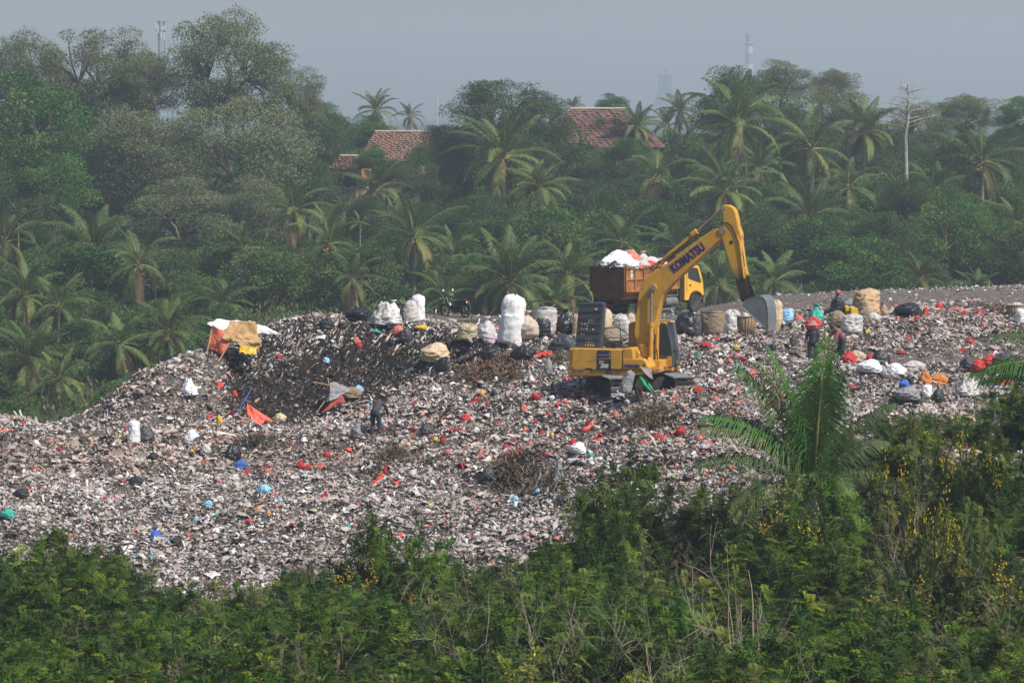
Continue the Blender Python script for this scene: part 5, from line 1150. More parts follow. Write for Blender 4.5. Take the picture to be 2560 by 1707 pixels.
# cab
cabz = lambda pts, y0, y1: MB().prism(pts, y0, y1, lambda a, b, t: Vector((a, t, b)))
co = [(4.55, 0.62), (4.55, 2.22), (4.62, 2.30), (5.35, 2.32), (5.62, 2.24), (5.92, 1.62), (6.0, 1.30), (6.02, 0.62), (5.82, 0.62), (5.80, 0.80), (5.68, 0.98), (5.45, 1.04), (5.22, 1.02), (5.02, 0.92), (4.90, 0.72), (4.88, 0.62)]
cb = cabz(co, -0.93, 0.93).build('cab', M_cab, TR, bevel=0.035)
for s in (-1, 1):
    y = s*0.936; ss = (min(y, y+s*0.006), max(y, y+s*0.006))
    cabz([(4.76, 2.16), (5.38, 2.17), (5.52, 2.10), (5.78, 1.46), (5.70, 1.42), (4.98, 1.62), (4.80, 1.68)], *ss).build('side_window', M_glass, cb)
    dr_ = cabz([(4.68, 2.20), (4.70, 2.20), (4.70, 1.02), (4.68, 1.02)], *ss).build('door_seam', M_hose, cb)
    cabz([(4.86, 1.30), (5.02, 1.30), (5.02, 1.37), (4.86, 1.37)], *ss).build('door_handle', M_hose, cb)
    MB().tube([(5.45+0.48*math.cos(t), s*0.945, 0.50+0.50*math.sin(t)) for t in np.linspace(0.25, math.pi-0.25, 10)], 0.035, 6).build('wheel_arch', M_hose, cb)
    MB().tube([(5.80, s*0.93, 1.62), (5.95, s*1.15, 1.68), (5.98, s*1.22, 1.85)], 0.015, 6).build('mirror_arm', M_hose, cb); MB().box((5.98, s*1.24, 1.78), (0.05, 0.16, 0.34)).build('mirror', M_hose, cb, bevel=0.02)
MB().prism([(5.67, 2.14), (5.93, 1.56), (5.945, 1.565), (5.685, 2.145)], -0.82, 0.82, lambda a, b, t: Vector((a, t, b))).build('windscreen', M_glass, cb)
MB().box((6.03, 0, 0.55), (0.12, 1.9, 0.26)).build('front_bumper', M_gr, TR, bevel=0.03)
for s in (-1, 1): MB().box((6.03, s*0.7, 0.95), (0.06, 0.3, 0.16)).build('headlight', M_wht, cb)
cabz([(5.80, 0.80), (5.95, 0.66), (6.03, 0.66), (6.03, 0.84)], -0.935, 0.935).build('lower_trim', M_rust2, cb)
MB().box((4.40, -0.62, 1.05), (0.16, 0.35, 1.0)).build('air_intake', M_dk, TR); MB().box((4.40, 0.62, 1.05), (0.16, 0.35, 1.0)).build('air_intake', M_dk, TR)
MB().lathe([(0.2, -0.45), (0.22, -0.43), (0.22, 0.43), (0.2, 0.45)], 16, Matrix.Translation((3.55, -0.78, 0.62)) @ Matrix.Rotation(math.pi/2, 4, 'Y')).build('fuel_tank', M_gr, TR)
MB().box((3.0, -0.80, 0.62), (0.4, 0.3, 0.34)).build('battery_box', M_dk, TR); MB().box((2.9, -0.84, 0.92), (2.2, 0.1, 0.05)).build('side_guard', M_gr, TR)
for x in (2.35, 2.95, 3.6, 4.1): MB().box((x, -0.84, 1.0), (0.04, 0.04, 0.35)).build('guard_post', M_gr, TR)
MB().box((3.2, -0.95, 0.30), (1.1, 0.05, 0.10)).build('side_step', M_gr, TR)

# ------------------------------------------------------------------ motorbike
mp = hit(1133, 792, 134); mc = at(1138, 792, mp.y); MZ = mz(mc.x, mp.y)
bk_ = empty('motorbike', (mc.x, mp.y, MZ-0.02), R(138)); tag(bk_, 'black underbone motorbike parked on the crest facing left', 'motorbike')
M_bike = mat('bike_black', (0.014, 0.016, 0.018), rough=0.3, spec=0.6)
Mx = Matrix.Rotation(math.pi/2, 4, 'X')
for x in (0.62, -0.62):
    wl = empty('wheel', (x, 0, 0.28), parent=bk_)
    MB().lathe([(0.235, -0.035), (0.275, -0.03), (0.285, 0), (0.275, 0.03), (0.235, 0.035)], 26, Mx, cap=False).build('tyre', M_tyre, wl)
    rm = MB(); rm.lathe([(0.235, -0.02), (0.225, -0.02), (0.225, 0.02), (0.235, 0.02)], 26, Mx, cap=False); rm.lathe([(0.045, -0.05), (0.045, 0.05)], 12, Mx)
    for k in range(5): a = k*2*math.pi/5; rm.tube([(0.03*math.cos(a), 0, 0.03*math.sin(a)), (0.235*math.cos(a), 0, 0.235*math.sin(a))], 0.016, 5)
    rm.build('rim', M_bike, wl)
for s in (-1, 1): MB().tube([(0.62, s*0.08, 0.28), (0.46, s*0.07, 0.66)], 0.022, 6).build('fork', M_bike, bk_); MB().tube([(-0.62, s*0.09, 0.28), (-0.52, s*0.09, 0.62)], 0.02, 6).build('rear_shock', M_gr, bk_); MB().tube([(-0.62, s*0.09, 0.28), (-0.1, s*0.08, 0.3)], 0.022, 6).build('swing_arm', M_bike, bk_)
MB().prism([(0.30, 0.62), (0.44, 0.92), (0.52, 0.92), (0.52, 0.70), (0.44, 0.46), (0.30, 0.34), (0.20, 0.34), (0.26, 0.52)], -0.13, 0.13, lambda a, b, t: Vector((a, t, b))).build('leg_shield', M_bike, bk_, bevel=0.03)
MB().tube([(0.48, 0, 0.80), (0.28, 0, 0.50), (0.02, 0, 0.46), (-0.2, 0, 0.60)], 0.06, 8).build('frame_tube', M_bike, bk_)
MB().prism([(0.14, 0.25), (-0.22, 0.22), (-0.26, 0.46), (0.10, 0.50)], -0.13, 0.13, lambda a, b, t: Vector((a, t, b))).build('engine', M_dk, bk_, bevel=0.03)
MB().prism([(0.02, 0.74), (-0.35, 0.78), (-0.72, 0.84), (-0.74, 0.78), (-0.35, 0.68), (0.0, 0.66)], -0.12, 0.12, lambda a, b, t: Vector((a, t, b))).build('seat', M_bike, bk_, bevel=0.03)
MB().prism([(-0.02, 0.66), (-0.75, 0.77), (-0.82, 0.66), (-0.55, 0.50), (-0.15, 0.48)], -0.10, 0.10, lambda a, b, t: Vector((a, t, b))).build('tail_body', M_bike, bk_, bevel=0.03)
MB().prism([(0.40, 0.54), (0.62, 0.60), (0.86, 0.50), (0.90, 0.40), (0.80, 0.48), (0.62, 0.55), (0.42, 0.50)], -0.06, 0.06, lambda a, b, t: Vector((a, t, b))).build('front_mudguard', M_bike, bk_)
MB().prism([(-0.70, 0.70), (-0.84, 0.68), (-0.98, 0.42), (-0.92, 0.40), (-0.80, 0.58)], -0.07, 0.07, lambda a, b, t: Vector((a, t, b))).build('rear_mudguard', M_bike, bk_)
MB().tube([(0.44, -0.34, 1.0), (0.50, -0.15, 0.98), (0.50, 0.15, 0.98), (0.44, 0.34, 1.0)], 0.018, 6).build('handlebar', M_bike, bk_); MB().prism([(0.42, 0.86), (0.56, 0.86), (0.60, 0.96), (0.50, 1.04), (0.42, 0.98)], -0.10, 0.10, lambda a, b, t: Vector((a, t, b))).build('headlight_cowl', M_bike, bk_, bevel=0.02)
for s in (-1, 1): MB().tube([(0.46, s*0.26, 1.0), (0.44, s*0.30, 1.16)], 0.01, 5).build('mirror_stalk', M_bike, bk_); MB().lathe([(0.02, -0.012), (0.055, -0.006), (0.055, 0.006), (0.02, 0.012)], 10, Matrix.Translation((0.44, s*0.31, 1.20)) @ Matrix.Rotation(math.pi/2, 4, 'Y')).build('mirror', M_wht, bk_)
MB().tube([(0.05, -0.13, 0.30), (-0.4, -0.15, 0.28), (-0.75, -0.16, 0.34)], [0.02, 0.045, 0.045], 8).build('exhaust', M_gr, bk_); MB().tube([(-0.05, 0.1, 0.2), (0.02, 0.28, 0.02)], 0.014, 5).build('side_stand', M_gr, bk_)
MB().box((-0.80, 0, 0.72), (0.05, 0.13, 0.07)).build('tail_light', mat('red_lens', (0.45, 0.02, 0.02), rough=0.3), bk_)
# ------------------------------------------------------------------ sacks, bags and loose things
M_bag = {
 'white': mat('white_woven_plastic', (0.74, 0.75, 0.78), rough=0.6, var=0.10, scale=8, bump=0.5, bscale=14), 'greywhite': mat('greyish_white_sack', (0.50, 0.48, 0.47), rough=0.6, var=0.22, scale=7, bump=0.5, bscale=12),
 'cream': mat('cream_sack', (0.55, 0.44, 0.30), rough=0.7, var=0.15, scale=6, bump=0.5, bscale=12), 'beige': mat('beige_sack', (0.48, 0.39, 0.32), rough=0.7, var=0.18, scale=7, bump=0.5, bscale=12),
 'tan': mat('tan_sack', (0.48, 0.34, 0.21), rough=0.8, var=0.12, scale=5, bump=0.6, bscale=12), 'burlap': mat('brown_burlap', (0.26, 0.20, 0.14), rough=0.9, var=0.3, scale=9, bump=0.6, bscale=16),
 'black': mat('black_plastic', (0.020, 0.021, 0.026), rough=0.32, spec=0.55, bump=0.7, bscale=9), 'charcoal': mat('charcoal_plastic', (0.06, 0.062, 0.07), rough=0.45, spec=0.4, bump=0.6, bscale=9),
 'red': mat('red_plastic', (0.55, 0.045, 0.04), rough=0.4, var=0.35, scale=9, bump=0.9, bscale=14), 'palered': mat('faded_red_plastic', (0.55, 0.17, 0.14), rough=0.5, var=0.2, scale=9, bump=0.6, bscale=12),
 'blue': mat('light_blue_plastic', (0.25, 0.50, 0.72), rough=0.45, var=0.12, bump=0.5, bscale=10), 'teal': mat('teal_plastic', (0.03, 0.36, 0.29), rough=0.4, var=0.15, bump=0.5, bscale=10),
 'royal': mat('blue_plastic', (0.05, 0.13, 0.48), rough=0.5, var=0.15, bump=0.5), 'orange': mat('orange_cloth', (0.55, 0.20, 0.05), rough=0.7, var=0.2, bump=0.5), 'pink': mat('pinkish_white_cloth', (0.60, 0.50, 0.54), rough=0.8, var=0.25, scale=10, bump=0.6),
 'clear': mat('milky_clear_plastic', (0.60, 0.59, 0.58), rough=0.28, var=0.22, scale=7, spec=0.6, bump=0.8, bscale=9, alpha=0.80), 'amber': mat('yellowish_clear_plastic', (0.46, 0.39, 0.24), rough=0.3, var=0.3, scale=5, spec=0.6, bump=0.8, bscale=8, alpha=0.85),
 'grey': mat('grey_plastic_sheet', (0.24, 0.25, 0.26), rough=0.6, var=0.25, bump=0.5), 'yellow': mat('yellow_plastic', (0.62, 0.40, 0.03), rough=0.4, var=0.12), 'brownc': mat('brown_cardboard', (0.36, 0.24, 0.14), rough=0.9, var=0.2), 'green': mat('green_plastic', (0.05, 0.26, 0.15), rough=0.5, var=0.2)}
def sack_mesh(seed, style):
    """crumpled bag, width 1 and height 1, base at z=0"""
    rs = np.random.RandomState(seed); nu, nv = 40, 30
    u = np.linspace(0, 2*np.pi, nu, endpoint=False); t = np.linspace(0, 1, nv)
    prof = {'full': ([0, .04, .12, .35, .65, .85, .94, 1.0], [.30, .42, .49, .50, .47, .41, .30, .04]),
            'tall': ([0, .03, .1, .3, .6, .85, .95, 1.0], [.36, .48, .50, .47, .44, .42, .34, .05]),
            'tied': ([0, .05, .18, .42, .62, .75, .82, .87, .93, 1.0], [.25, .42, .5, .48, .36, .2, .10, .09, .17, .22]),
            'lying': ([0, .06, .3, .6, .85, .96, 1.0], [.30, .44, .5, .44, .28, .12, .02]),
            'heap': ([0, .05, .3, .55, .8, .95, 1.0], [.40, .5, .46, .32, .18, .08, .01]),
            'open': ([0, .05, .2, .6, .9, 1.0, .97], [.3, .40, .46, .5, .48, .47, .40]),
            'scrap': ([0, .1, .35, .6, .85, 1.0], [.38, .5, .46, .34, .2, .02])}[style]
    r = np.interp(t, sorted(prof[0]), [p for _, p in sorted(zip(prof[0], prof[1]))])
    Un, Tn = np.meshgrid(u, t); rr = np.repeat(r[:, None], nu, 1)
    amp = {'full': 0.17, 'tall': 0.11, 'tied': 0.18, 'lying': 0.24, 'heap': 0.34, 'open': 0.08, 'scrap': 0.42}[style]
    cx_, sx_ = np.cos(Un), np.sin(Un); o = seed*3.7
    n1 = fbm(cx_*1.3+o, sx_*1.3, Tn*2.2, 3); n2 = 1-np.abs(fbm(cx_*3.5+o, sx_*3.5+4, Tn*7, 3))*3.2
    rr = rr*(1+amp*2.0*n1+amp*0.55*n2)
    rr = rr*(1+(0.014 if style in ('full', 'tall', 'tied') else 0.0)*np.sin(Tn*34+3*n1+1.5*np.sin(Un*2+o))*np.sin(np.pi*np.clip(Tn, 0.05, 0.95)))
    X = rr*cx_; Y = rr*sx_; Z = Tn+0.10*n1*np.sin(np.pi*Tn)*(2 if style == 'heap' else 1)+amp*0.25*n2*Tn
    if style in ('full', 'tall', 'open'): Z = Z-0.06*np.clip(Tn-0.75, 0, 1)*4*(0.5+0.5*np.sin(Un*2+o))
    lean = rs.normal(0, 0.05, 2); X = X+lean[0]*Tn; Y = Y+lean[1]*Tn
    if style == 'heap':
        for k in range(3):
            a = rs.uniform(0, 6.28); m_ = np.exp(-((np.mod(Un-a+np.pi, 2*np.pi)-np.pi)**2)/0.12)*np.exp(-((Tn-0.72)**2)/0.02); Z = Z+m_*rs.uniform(0.15, 0.4)
    Z[0] = 0
    V = np.stack([X.ravel(), Y.ravel(), Z.ravel()], 1); i = np.arange(nu*nv).reshape(nv, nu)
    Q = np.stack([i[:-1].ravel(), np.roll(i[:-1], -1, 1).ravel(), np.roll(i[1:], -1, 1).ravel(), i[1:].ravel()], 1)
    V = np.vstack([V, [[0, 0, 0]], [[lean[0], lean[1], float(Z[-1].mean())]]]); b = nu*nv
    T = np.concatenate([np.stack([np.full(nu, b), np.roll(i[0], -1), i[0]], 1), np.stack([np.full(nu, b+1), i[-1], np.roll(i[-1], -1)], 1)])
    return np_mesh('sack_'+style, V, [Q, T], smooth=True)
SK = {s: [sack_mesh(200+7*k+i, s) for i in range(3)] for k, s in enumerate(('full', 'tall', 'tied', 'lying', 'heap', 'open'))}; SK['scrap'] = [sack_mesh(300+i, 'scrap') for i in range(6)]
for ms in SK.values():
    for me in ms: me.materials.append(None)
IT = [0]
def place_sack(name, style, loc, w, h, m, label, cat, group=None, rz=None, tilt=(0, 0), dep=None):
    IT[0] += 1; me = SK[style][IT[0] % len(SK[style])]
    o = bpy.data.objects.new(name, me); COL.objects.link(o); o.material_slots[0].link = 'OBJECT'; o.material_slots[0].material = M_bag[m]
    o.location = loc; o.scale = (w, dep or w*0.85, h); o.rotation_euler = (tilt[0], tilt[1], IT[0]*1.9 if rz is None else rz)
    tag(o, label, cat, group); return o
def item(style, x0, y0, x1, y1, m, label, name='plastic_bag', cat='bag', group=None, tilt=(0, 0), sink=0.05, lo=84):
    p = hit((x0+x1)/2, y1-2, lo); q = at((x0+x1)/2, y1, p.y); k = p.y/F
    if abs(q.z-p.z) > 0.5: p.z = q.z
    return place_sack(name, style, (q.x, p.y, p.z-sink), (x1-x0)*k, (y1-y0)*k*1.03+sink, m, label, cat, group, 0.0 if ((x1-x0) > 1.5*(y1-y0) or tilt != (0, 0)) else None, tilt, min((x1-x0)*k*0.9, 1.3))
# left crest
item('heap', 925, 762, 1003, 812, 'clear', 'wide heap of milky clear plastic on the crest, left of the white sacks'); item('tied', 965, 752, 1000, 790, 'white', 'white plastic bundle on top of the heap of milky plastic')
item('full', 1010, 755, 1046, 806, 'greywhite', 'greyish white sack, left and front one of the pair on the crest', 'sack', 'sack'); item('tall', 1026, 740, 1066, 803, 'white', 'white sack, right and taller one of the pair on the crest', 'sack', 'sack')
item('tied', 998, 765, 1014, 806, 'black', 'black bag squeezed between the milky plastic heap and the pair of sacks'); item('lying', 868, 772, 935, 794, 'black', 'black rubbish bags strewn flat at the left end of the crest', 'plastic_sheet', 'plastic sheet')
item('tied', 1000, 818, 1030, 860, 'charcoal', 'charcoal tied bag standing on the upper edge of the dark face'); item('lying', 798, 800, 832, 822, 'black', 'small black bag on the crest left of the tied charcoal one')
item('lying', 1040, 815, 1072, 824, 'yellow', 'flat yellow plastic lying on the bare track by the crest', 'plastic_sheet', 'plastic sheet')
item('lying', 975, 822, 1010, 842, 'palered', 'faded red cloth at the upper edge of the dark face', 'cloth', 'cloth'); item('lying', 1210, 835, 1250, 860, 'pink', 'crumpled pinkish white cloth beside the foot of the tall white sack', 'cloth', 'cloth')
# middle row
item('tall', 1243, 745, 1310, 862, 'white', 'tallest white sack, leaning right, standing alone behind the excavator', 'sack', 'sack', tilt=(0, R(9)))
item('full', 1144, 815, 1196, 852, 'amber', 'yellowish clear bag left of the tall white sack'); item('tied', 1190, 798, 1245, 848, 'clear', 'clear bag with a peaked top beside the tall white sack')
item('tied', 1288, 782, 1346, 848, 'beige', 'beige sack tied with a blue strip, right of the tall white sack', 'sack', 'sack'); item('open', 1326, 772, 1396, 838, 'greywhite', 'wide dirty-white sack brimming with plastic in the row behind the excavator', 'sack', 'sack')
item('full', 1338, 798, 1380, 843, 'black', 'black bag in front of the wide dirty-white sack'); item('tied', 1388, 778, 1436, 838, 'black', 'tall black bag left of the raised engine cover')
item('full', 1430, 790, 1452, 838, 'tan', 'narrow tan sack half behind the raised engine cover', 'sack', 'sack'); item('full', 1494, 778, 1532, 845, 'cream', 'cream sack right of the raised engine cover', 'sack', 'sack')
item('full', 1530, 788, 1575, 848, 'clear', 'clear bag between the cream sack and the boom'); item('full', 1566, 790, 1590, 840, 'beige', 'beige bag half behind the boom')
item('lying', 1375, 842, 1440, 886, 'charcoal', 'big charcoal bag slumped left of the excavator'); item('lying', 1204, 868, 1262, 900, 'black', 'shiny black bag lying below the tall white sack'); item('lying', 1275, 867, 1334, 896, 'black', 'black bag lying right of the shiny one below the tall white sack')
item('heap', 1270, 846, 1302, 868, 'clear', 'crumpled white wrapper at the foot of the tall white sack', 'plastic_wrapper', 'wrapper')
item('lying', 1056, 862, 1128, 906, 'cream', 'pale cream bag bulging from the litter above the brown fibres'); item('lying', 1084, 900, 1136, 932, 'black', 'black bag lying just below the pale cream one'); item('tied', 1358, 890, 1382, 940, 'grey', 'torn grey plastic bag standing left of the excavator tail')
item('full', 1508, 822, 1552, 872, 'burlap', 'brown burlap bundle seen behind the excavator railing', 'sack', 'sack')
# right row
item('full', 1688, 786, 1748, 842, 'black', 'large black bag at the left of the row behind the cab'); item('full', 1728, 792, 1756, 843, 'charcoal', 'charcoal bag leaning on the large black one'); item('open', 1750, 782, 1812, 838, 'burlap', 'wide burlap sack with rolled rim in the row behind the cab', 'sack', 'sack')
item('full', 1806, 778, 1852, 833, 'clear', 'bluish clear bag between the burlap sack and the basket'); item('full', 1922, 756, 1956, 826, 'cream', 'cream sack just behind the bucket', 'sack', 'sack')
item('full', 1950, 776, 1986, 808, 'blue', 'light blue bag right of the bucket'); item('tied', 2017, 764, 2060, 810, 'teal', 'teal green bag with a knotted top on the rubbish crest')
item('lying', 2010, 796, 2052, 822, 'red', 'big red bag right above the person in the straw hat'); item('lying', 1984, 790, 2008, 806, 'palered', 'faded red bag between the light blue and the teal bag')
item('full', 2076, 750, 2110, 792, 'black', 'black bag in front of the person in the pink headscarf'); item('lying', 2104, 750, 2150, 774, 'grey', 'dark grey sheet hanging over sacks beside the tan sack', 'plastic_sheet', 'plastic sheet')
item('full', 2130, 725, 2200, 786, 'tan', 'biggest tan sack, bulging beside the person in the pink headscarf', 'sack', 'sack'); item('lying', 2062, 782, 2116, 816, 'burlap', 'drab burlap sack below the black bag', 'sack', 'sack'); item('lying', 2145, 776, 2180, 796, 'burlap', 'small burlap sack under the biggest tan one', 'sack', 'sack')
item('full', 2100, 788, 2156, 832, 'clear', 'big clear bag with pinkish contents below the yellow cans'); item('lying', 2160, 784, 2200, 804, 'greywhite', 'whitish bag right of the big clear one'); item('tied', 2196, 762, 2222, 790, 'brownc', 'peaked piece of cardboard right of the biggest tan sack', 'cardboard', 'cardboard')
item('lying', 2240, 762, 2306, 790, 'black', 'black tarpaulin with a white stripe at the foot of the bare dark top', 'tarpaulin', 'tarpaulin'); item('full', 2538, 775, 2566, 810, 'white', 'white sack cut by the right edge', 'sack', 'sack')
# lower right
item('lying', 2178, 880, 2222, 916, 'black', 'black bag right of the young palm tip'); item('lying', 2104, 884, 2144, 910, 'red', 'bright red bag behind the young palm'); item('lying', 2164, 888, 2184, 904, 'red', 'small red bag touching the black bag right of the palm')
item('lying', 2118, 880, 2162, 902, 'beige', 'grey-beige folded cardboard behind the red bag', 'cardboard', 'cardboard'); item('lying', 2148, 904, 2206, 932, 'white', 'flat white sack right of the young palm', 'sack', 'sack'); item('lying', 2206, 912, 2262, 944, 'white', 'plump white sack lying by the lane', 'sack', 'sack')
item('lying', 2255, 906, 2310, 928, 'greywhite', 'crumpled whitish sheet by the lane', 'plastic_sheet', 'plastic sheet'); item('lying', 2400, 896, 2438, 926, 'charcoal', 'charcoal bag by the lane, left of the red ones'); item('lying', 2430, 903, 2466, 930, 'red', 'red bag by the lane, left one of two'); item('lying', 2455, 893, 2496, 914, 'red', 'red bag by the lane, right one of two')
item('lying', 2484, 890, 2548, 922, 'charcoal', 'dark grey tarpaulin heap by the lane near the right edge', 'tarpaulin', 'tarpaulin'); item('lying', 2300, 930, 2330, 960, 'orange', 'orange cloth strip, left one', 'cloth', 'cloth'); item('lying', 2322, 938, 2366, 962, 'orange', 'crumpled orange cloth, right one', 'cloth', 'cloth')
item('lying', 2246, 954, 2276, 970, 'royal', 'flat blue plastic left of the white canister', 'plastic_sheet', 'plastic sheet'); item('full', 2304, 966, 2330, 996, 'white', 'white canister standing among dark rags', 'canister', 'canister'); item('lying', 2332, 978, 2362, 1010, 'black', 'black tyre-like bag right of the white canister'); item('lying', 2240, 972, 2302, 1000, 'grey', 'dark grey sheet left of the white canister', 'plastic_sheet', 'plastic sheet')
item('heap', 2386, 944, 2452, 988, 'clear', 'spread milky plastic above the right shrubs', 'plastic_sheet', 'plastic sheet'); item('lying', 2490, 946, 2530, 966, 'red', 'red bag peeping between shrubs near the right edge')
item('lying', 1975, 840, 1992, 868, 'charcoal', 'dark bag left of the person in the straw hat')
# left slope
item('tall', 318, 1053, 352, 1110, 'white', 'upright white sack on the left slope', 'sack', 'sack'); item('lying', 342, 1070, 386, 1106, 'charcoal', 'grey bag leaning beside the upright white sack on the left slope')
item('heap', 455, 960, 500, 996, 'white', 'torn white plastic spread on the left slope', 'plastic_sheet', 'plastic sheet'); item('lying', 460, 1080, 496, 1108, 'white', 'white bag below the torn white plastic'); item('lying', 540, 1040, 556, 1060, 'yellow', 'yellow lump on the left slope', 'plastic_bag', 'bag')
item('lying', 500, 1116, 530, 1138, 'greywhite', 'greyish bag in the middle of the left slope'); item('lying', 680, 1036, 714, 1054, 'cream', 'cream bag at the foot of the dark face beside the red tent'); item('lying', 1200, 1170, 1240, 1198, 'charcoal', 'charcoal bag left of the dark hollow')
item('lying', 372, 1134, 398, 1150, 'black', 'black bag right below the upright white sack'); item('lying', 558, 1114, 600, 1150, 'black', 'black bag half buried on the left slope'); item('lying', 318, 1194, 356, 1210, 'black', 'flat black bag low on the left slope'); item('lying', 36, 1226, 76, 1244, 'black', 'black bag near the left edge'); item('lying', 230, 1222, 262, 1242, 'greywhite', 'greyish bag near the left edge of the slope')
item('lying', 586, 1154, 616, 1170, 'royal', 'royal blue rag on the left slope', 'cloth', 'cloth'); item('lying', 4, 1278, 38, 1298, 'teal', 'teal plastic at the left edge', 'plastic_sheet', 'plastic sheet'); item('lying', 640, 1214, 676, 1232, 'blue', 'light blue bag in the middle of the lower slope'); item('tied', 374, 1322, 404, 1352, 'royal', 'blue bag hanging in twigs low on the left slope')
item('lying', 1428, 1108, 1466, 1132, 'white', 'off-white lump right above the dark hollow', 'plastic_bag', 'bag'); item('heap', 1382, 1158, 1410, 1208, 'grey', 'dark slate sheet sticking up right of the dark hollow', 'plastic_sheet', 'plastic sheet'); item('lying', 510, 1255, 532, 1268, 'blue', 'pale blue scrap low on the slope', 'plastic_bag', 'bag')
item('lying', 1048, 1066, 1086, 1092, 'charcoal', 'charcoal bag right of the stooping dark figure'); item('lying', 880, 1062, 922, 1092, 'grey', 'grey sheet left of the stooping dark figure', 'plastic_sheet', 'plastic sheet'); item('lying', 946, 1186, 962, 1196, 'orange', 'orange scrap low in the middle', 'plastic_bag', 'bag')
# red bags scattered in the litter
REDS = [(892,857,20,18),(899,872,16,16),(586,990,20,17),(1164,1049,28,20),(1309,1021,24,22),(1194,1005,20,10),(1222,1012,18,10),(1339,995,28,14),(1462,988,18,14),(1036,1013,12,14),(1031,1072,22,9),(1108,1102,16,14),(1398,1051,14,14),(1369,1038,15,12),(1432,1109,28,20),(1266,1120,20,14),(1310,1118,22,11),(1300,1138,30,14),(1356,1083,18,12),(1139,1078,10,22),(914,1017,10,10),(697,896,15,12),
 (1763,863,26,17),(1789,850,20,10),(1824,905,17,12),(1858,901,18,9),(2314,781,20,22),(2348,768,22,15),(2391,775,24,13),(2411,785,18,12),(2449,784,24,11),(2292,797,18,13),(2243,801,14,14),(2425,856,26,12),(2252,882,20,11),(2405,877,16,8),(1662,1102,22,20),(1703,1081,22,24),(1838,1012,20,8),(2130,969,26,10),(1610,1108,28,16),(1643,1094,24,14),(1665,960,20,12),(1690,958,18,12),(1540,1040,22,14),(1470,1060,16,14),(1585,1065,20,13),(1745,975,24,14),(1790,1000,20,14),
 (816,1139,22,14),(751,1163,26,20),(770,1168,18,14),(669,1180,22,14),(620,1187,24,14),(307,1206,16,10),(147,1125,14,10),(887,1211,18,8),(963,1177,12,26),(1268,1135,18,12),(1500,1010,16,10),(1455,905,12,9),(1420,948,18,10),(1475,1005,24,16),(1340,1060,14,12),(1245,1060,14,12)]
for i, (px, py, w_, h_) in enumerate(REDS):
    big = w_*h_ > 520
    item('scrap', px-w_*0.45, py-h_*0.42, px+w_*0.45, py+h_*0.42, 'red' if i % 4 else 'palered', 'small red plastic bag '+('on the crest of the right-hand heap' if px > 1900 and py < 830 else 'in the litter right of the excavator cab' if px > 1690 and py < 1000 else 'in the litter near the young palm' if px > 1560 else 'in the litter left of and below the excavator' if px > 1280 else 'in the litter right of the stooping dark figure' if px > 1000 else 'low on the left half of the dump'), group='small red bags scattered in the litter', sink=0.02)
SM = [('white', 'small white plastic bag crumpled in the litter', 'small white bags in the litter', [(1005,985),(1085,975),(1150,1000),(1240,950),(1130,940),(1030,925),(1380,1000),(1190,1085),(1000,1060),(760,1100),(640,1130),(700,1215),(560,1220),(430,1180),(90,1110),(60,1180),(180,1190),(240,1300),(540,1330),(860,1280),(1080,1210),(1180,1260),(1330,1300),(1480,1160),(1800,930),(1880,905),(1960,900),(1780,1040),(1850,1060),(2060,930),(1700,930),(1330,950),(1160,960),(1290,1265)]),
      ('black', 'small black plastic bag crumpled in the litter', 'small black bags in the litter', [(1150,905),(1235,985),(1120,1030),(1460,1030),(1520,1060),(1600,1030),(1700,1020),(1790,885),(1900,880),(1850,930),(1930,870),(2300,850),(2400,835),(2490,830),(870,1050),(980,1130),(1080,1160),(780,1190),(480,1160),(250,1160),(140,1240),(620,1290),(900,1180),(1000,1270),(1400,1250),(1740,1000),(700,870),(720,940),(860,900),(610,935)]),
      ('blue', 'small pale blue bag in the litter', 'small blue bags in the litter', [(1290,1250),(1345,1230),(920,1020),(700,1250),(1870,980),(1600,900),(1760,1120),(490,1300),(815,905)]),
      ('teal', 'small teal scrap of plastic in the litter', 'small teal scraps in the litter', [(1745,895),(1475,1140),(540,1290),(870,1320),(940,830),(1840,920)]),
      ('yellow', 'small yellow plastic scrap in the litter', 'small yellow scraps in the litter', [(1205,984),(1380,1092),(480,1130),(1090,1100),(1840,870),(2170,830),(1700,950),(1915,925),(640,1010),(1410,1220)]),
      ('palered', 'small pinkish plastic bag in the litter', 'small pinkish bags in the litter', [(1260,1180),(1200,1145),(1790,870),(1840,890),(1650,905),(1490,950),(690,1240),(470,1340),(1120,1135),(1560,1150),(2360,820),(2460,815)])]
rs = random.Random(31)
for m, lb, g, pts in SM:
    for (px, py) in pts:
        w_ = rs.uniform(13, 24); h_ = rs.uniform(8, 15)
        item('scrap', px-w_*0.4, py-h_*0.4-1, px+w_*0.4, py+h_*0.4, m, lb, group=g, sink=0.02)
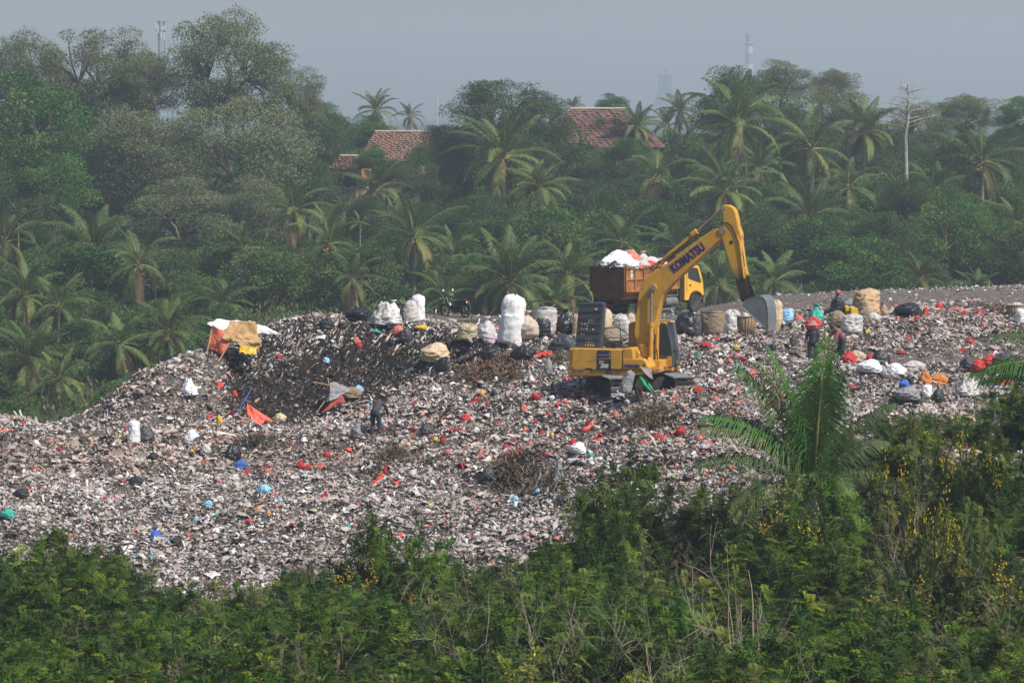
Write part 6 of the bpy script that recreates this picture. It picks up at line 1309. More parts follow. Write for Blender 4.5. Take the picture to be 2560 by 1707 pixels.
# truck load
def load(px, py, dpx, style, w, h, m, label, name='plastic_bag', cat='bag'):
    D = TD+dpx; q = at(px, py, D); return place_sack(name, style, q, w, h, m, label, cat, None, 0.3)
TT = TR.matrix_world if False else (Matrix.Translation(TR.location) @ Matrix.Rotation(TB, 4, 'Z'))
def onbed(x, y, z, style, w, h, m, label, name='plastic_bag', cat='bag', dep=None):
    return place_sack(name, style, TT @ Vector((x, y, z)), w, h, m, label, cat, None, TB, (0, 0), dep)
lb_ = MB(); 
base = place_sack('rubbish_load', 'lying', TT @ Vector((1.98, 0, 1.55)), 3.7, 1.05, 'greywhite', 'mixed plastic rubbish filling the truck bed to the brim', 'rubbish', None, TB, (0, 0), 1.9)
for (x, y, z, st, w, h, m, lb) in [
 (0.30, 0.75, 2.20, 'lying', 0.7, 0.45, 'charcoal', 'dark bag at the far rear corner of the truck load'), (0.45, 0.25, 2.28, 'lying', 0.95, 0.62, 'white', 'white bag at the rear of the truck load'), (0.28, -0.15, 2.18, 'lying', 0.85, 0.50, 'black', 'black bag in the middle of the load, above the tailgate'),
 (1.1, 0.25, 2.38, 'lying', 1.25, 0.75, 'white', 'highest white bag of the truck load'), (0.75, -0.55, 2.22, 'lying', 1.25, 0.62, 'white', 'wide white bag lying over the near side of the truck load'), (1.8, 0.1, 2.45, 'lying', 1.2, 0.62, 'palered', 'red-striped plastic on top of the truck load'),
 (2.0, 0.2, 2.55, 'heap', 0.9, 0.55, 'beige', 'beige plastic on the very top of the truck load'), (2.5, -0.2, 2.4, 'tied', 0.75, 0.65, 'clear', 'clear bag with a peaked top on the truck load'), (1.7, -0.65, 2.25, 'lying', 1.0, 0.45, 'clear', 'clear wrapped bag on the near side of the truck load'),
 (2.4, -0.65, 2.22, 'lying', 0.7, 0.4, 'red', 'red bag on the near side of the truck load'), (3.0, -0.3, 2.28, 'lying', 1.1, 0.5, 'pink', 'pinkish bag toward the front of the truck load'), (3.5, -0.5, 2.25, 'lying', 0.7, 0.45, 'clear', 'clear bag at the front of the truck load'), (1.2, -0.85, 2.30, 'lying', 0.6, 0.25, 'palered', 'flattened red bag at the near rim of the truck bed')]:
    onbed(x, y, z, st, w, h, m, lb)
# bamboo baskets
def basket(x0, y0, x1, y1, label):
    p = hit((x0+x1)/2, y1-2); q = at((x0+x1)/2, y1, p.y); k = p.y/F; r = (x1-x0)*k/2; h = (y1-y0)*k
    e = empty('bamboo_basket', (q.x, p.y, p.z-0.03)); tag(e, label, 'basket', 'bamboo baskets')
    MB().lathe([(r*0.72, 0), (r*0.93, h*0.4), (r*0.98, h), (r*0.90, h), (r*0.85, h*0.5), (r*0.6, 0.05)], 24).build('wickerwork', mat('bamboo_wicker', (0.30, 0.21, 0.11), rough=0.8, var=0.35, scale=14, bump=0.8, bscale=30), e, smooth=True)
    mb = MB(); 
    for k2 in range(22): a = k2*2*math.pi/22; mb.tube([(r*0.73*math.cos(a), r*0.73*math.sin(a), 0.0), (r*0.95*math.cos(a), r*0.95*math.sin(a), h*0.4), (r*1.0*math.cos(a), r*1.0*math.sin(a), h)], 0.012, 4)
    mb.build('staves', M_palebark, e)
    MB().tube([(r*math.cos(a), r*math.sin(a), h) for a in np.linspace(0, 2*math.pi, 25)], 0.028, 6).build('rim', M_palebark, e)
    place_sack('plastic_wrapper', 'lying', (q.x, p.y, p.z+h*0.6), r*1.6, h*0.55, 'clear', 'white wrappers filling the '+label, 'wrapper')
basket(1842, 792, 1892, 836, 'bamboo basket in the row behind the cab'); basket(2516, 764, 2560, 794, 'bamboo basket near the right edge')
# yellow cans
for (x0, y0, x1, y1, lb) in [(2112, 765, 2129, 787, 'yellow jerrycan, left and upper of the two by the tan sack'), (2126, 767, 2145, 795, 'yellow jerrycan, right and lower of the two by the tan sack')]:
    p = hit((x0+x1)/2, y1, 120); q = at((x0+x1)/2, y1, p.y-0.4); k = p.y/F; w_, h_ = (x1-x0)*k, (y1-y0)*k
    e = empty('jerrycan', (q.x, p.y-0.4, q.z)); e.rotation_euler = (0, R(-6), R(15)); tag(e, lb, 'jerrycan', 'yellow jerrycans')
    MB().prism([(-w_/2, 0), (w_/2, 0), (w_/2, h_*0.82), (w_*0.15, h_*0.97), (-w_*0.4, h_), (-w_/2, h_*0.93)], -0.13, 0.13, lambda a, b, t: Vector((a, t, b))).build('canister_body', M_bag['yellow'], e, bevel=0.04)
    MB().lathe([(0.035, 0), (0.035, 0.06)], 10, Matrix.Translation((w_*0.28, 0, h_*0.86))).build('cap', M_hose, e); MB().tube([(-w_*0.35, 0, h_*0.97), (-w_*0.3, 0, h_*1.06), (0, 0, h_*1.05), (w_*0.05, 0, h_*0.96)], 0.018, 6).build('handle', M_bag['yellow'], e)
# old tyre
def tyre_at(px, py, r, label):
    p = hit(px, py); q = at(px, py, p.y); o = MB().lathe([(r*0.55, -0.08), (r*0.95, -0.09), (r, 0), (r*0.95, 0.09), (r*0.55, 0.08)], 22, cap=False).build('old_tyre', M_tyre, None, smooth=True); o.location = (q.x, p.y, q.z+r*0.5); o.rotation_euler = (R(68), 0, R(20)); tag(o, label, 'tyre')
tyre_at(1341, 864, 0.17, 'small black tyre lying behind the shiny black bags'); tyre_at(2268, 965, 0.24, 'black tyre ring half buried left of the white canister')

# ------------------------------------------------------------------ cloths and shelters
def cloth(name, corners, m, label=None, cat=None, parent=None, sag=0.1, wr=0.05, seed=0, nu=30, nv=24, hang=None):
    """corners TL, TR, BR, BL in world; wrinkled sheet with thickness"""
    TL, TR_, BR, BL_ = [np.array(tuple(c)) for c in corners]; u, v = np.meshgrid(np.linspace(0, 1, nu), np.linspace(0, 1, nv))
    P = (TL*(1-u[..., None])+TR_*u[..., None])*(1-v[..., None])+(BL_*(1-u[..., None])+BR*u[..., None])*v[..., None]
    nrm = np.cross(TR_-TL, BL_-TL); nrm /= np.linalg.norm(nrm)
    d = -sag*np.sin(np.pi*u)*np.sin(np.pi*v)+2.2*wr*fbm(u*3.4+seed, v*2.5, seed*1.0, 4)+wr*0.8*np.abs(np.sin(u*9+seed+2*v))*v
    P = P+nrm*d[..., None]; P[..., 2] += 0.35*wr*np.sin(u*11+seed)*v
    o = link(name, np_mesh(name, P.reshape(-1, 3), [np.array([(r*nu+c, r*nu+c+1, (r+1)*nu+c+1, (r+1)*nu+c) for r in range(nv-1) for c in range(nu-1)])], smooth=True), m, parent)
    s = o.modifiers.new('thickness', 'SOLIDIFY'); s.thickness = 0.012
    if label: tag(o, label, cat)
    return o
def stick(name, a, b, r, m, parent=None, label=None, cat='stick'):
    o = MB().tube([a, (Vector(a)+Vector(b))/2+Vector((0.02, 0, 0.02)), b], [r, r*0.9, r*0.8], 6).build(name, m, parent)
    if label: tag(o, label, cat)
    return o
M_wood = mat('weathered_pole', (0.40, 0.26, 0.15), rough=0.85, var=0.25)
M_salmon = mat('salmon_red_cloth', (0.80, 0.14, 0.09), rough=0.7, var=0.05, scale=3, bump=0.3)
M_orangecl = mat('faded_orange_cloth', (0.72, 0.17, 0.09), rough=0.75, var=0.08, scale=3, bump=0.3)
M_tancl = mat('tan_sacking', (0.46, 0.30, 0.15), rough=0.9, var=0.12, scale=6, bump=0.6, bscale=25)
ds = 123.6
shel = empty('makeshift_shelter', at(585, 872, ds)); tag(shel, 'makeshift shelter of orange, white and tan cloth on poles on the left crest', 'shelter')
so = shel.location
def A(px, py, dd=0.0): return at(px, py, ds+dd)-so
cloth('white_sheet', [A(516, 812, -0.3), A(542, 796, 0.4), A(628, 803, 0.4), A(560, 836, -0.6)], M_bag['white'], parent=shel, wr=0.06, seed=1)
cloth('white_sheet', [A(620, 803, 0.6), A(652, 812, 0.8), A(706, 838, 1.3), A(640, 832, 0.4)], M_bag['white'], parent=shel, wr=0.06, seed=5)
cloth('orange_cloth', [A(530, 813, -0.5), A(586, 838, -0.7), A(556, 886, -0.9), A(517, 868, -0.4)], M_orangecl, parent=shel, wr=0.06, seed=2, sag=0.12)
cloth('tan_cloth', [A(577, 801, -0.5), A(637, 804, 0.1), A(655, 868, -0.5), A(556, 846, -0.95)], M_tancl, parent=shel, wr=0.10, seed=3, sag=-0.22)
cloth('tan_cloth', [A(570, 838, -0.9), A(655, 850, -0.5), A(650, 870, -0.6), A(612, 874, -0.95)], M_tancl, parent=shel, wr=0.08, seed=4, sag=-0.05)
for (a, b) in [((531, 812, -0.3), (512, 905, -0.9)), ((584, 840, -0.7), (545, 905, -1.1)), ((530, 880, -0.7), (532, 912, -1.0)), ((640, 808, 0.2), (645, 880, 0.0)), ((518, 812, -0.2), (640, 806, 0.4))]: stick('pole', A(*a), A(*b), 0.035, M_wood, shel)
cloth('yellow_sheet', [A(600, 868, -1.0), A(642, 870, -0.9), A(640, 884, -1.4), A(598, 880, -1.4)], M_bag['yellow'], 'flat yellow sheet lying before the makeshift shelter', 'plastic sheet', None, seed=6); bpy.data.objects['yellow_sheet'].location = so
# salmon tent cloth
pt = hit(640, 1060); dt = pt.y
tent = empty('small_tent', at(640, 1062, dt)); tag(tent, 'small salmon-red tent-like cloth at the foot of the dark face', 'tent'); to = tent.location
def B2(px, py, dd=0.0): return at(px, py, dt+dd)-to
cloth('left_flap', [B2(619, 1011), B2(621, 1012, -0.02), B2(632, 1060, -0.5), B2(605, 1072, -0.3)], M_salmon, parent=tent, wr=0.03, seed=1, sag=0.05)
cloth('front_flap', [B2(619, 1011), B2(622, 1012), B2(684, 1054, 0.0), B2(630, 1064, -0.5)], M_salmon, parent=tent, wr=0.05, seed=2, sag=0.10)
cloth('back_flap', [B2(619, 1012, 0.03), B2(622, 1013, 0.03), B2(684, 1054, 0.5), B2(607, 1066, 0.5)], M_salmon, parent=tent, wr=0.03, seed=3)
stick('pole', B2(619, 1008), B2(622, 1068, 0.2), 0.02, M_wood, tent)
# second lean-to in the dark face
pl = hit(835, 1025); dl = pl.y-0.2
ln = empty('lean_to', at(830, 1025, dl)); tag(ln, 'tattered lean-to of grey-green tarpaulin and a red sheet on sticks', 'shelter'); lo_ = ln.location
def B3(px, py, dd=0.0): return at(px, py, dl+dd)-lo_
cloth('grey_tarpaulin', [B3(822, 958, 0), B3(836, 954, 0.3), B3(882, 973, 0.3), B3(826, 1004, -0.3)], M_bag['grey'], parent=ln, wr=0.06, seed=1)
cloth('red_sheet', [B3(850, 986, 0), B3(858, 990, 0.1), B3(862, 1006, 0), B3(803, 1032, -0.3)], mat('dull_red_sheet', (0.34, 0.07, 0.055), rough=0.7, var=0.2), parent=ln, wr=0.04, seed=2)
for a, b, r in [((782, 955, -0.4), (832, 966, 0), 0.03), ((819, 944, 0), (828, 1006, 0), 0.035), ((812, 1002, -0.3), (790, 1032, -0.4), 0.03), ((872, 976, 0.2), (905, 972, 0.3), 0.02)]: stick('pole', B3(*a), B3(*b), r, M_wood, ln)
item('lying', 856, 972, 900, 996, 'burlap', 'bundle of brown rope at the lean-to', 'rope_bundle', 'rope'); item('lying', 886, 966, 908, 982, 'blue', 'pale blue bottle-like bag at the lean-to')
# loose sticks and rope
for (a, b, r, lb) in [((1278, 752), (1268, 728), 0.03, 'short stick poking up behind the tall white sack'), ((897, 785), (890, 752), 0.035, 'stub of a pole rising behind the black bags on the crest'), ((1210, 800), (1240, 768), 0.012, 'thin pale rod tied to the peaked clear bag'), ((1376, 1236), (1400, 1190), 0.03, 'straight yellow reed in front of the slate sheet'), ((1216, 1222), (1240, 1196), 0.02, 'dry reed left of the dark hollow'), ((620, 1100), (655, 1085), 0.03, 'stick lying below the small tent')]:
    p = hit(*a); d = p.y; stick('stick', at(a[0], a[1]+3, d), at(b[0], b[1], d-0.1), r, M_wood, None, lb)
pr = [hit(x, y) for x, y in [(630, 980), (622, 992), (617, 1000), (612, 1012), (603, 1020), (600, 1031), (592, 1036), (588, 1046), (578, 1041)]]
o = MB().tube([p+Vector((0, -0.15, 0.06)) for p in pr], 0.022, 6).build('blue_rope', M_bag['royal']); tag(o, 'frayed blue rope hanging down left of the small tent', 'rope')
p = hit(318, 1385); cl = cloth('white_board', [at(302, 1365, p.y), at(332, 1362, p.y+0.1), at(338, 1380, p.y), at(312, 1388, p.y-0.1)], M_bag['white'], 'small white board lying low on the left slope', 'board', None, wr=0.01, sag=0)
# ------------------------------------------------------------------ people
M_skin = mat('skin', (0.20, 0.105, 0.065), rough=0.6)
def skin_mesh(name, V, Ed, rad, m, parent, root=0, sub=1):
    me = bpy.data.meshes.new(name); me.from_pydata(V, Ed, []); o = link(name, me, m, parent)
    o.modifiers.new('skin', 'SKIN'); me.skin_vertices.new() if not me.skin_vertices else None
    for i, r in enumerate(rad): me.skin_vertices[0].data[i].radius = (r, r)
    me.skin_vertices[0].data[root].use_root = True
    s = o.modifiers.new('sub', 'SUBSURF'); s.levels = sub; s.render_levels = sub
    dg = bpy.context.evaluated_depsgraph_get(); ev = bpy.data.meshes.new_from_object(o.evaluated_get(dg)); o.modifiers.clear(); o.data = ev
    ev.materials.clear(); ev.materials.append(m); ev.polygons.foreach_set('use_smooth', [True]*len(ev.polygons)); return o
def person(loc, rz, J, shirt, trousers, label, hat=None, scarf=None, vest=None):
    """J: joint name -> local position (x forward, y left, z up)"""
    root = empty('person', loc, rz); tag(root, label, 'person', 'people picking through the rubbish')
    names = ['pelvis', 'belly', 'chest', 'neck', 'head', 'crown', 'lsh', 'lel', 'lwr', 'lhd', 'rsh', 'rel', 'rwr', 'rhd', 'lhip', 'lkn', 'lan', 'lto', 'rhip', 'rkn', 'ran', 'rto']
    R_ = dict(pelvis=.075, belly=.09, chest=.095, neck=.055, head=.085, crown=.07, lsh=.065, lel=.042, lwr=.03, lhd=.032, rsh=.065, rel=.042, rwr=.03, rhd=.032, lhip=.06, lkn=.058, lan=.038, lto=.035, rhip=.06, rkn=.058, ran=.038, rto=.035)
    E0 = [('pelvis', 'belly'), ('belly', 'chest'), ('chest', 'neck'), ('neck', 'head'), ('head', 'crown'), ('chest', 'lsh'), ('lsh', 'lel'), ('lel', 'lwr'), ('lwr', 'lhd'), ('chest', 'rsh'), ('rsh', 'rel'), ('rel', 'rwr'), ('rwr', 'rhd'), ('pelvis', 'lhip'), ('lhip', 'lkn'), ('lkn', 'lan'), ('lan', 'lto'), ('pelvis', 'rhip'), ('rhip', 'rkn'), ('rkn', 'ran'), ('ran', 'rto')]
    V = [Vector(J[n]) for n in names]; ed = [(names.index(a), names.index(b)) for a, b in E0]; rad = [R_[n] for n in names]
    for s in ('l', 'r'):   # five fingers
        w_, h_ = Vector(J[s+'wr']), Vector(J[s+'hd']); d = (h_-w_).normalized(); sd_ = d.cross(Vector((0.3, 1, 0.2))).normalized()
        for k, (off, ln_) in enumerate([(-.03, .06), (-.012, .08), (.008, .085), (.026, .075), (.045, .05)]):
            i0 = len(V); base = (h_ if k < 4 else w_.lerp(h_, 0.5)); V.append(base+d*ln_*0.5+sd_*off); V.append(base+d*ln_*0.85+sd_*off*1.1+Vector((0, 0, -0.02))); rad += [.009, .008]
            ed += [(names.index(s+'hd'), i0), (i0, i0+1)]
    skin_mesh('body', [tuple(v) for v in V], ed, rad, M_skin, root)
    def chain(mb, pts, rads, sy=1.0):
        # rounded, tapering cloth tube through the joints
        P = []; Rr = []
        for i in range(len(pts)-1):
            for k in range(4):
                t = k/4; P.append(Vector(pts[i]).lerp(Vector(pts[i+1]), t)); Rr.append(rads[i]*(1-t)+rads[i+1]*t)
        P.append(Vector(pts[-1])); Rr.append(rads[-1]); d0 = (P[0]-P[1]).normalized(); d1 = (P[-1]-P[-2]).normalized()
        P = [P[0]+d0*Rr[0]*0.5]+P+[P[-1]+d1*Rr[-1]*0.35]; Rr = [Rr[0]*0.55]+Rr+[Rr[-1]*0.7]; n0 = len(mb.v); mb.tube(P, Rr, 14)
        if sy != 1: 
            for i in range(n0, len(mb.v)): x_, y_, z_ = mb.v[i]; mb.v[i] = (x_, y_*sy, z_)
    tm = MB(); chain(tm, [J['pelvis'], J['belly'], J['chest'], Vector(J['chest']).lerp(Vector(J['neck']), 0.55)], [.135, .135, .145, .10], 1.25); tm.build('shirt', vest or shirt, root, smooth=True)
    for s in ('l', 'r'):
        am = MB(); chain(am, [Vector(J['chest']).lerp(Vector(J[s+'sh']), 0.55), J[s+'sh'], J[s+'el'], Vector(J[s+'el']).lerp(Vector(J[s+'wr']), 0.9)], [.075, .082, .058, .044]); am.build('sleeve', shirt, root, smooth=True)
    lg = MB(); chain(lg, [Vector(J['pelvis'])+Vector((0, 0, 0.06)), Vector(J['pelvis'])-Vector((0, 0, 0.06))], [.14, .145], 1.2)
    for s in ('l', 'r'): chain(lg, [J[s+'hip'], J[s+'kn'], J[s+'an']], [.115, .078, .062])
    lg.build('trousers', trousers, root, smooth=True)
    for s in ('l', 'r'): MB().tube([Vector(J[s+'an'])+Vector((-0.03, 0, -0.03)), Vector(J[s+'to'])], [0.055, 0.045], 8).build('boot', M_black, root)
    hd = Vector(J['head']); up = (Vector(J['crown'])-hd).normalized(); q = up.to_track_quat('Z', 'Y').to_matrix().to_4x4()
    fw = Vector((1, 0, 0)); fw = (fw-up*fw.dot(up)).normalized(); 
    face = MB(); face.tube([hd+fw*0.085+up*0.01, hd+fw*0.112-up*0.012], [0.012, 0.016], 5); face.build('nose', M_skin, root)
    for y in (-0.032, 0.032): MB().lathe([(0.004, -0.008), (0.011, 0), (0.004, 0.008)], 6, Matrix.Translation(hd+fw*0.088+up*0.03+Vector((0, y, 0)))).build('eye', M_hose, root)
    MB().box(hd+fw*0.088-up*0.04, (0.012, 0.045, 0.010)).build('mouth', mat('lips', (0.16, 0.05, 0.04)), root)
    for y in (-0.088, 0.088): MB().lathe([(0.01, -0.03), (0.02, 0), (0.01, 0.03)], 6, Matrix.Translation(hd+Vector((0, y, 0.01)))).build('ear', M_skin, root)
    if hat:
        r_, h_, m_ = hat; Mx = Matrix.Translation(Vector(J['crown'])-up*0.03) @ q
        MB().lathe([(r_, -0.05), (r_*0.62, 0.02), (0.12, 0.05), (0.10, h_*0.75), (0.05, h_), (0.01, h_*1.02), (0.01, h_*0.98), (0.09, h_*0.7), (0.11, 0.035), (r_*0.62, 0.005), (r_, -0.06)], 20, Mx, cap=False).build('hat', m_, root, smooth=True)
    else:
        MB().lathe([(0.095, -0.05), (0.105, 0.02), (0.09, 0.08), (0.04, 0.115), (0.005, 0.12)], 14, Matrix.Translation(hd) @ q).build('hair' if not scarf else 'headscarf', scarf or M_hose, root, smooth=True)
    if hat and scarf: MB().lathe([(0.13, -0.16), (0.115, -0.08), (0.105, 0.0), (0.10, 0.07), (0.02, 0.10)], 14, Matrix.Translation(hd-up*0.01-fw*0.008) @ q).build('headscarf', scarf, root, smooth=True)
    return root
M_green = mat('green_sleeves', (0.01, 0.33, 0.14), rough=0.7, var=0.1); M_olv = mat('olive_shirt', (0.22, 0.26, 0.12), rough=0.8, var=0.15); M_purp = mat('dark_trousers', (0.055, 0.045, 0.055), rough=0.85); M_dkc = mat('dark_grey_clothes', (0.055, 0.055, 0.065), rough=0.85, var=0.2); M_jean = mat('dark_jeans', (0.03, 0.04, 0.055), rough=0.85)
M_straw = mat('straw_hat', (0.42, 0.36, 0.24), rough=0.85, var=0.2); M_greyhat = mat('grey_brown_hat', (0.22, 0.19, 0.17), rough=0.85, var=0.2); M_pinksc = mat('pink_scarf', (0.48, 0.10, 0.18), rough=0.75); M_brhat = mat('brown_straw_hat', (0.36, 0.20, 0.14), rough=0.85, var=0.2)
stoop = dict(pelvis=(0, 0, .90), belly=(.10, 0, 1.03), chest=(.22, 0, 1.18), neck=(.36, 0, 1.30), head=(.44, 0, 1.36), crown=(.50, 0, 1.42), lsh=(.26, .18, 1.2), lel=(.40, .24, .95), lwr=(.55, .20, .75), lhd=(.60, .18, .68), rsh=(.26, -.18, 1.2), rel=(.44, -.24, .96), rwr=(.60, -.18, .76), rhd=(.66, -.16, .69), lhip=(0, .1, .86), lkn=(.06, .13, .47), lan=(-.02, .14, .08), lto=(.12, .15, .03), rhip=(0, -.1, .86), rkn=(.10, -.12, .48), ran=(.05, -.13, .08), rto=(.2, -.14, .03))
lean = dict(pelvis=(0, 0, .90), belly=(.04, 0, 1.04), chest=(.13, 0, 1.24), neck=(.22, 0, 1.38), head=(.30, 0, 1.45), crown=(.36, 0, 1.51), lsh=(.13, .18, 1.29), lel=(.30, .24, 1.05), lwr=(.46, .20, .86), lhd=(.51, .18, .80), rsh=(.13, -.18, 1.29), rel=(.30, -.25, 1.04), rwr=(.48, -.20, .84), rhd=(.53, -.18, .77), lhip=(0, .1, .86), lkn=(.06, .13, .47), lan=(-.02, .14, .08), lto=(.12, .15, .03), rhip=(0, -.1, .86), rkn=(.10, -.12, .48), ran=(.05, -.13, .08), rto=(.2, -.14, .03))
stand = dict(pelvis=(0, 0, .92), belly=(.01, 0, 1.08), chest=(.02, 0, 1.28), neck=(.03, 0, 1.45), head=(.05, 0, 1.55), crown=(.05, 0, 1.63), lsh=(.02, .18, 1.35), lel=(.02, .25, 1.08), lwr=(.18, .22, .9), lhd=(.25, .20, .86), rsh=(.02, -.18, 1.35), rel=(.0, -.25, 1.07), rwr=(.15, -.24, .88), rhd=(.2, -.22, .82), lhip=(0, .1, .88), lkn=(.03, .12, .48), lan=(-.02, .13, .08), lto=(.12, .14, .03), rhip=(0, -.1, .88), rkn=(.04, -.12, .48), ran=(0, -.13, .08), rto=(.15, -.14, .03))
sit = dict(pelvis=(0, 0, .30), belly=(.03, 0, .46), chest=(.08, 0, .66), neck=(.11, 0, .83), head=(.15, 0, .93), crown=(.16, 0, 1.01), lsh=(.08, .17, .72), lel=(.22, .24, .52), lwr=(.42, .18, .42), lhd=(.48, .16, .38), rsh=(.08, -.17, .72), rel=(.22, -.24, .50), rwr=(.42, -.16, .40), rhd=(.48, -.14, .36), lhip=(0, .1, .28), lkn=(.38, .16, .45), lan=(.42, .16, .08), lto=(.56, .16, .03), rhip=(0, -.1, .28), rkn=(.38, -.14, .45), ran=(.44, -.14, .08), rto=(.58, -.14, .03))
def stand_at(px, py, D): q = at(px, py, D); return Vector((q.x, D, q.z))
gp = stand_at(1595, 1036, 106.2)
g_ = person(gp, R(-12), lean, M_green, M_purp, 'person in green sleeves and wide grey hat, leaning forward in front of the excavator', hat=(0.30, 0.14, M_greyhat), vest=M_olv)
sk = place_sack('sack', 'full', gp+Vector((-0.46, -0.02, 0.74)), 0.42, 0.82, 'grey', 'grey sack carried on the back of the person in green sleeves', 'sack', None, 0.4, (0, R(16))); 
p2 = stand_at(938, 1090, hit(938, 1086).y)
person(p2, R(62), stoop, M_dkc, M_jean, 'stooping person in dark clothes and tan hat, seen from behind on the middle slope', hat=(0.24, 0.10, M_straw))
p3 = hit(2034, 902); person(stand_at(2032, 915, p3.y), R(-110), stand, M_dkc, M_jean, 'standing person in grey with brown straw hat and red scarf, behind the young palm', hat=(0.24, 0.12, M_brhat), scarf=M_pinksc)
p4 = hit(2096, 780, 125); person(stand_at(2092, 788, p4.y+0.5), R(-80), sit, mat('plum_grey_top', (0.12, 0.10, 0.13), rough=0.8), M_jean, 'seated person in a pink headscarf between a black bag and the tan sack', scarf=M_pinksc)
p5 = hit(2105, 890); person(stand_at(2106, 905, p5.y), R(200), stoop, mat('dull_red_top', (0.22, 0.09, 0.09), rough=0.8), M_jean, 'stooping person with dark trousers and dull red top, right of the straw-hatted one')
# ------------------------------------------------------------------ houses in the trees, far landmarks
M_tile = mat('clay_roof_tiles', (0.29, 0.155, 0.10), rough=0.85, var=0.45, scale=2.5, dirt=(0.13, 0.08, 0.06), dirt_amt=0.6, dirt_scale=2.5, bump=0.8, bscale=10)
M_tile2 = mat('old_dark_red_tiles', (0.19, 0.09, 0.07), rough=0.85, var=0.45, scale=2.5, dirt=(0.09, 0.05, 0.045), dirt_amt=0.6, dirt_scale=2.2, bump=0.8, bscale=10)
M_wall = mat('old_plaster', (0.42, 0.33, 0.25), rough=0.9, var=0.2); M_dark = mat('dark_timber', (0.035, 0.03, 0.028), rough=0.9); M_ridge = mat('whitish_ridge_tiles', (0.52, 0.42, 0.36), rough=0.85, var=0.2)
def tiled(mb, a, b, c, d, rows):
    """one roof slope a-b ridge side, d-c eave side, as rows of lapped tiles (ribbed strips)"""
    a, b, c, d = map(Vector, (a, b, c, d)); nrm = (b-a).cross(d-a).normalized(); nrm = nrm if nrm.z > 0 else -nrm
    for r in range(rows):
        t0_, t1_ = r/rows, (r+1.15)/rows; t0_ += random.Random(r*7+3).uniform(-0.012, 0.012)*(r > 0); p0, p1 = a.lerp(d, t0_), b.lerp(c, t0_); p2_, p3_ = b.lerp(c, min(t1_, 1.03)), a.lerp(d, min(t1_, 1.03)); n = max(4, int((p1-p0).length/0.24)); vs = []; 
        for k in range(n+1):
            w_ = 0.05*math.sin(k*2.3+r*1.7)+0.035*(k % 2)+0.06*math.sin(k*0.37+r*0.5)+0.03*math.sin(k*5.1*r)
            vs += [p0.lerp(p1, k/n)+nrm*(w_), p3_.lerp(p2_, k/n)+nrm*(w_+0.07)]
        mb.add(vs, [(2*k, 2*k+2, 2*k+3, 2*k+1) for k in range(n)])
def house(px, py, D, rz, L, W_, hw_, hr, hip, label, m, eave=0.6):
    """px,py = centre of ridge; L ridge length, W_ half depth, hw_ wall height, hr roof height"""
    c = at(px, py, D); g = gz(c.x, D); e = empty('house', (c.x, D, g-0.3), rz); tag(e, label, 'house', 'tiled houses among the far trees')
    zr = c.z-g+0.3; ze = zr-hr; l2 = L/2; hx = l2+hip
    rf = MB(); A1, A2 = (-l2, 0, zr), (l2, 0, zr); F1, F2 = (-hx-0.2, -W_, ze), (hx+0.2, -W_, ze); B1, B2_ = (-hx-0.2, W_, ze), (hx+0.2, W_, ze)
    tiled(rf, A1, A2, F2, F1, 16); tiled(rf, A2, A1, B1, B2_, 16)
    if hip > 0.6: tiled(rf, A2, A2, B2_, F2, 14); tiled(rf, A1, A1, F1, B1, 14)
    ro = rf.build('roof', m, e)
    MB().tube([Vector(A1)+Vector((0, 0, 0.08)), Vector(A2)+Vector((0, 0, 0.08))], 0.13, 8).build('ridge', M_ridge, ro)
    w_ = MB(); w_.box((0, 0, (ze-0.1)/2), (2*hx-0.7, 2*W_-1.0, ze+0.1)); wo = w_.build('wall', M_wall, e)
    if hip <= 0.6:
        for s in (-1, 1): MB().prism([(-W_+0.3, ze), (W_-0.3, ze), (0, zr-0.25)], s*(hx-0.15)-0.05, s*(hx-0.15)+0.05, lambda a, b, t: Vector((t, a, b))).build('gable', M_dark, e)
    for x in (-hx*0.5, hx*0.5):
        MB().box((x, -W_+0.46, ze-1.3), (0.9, 0.08, 1.0)).build('window', M_dark, wo)
    MB().box((0, -W_+0.46, max(1.0, ze-1.5)), (0.9, 0.08, 2.0)).build('door', M_dark, wo)
house(1008, 331, 326, R(-20), 6.4, 3.6, 3, 3.0, 0.4, 'house with a faded orange tiled roof, left of the middle dark trees', M_tile)
house(1500, 274, 322, R(-8), 6.2, 4.4, 3, 3.9, 3.2, 'larger house with a dark red hipped roof and whitish ridge, right of the middle', M_tile2)
house(880, 392, 305, R(-25), 2.6, 2.0, 2.4, 1.2, 0.3, 'small shed with a broken orange roof beside the orange-roofed house', M_tile)
p = at(916, 437, 296); o = MB().box((0, 0, 0), (0.9, 0.3, 1.1)).build('brick_pillar', mat('orange_brick', (0.5, 0.19, 0.10), rough=0.9, var=0.3)); o.location = p; tag(o, 'short orange brick wall piece under the small shed', 'wall'); 
gzp = gz(p.x, p.y); o.scale = (1, 1, 1)
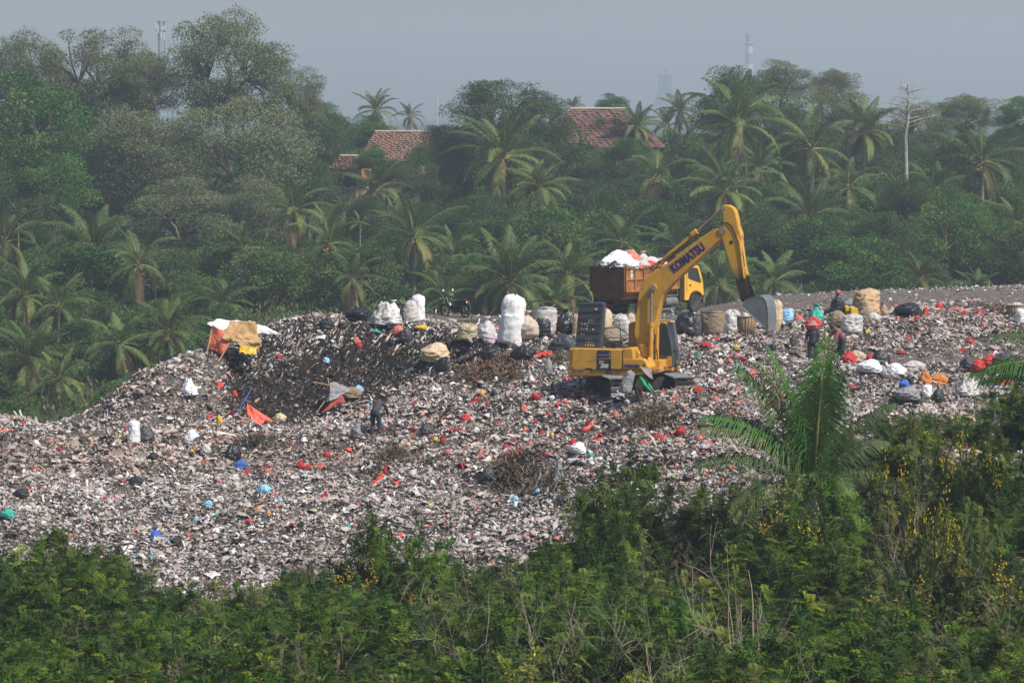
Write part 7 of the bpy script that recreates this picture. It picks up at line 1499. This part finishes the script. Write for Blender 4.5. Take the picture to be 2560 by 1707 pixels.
# red earth bank on the far slope
def bank_z(x, y): return ground_z(x, y)+0.25
for (px, py, D, rx, ry) in [(560, 672, 288, 5.5, 3.0), (690, 720, 262, 3.0, 4.0), (1230, 985, 262, 2, 2)][:2]:
    c = at(px, py, D); gg = gz(c.x, D)
    N = 24; rs2 = np.random.RandomState(3); rr = np.linspace(0, 1, 8); aa = np.linspace(0, 2*np.pi, N, endpoint=False); V = [(c.x, D, 0)]
    for r_ in rr[1:]:
        for a in aa: V.append((c.x+rx*r_*math.cos(a)*(1+0.15*math.sin(3*a)), D+ry*r_*math.sin(a), 0))
    V = np.array(V); V[:, 2] = ground_z(V[:, 0], V[:, 1])+0.7*(1-((V[:, 0]-c.x)/rx)**2-((V[:, 1]-D)/ry)**2).clip(-0.2, 1)
    Tq = [(0, 1+k, 1+(k+1) % N) for k in range(N)]; Q = [(1+i*N+k, 1+(i+1)*N+k, 1+(i+1)*N+(k+1) % N, 1+i*N+(k+1) % N) for i in range(6) for k in range(N)]
    o = link('earth_bank', np_mesh('earth_bank', V, [np.array(Tq), np.array(Q)], smooth=True), noise_ramp_mat('red_earth', [(0.3, (0.12, 0.07, 0.05)), (0.6, (0.27, 0.15, 0.11)), (0.8, (0.34, 0.24, 0.18))], 1.2)); o['kind'] = 'structure'
# chimney
c = at(1873, 84, 2750); ch = empty('factory_chimney', (c.x, 2750, 10)); tag(ch, 'tall chimney with red and white bands, far away in the haze', 'chimney'); ht = c.z-10
M_cr = mat('chimney_red', (0.30, 0.14, 0.13), rough=0.9); M_cw = mat('chimney_white', (0.62, 0.56, 0.50), rough=0.9)
bands = [0, .30, .41, .52, .66, .78, .90, 1.0]
rad_ = lambda t: 3.9-0.9*t
for k in range(7):
    a, b = bands[k], bands[k+1]; MB().lathe([(rad_(a), a*ht), (rad_(b), b*ht)], 24).build('shaft_band', (M_cr if k % 2 == 0 else M_cw) , ch, smooth=False)
MB().lathe([(3.4, 0.865*ht), (4.1, 0.87*ht), (4.1, 0.885*ht), (3.2, 0.89*ht)], 24).build('gallery', M_dark, ch)
# blast furnace
c = at(1662, 180, 3000); bf = empty('blast_furnace', (c.x, 3000, 10)); tag(bf, 'faint steelworks tower with a slanting conveyor, dissolving in the haze', 'tower'); H = c.z-10; M_st = mat('dark_steelwork', (0.05, 0.06, 0.07), rough=0.8)
s_ = 3000/F
MB().lathe([(17*s_*1.6, 0), (17*s_*1.3, H*0.45), (8*s_, H*0.75), (7*s_, H*0.82)], 12).build('furnace_body', M_st, bf)
fr = MB()
for sx_ in (-1, 1):
    for sy in (-1, 1): fr.tube([(sx_*26*s_, sy*22*s_, 0), (sx_*14*s_, sy*12*s_, H*0.6), (sx_*13*s_, sy*11*s_, H*0.93)], 1.0, 5)
for z_, w_ in ((0.3, 42), (0.5, 36), (0.72, 34), (0.93, 38)): fr.box((0, 0, z_*H), (w_*s_, w_*s_*0.9, 1.4))
fr.build('framework', M_st, bf); MB().tube([(0, 0, H*0.8), (0, 0, H*1.06)], 0.8, 6).build('mast', M_st, bf); MB().box((0, 0, H*0.86), (16*s_, 14*s_, 0.14*H)).build('top_house', M_st, bf)
MB().tube([(12*s_, 0, H*0.66), (58*s_, -6, H*0.18)], 1.6, 6).build('conveyor', M_st, bf); MB().tube([(-10*s_, 0, H*0.7), (-24*s_, 0, H*0.3), (-26*s_, 0, 0)], 1.5, 8).build('downcomer', M_st, bf)
# masts
c = at(1092, 200, 1700); o = MB().tube([(0, 0, 0), (0, 0, c.z-10)], [0.7, 0.3], 6).build('radio_mast', mat('mast_grey', (0.4, 0.38, 0.38))); o.location = (c.x, 1700, 10); tag(o, 'thin pale mast right of the lone far palms', 'mast')
c = at(402, 52, 620); ct = empty('antenna_tower', (c.x, 620, 12)); tag(ct, 'antenna tower top showing between two tall tree crowns', 'tower'); H = c.z-12; M_ant = mat('antenna_white', (0.70, 0.74, 0.70), rough=0.5); M_lat = mat('tower_steel', (0.20, 0.22, 0.25), rough=0.6)
lt = MB()
for a in range(3):
    x_, y_ = 0.75*math.cos(a*2.1+0.3), 0.75*math.sin(a*2.1+0.3); lt.tube([(x_*2.2, y_*2.2, 0), (x_, y_, H*0.7), (x_, y_, H)], 0.09, 5)
for k in range(26):
    z_ = H*0.3+k*H*0.7/26; 
    for a in range(3):
        p_, q_ = [(0.75*math.cos(b*2.1+0.3), 0.75*math.sin(b*2.1+0.3)) for b in (a, a+1)]; lt.tube([(*p_, z_), (*q_, z_+H*0.7/26)], 0.04, 4)
lt.build('lattice', M_lat, ct)
for (x_, z_, h_) in [(-0.45, -1.7, 1.6), (-0.85, -0.9, 0.7), (0.15, -3.0, 1.3), (0.75, -3.1, 1.5), (0.35, -1.6, 0.8), (0.9, -1.4, 0.9)]: MB().box((x_, -0.9, H+z_), (0.18, 0.12, h_)).build('panel_antenna', M_ant, ct, bevel=0.02)
for z_ in (-0.3, -2.1): MB().box((0, 0, H+z_), (2.0, 1.6, 0.08)).build('platform', M_lat, ct)
# bare white tree
rs3 = np.random.RandomState(8); c = at(2265, 400, 252); g = gz(c.x, 252); bt = empty('bare_tree', (c.x, 252, g)); tag(bt, 'leafless white-barked tree with thin level twigs, in the right tree belt', 'tree')
top = at(2265, 215, 252).z-g; z0 = at(2265, 345, 252).z-g
MB().tube([(0, 0, 0), (0.1, 0, z0*0.5), (-0.05, 0, z0), (0.15, 0, z0+1.6), (0.1, 0, top)], [0.2, 0.17, 0.14, 0.10, 0.03], 7).build('trunk', mat('white_bark', (0.36, 0.35, 0.33), rough=0.8, var=0.25), bt)
br = MB()
for k in range(34):
    z_ = z0+0.8+rs3.rand()*(top-z0-0.9); a = rs3.uniform(0, 6.28); L_ = rs3.uniform(0.9, 3.0)*(1.1-0.6*(z_-z0)/(top-z0)); p0 = Vector((0.1, 0, z_)); p1 = p0+Vector((math.cos(a)*L_*0.6, math.sin(a)*L_*0.6, 0.15*L_)); p2_ = p0+Vector((math.cos(a)*L_, math.sin(a)*L_, 0.2*L_)); br.tube([p0, p1, p2_], [0.05, 0.03, 0.012], 4)
    for j in range(5): t_ = rs3.uniform(0.4, 1); q0 = p0.lerp(p2_, t_); br.tube([q0, q0+Vector(rs3.normal(0, 0.35, 3))], [0.014, 0.006], 3)
br.build('branches', M_palebark, bt)

# heap of dried brown palm fronds in the litter below the excavator
RD = np.random.RandomState(12)
def dry_heap(px, py, r, h, cnt, label, cols):
    p = hit(px, py); VV, CC = [], []
    for k in range(cnt):
        a = RD.uniform(0, 6.28); bx_, by_ = RD.normal(0, r*0.42), RD.normal(0, r*0.6); q0 = np.array([bx_, by_, mz(p.x+bx_, p.y+by_)-p.z+h*RD.uniform(0.0, 0.5)*math.exp(-(bx_*bx_+by_*by_)/(r*r))+0.05]); L_ = RD.uniform(0.15, 0.5); q1 = q0+np.array([math.cos(a)*L_*0.6, math.sin(a)*L_*0.6, RD.normal(0.03, 0.07)]); q2 = q1+np.array([math.cos(a+0.6)*L_*0.5, math.sin(a+0.6)*L_*0.5, RD.normal(-0.06, 0.08)])
        s_ = np.array([-math.sin(a), math.cos(a), 0])*RD.uniform(0.008, 0.022); VV += [q0-s_, q0+s_, q1-s_, q1+s_, q2-s_*0.4, q2+s_*0.4]; CC += [np.array(cols[RD.randint(0, len(cols))])*RD.uniform(0.7, 1.2)]*6
    b = (np.arange(cnt)*6)[:, None]; Q = np.concatenate([b+np.array([[0, 1, 3, 2]]), b+np.array([[2, 3, 5, 4]])])
    o = link('dried_fronds', np_mesh('dried_fronds', np.array(VV), Q, np.array(CC)), M_litter); o.location = (p.x, p.y, p.z-0.05); o['kind'] = 'stuff'; tag(o, label, 'dried fronds')
BRN = [(0.20, 0.14, 0.085), (0.13, 0.09, 0.055), (0.28, 0.21, 0.13), (0.08, 0.06, 0.045)]
dry_heap(1622, 1058, 1.1, 0.75, 900, 'spread of dried brown fronds in the litter below the excavator', BRN); dry_heap(1285, 1180, 0.9, 0.6, 700, 'dry brown fibres hanging over the dark hollow', BRN)
dry_heap(1215, 925, 1.6, 0.25, 1100, 'flat spread of reddish brown fibres left of the excavator', [(0.26, 0.14, 0.09), (0.20, 0.11, 0.07), (0.32, 0.2, 0.13)]); dry_heap(1415, 905, 0.9, 0.5, 600, 'greenish brown grass heap at the tail of the excavator', [(0.16, 0.15, 0.08), (0.22, 0.18, 0.10), (0.10, 0.09, 0.055)])
dry_heap(985, 1140, 1.0, 0.5, 600, 'brown grassy heap low in the middle of the dump', BRN); dry_heap(2485, 775, 1.3, 0.6, 700, 'brown tangle of stalks at the right end of the heap', BRN); dry_heap(640, 1110, 1.0, 0.5, 500, 'dark grassy clump below the small tent', [(0.10, 0.10, 0.06), (0.14, 0.11, 0.07), (0.07, 0.065, 0.05)])
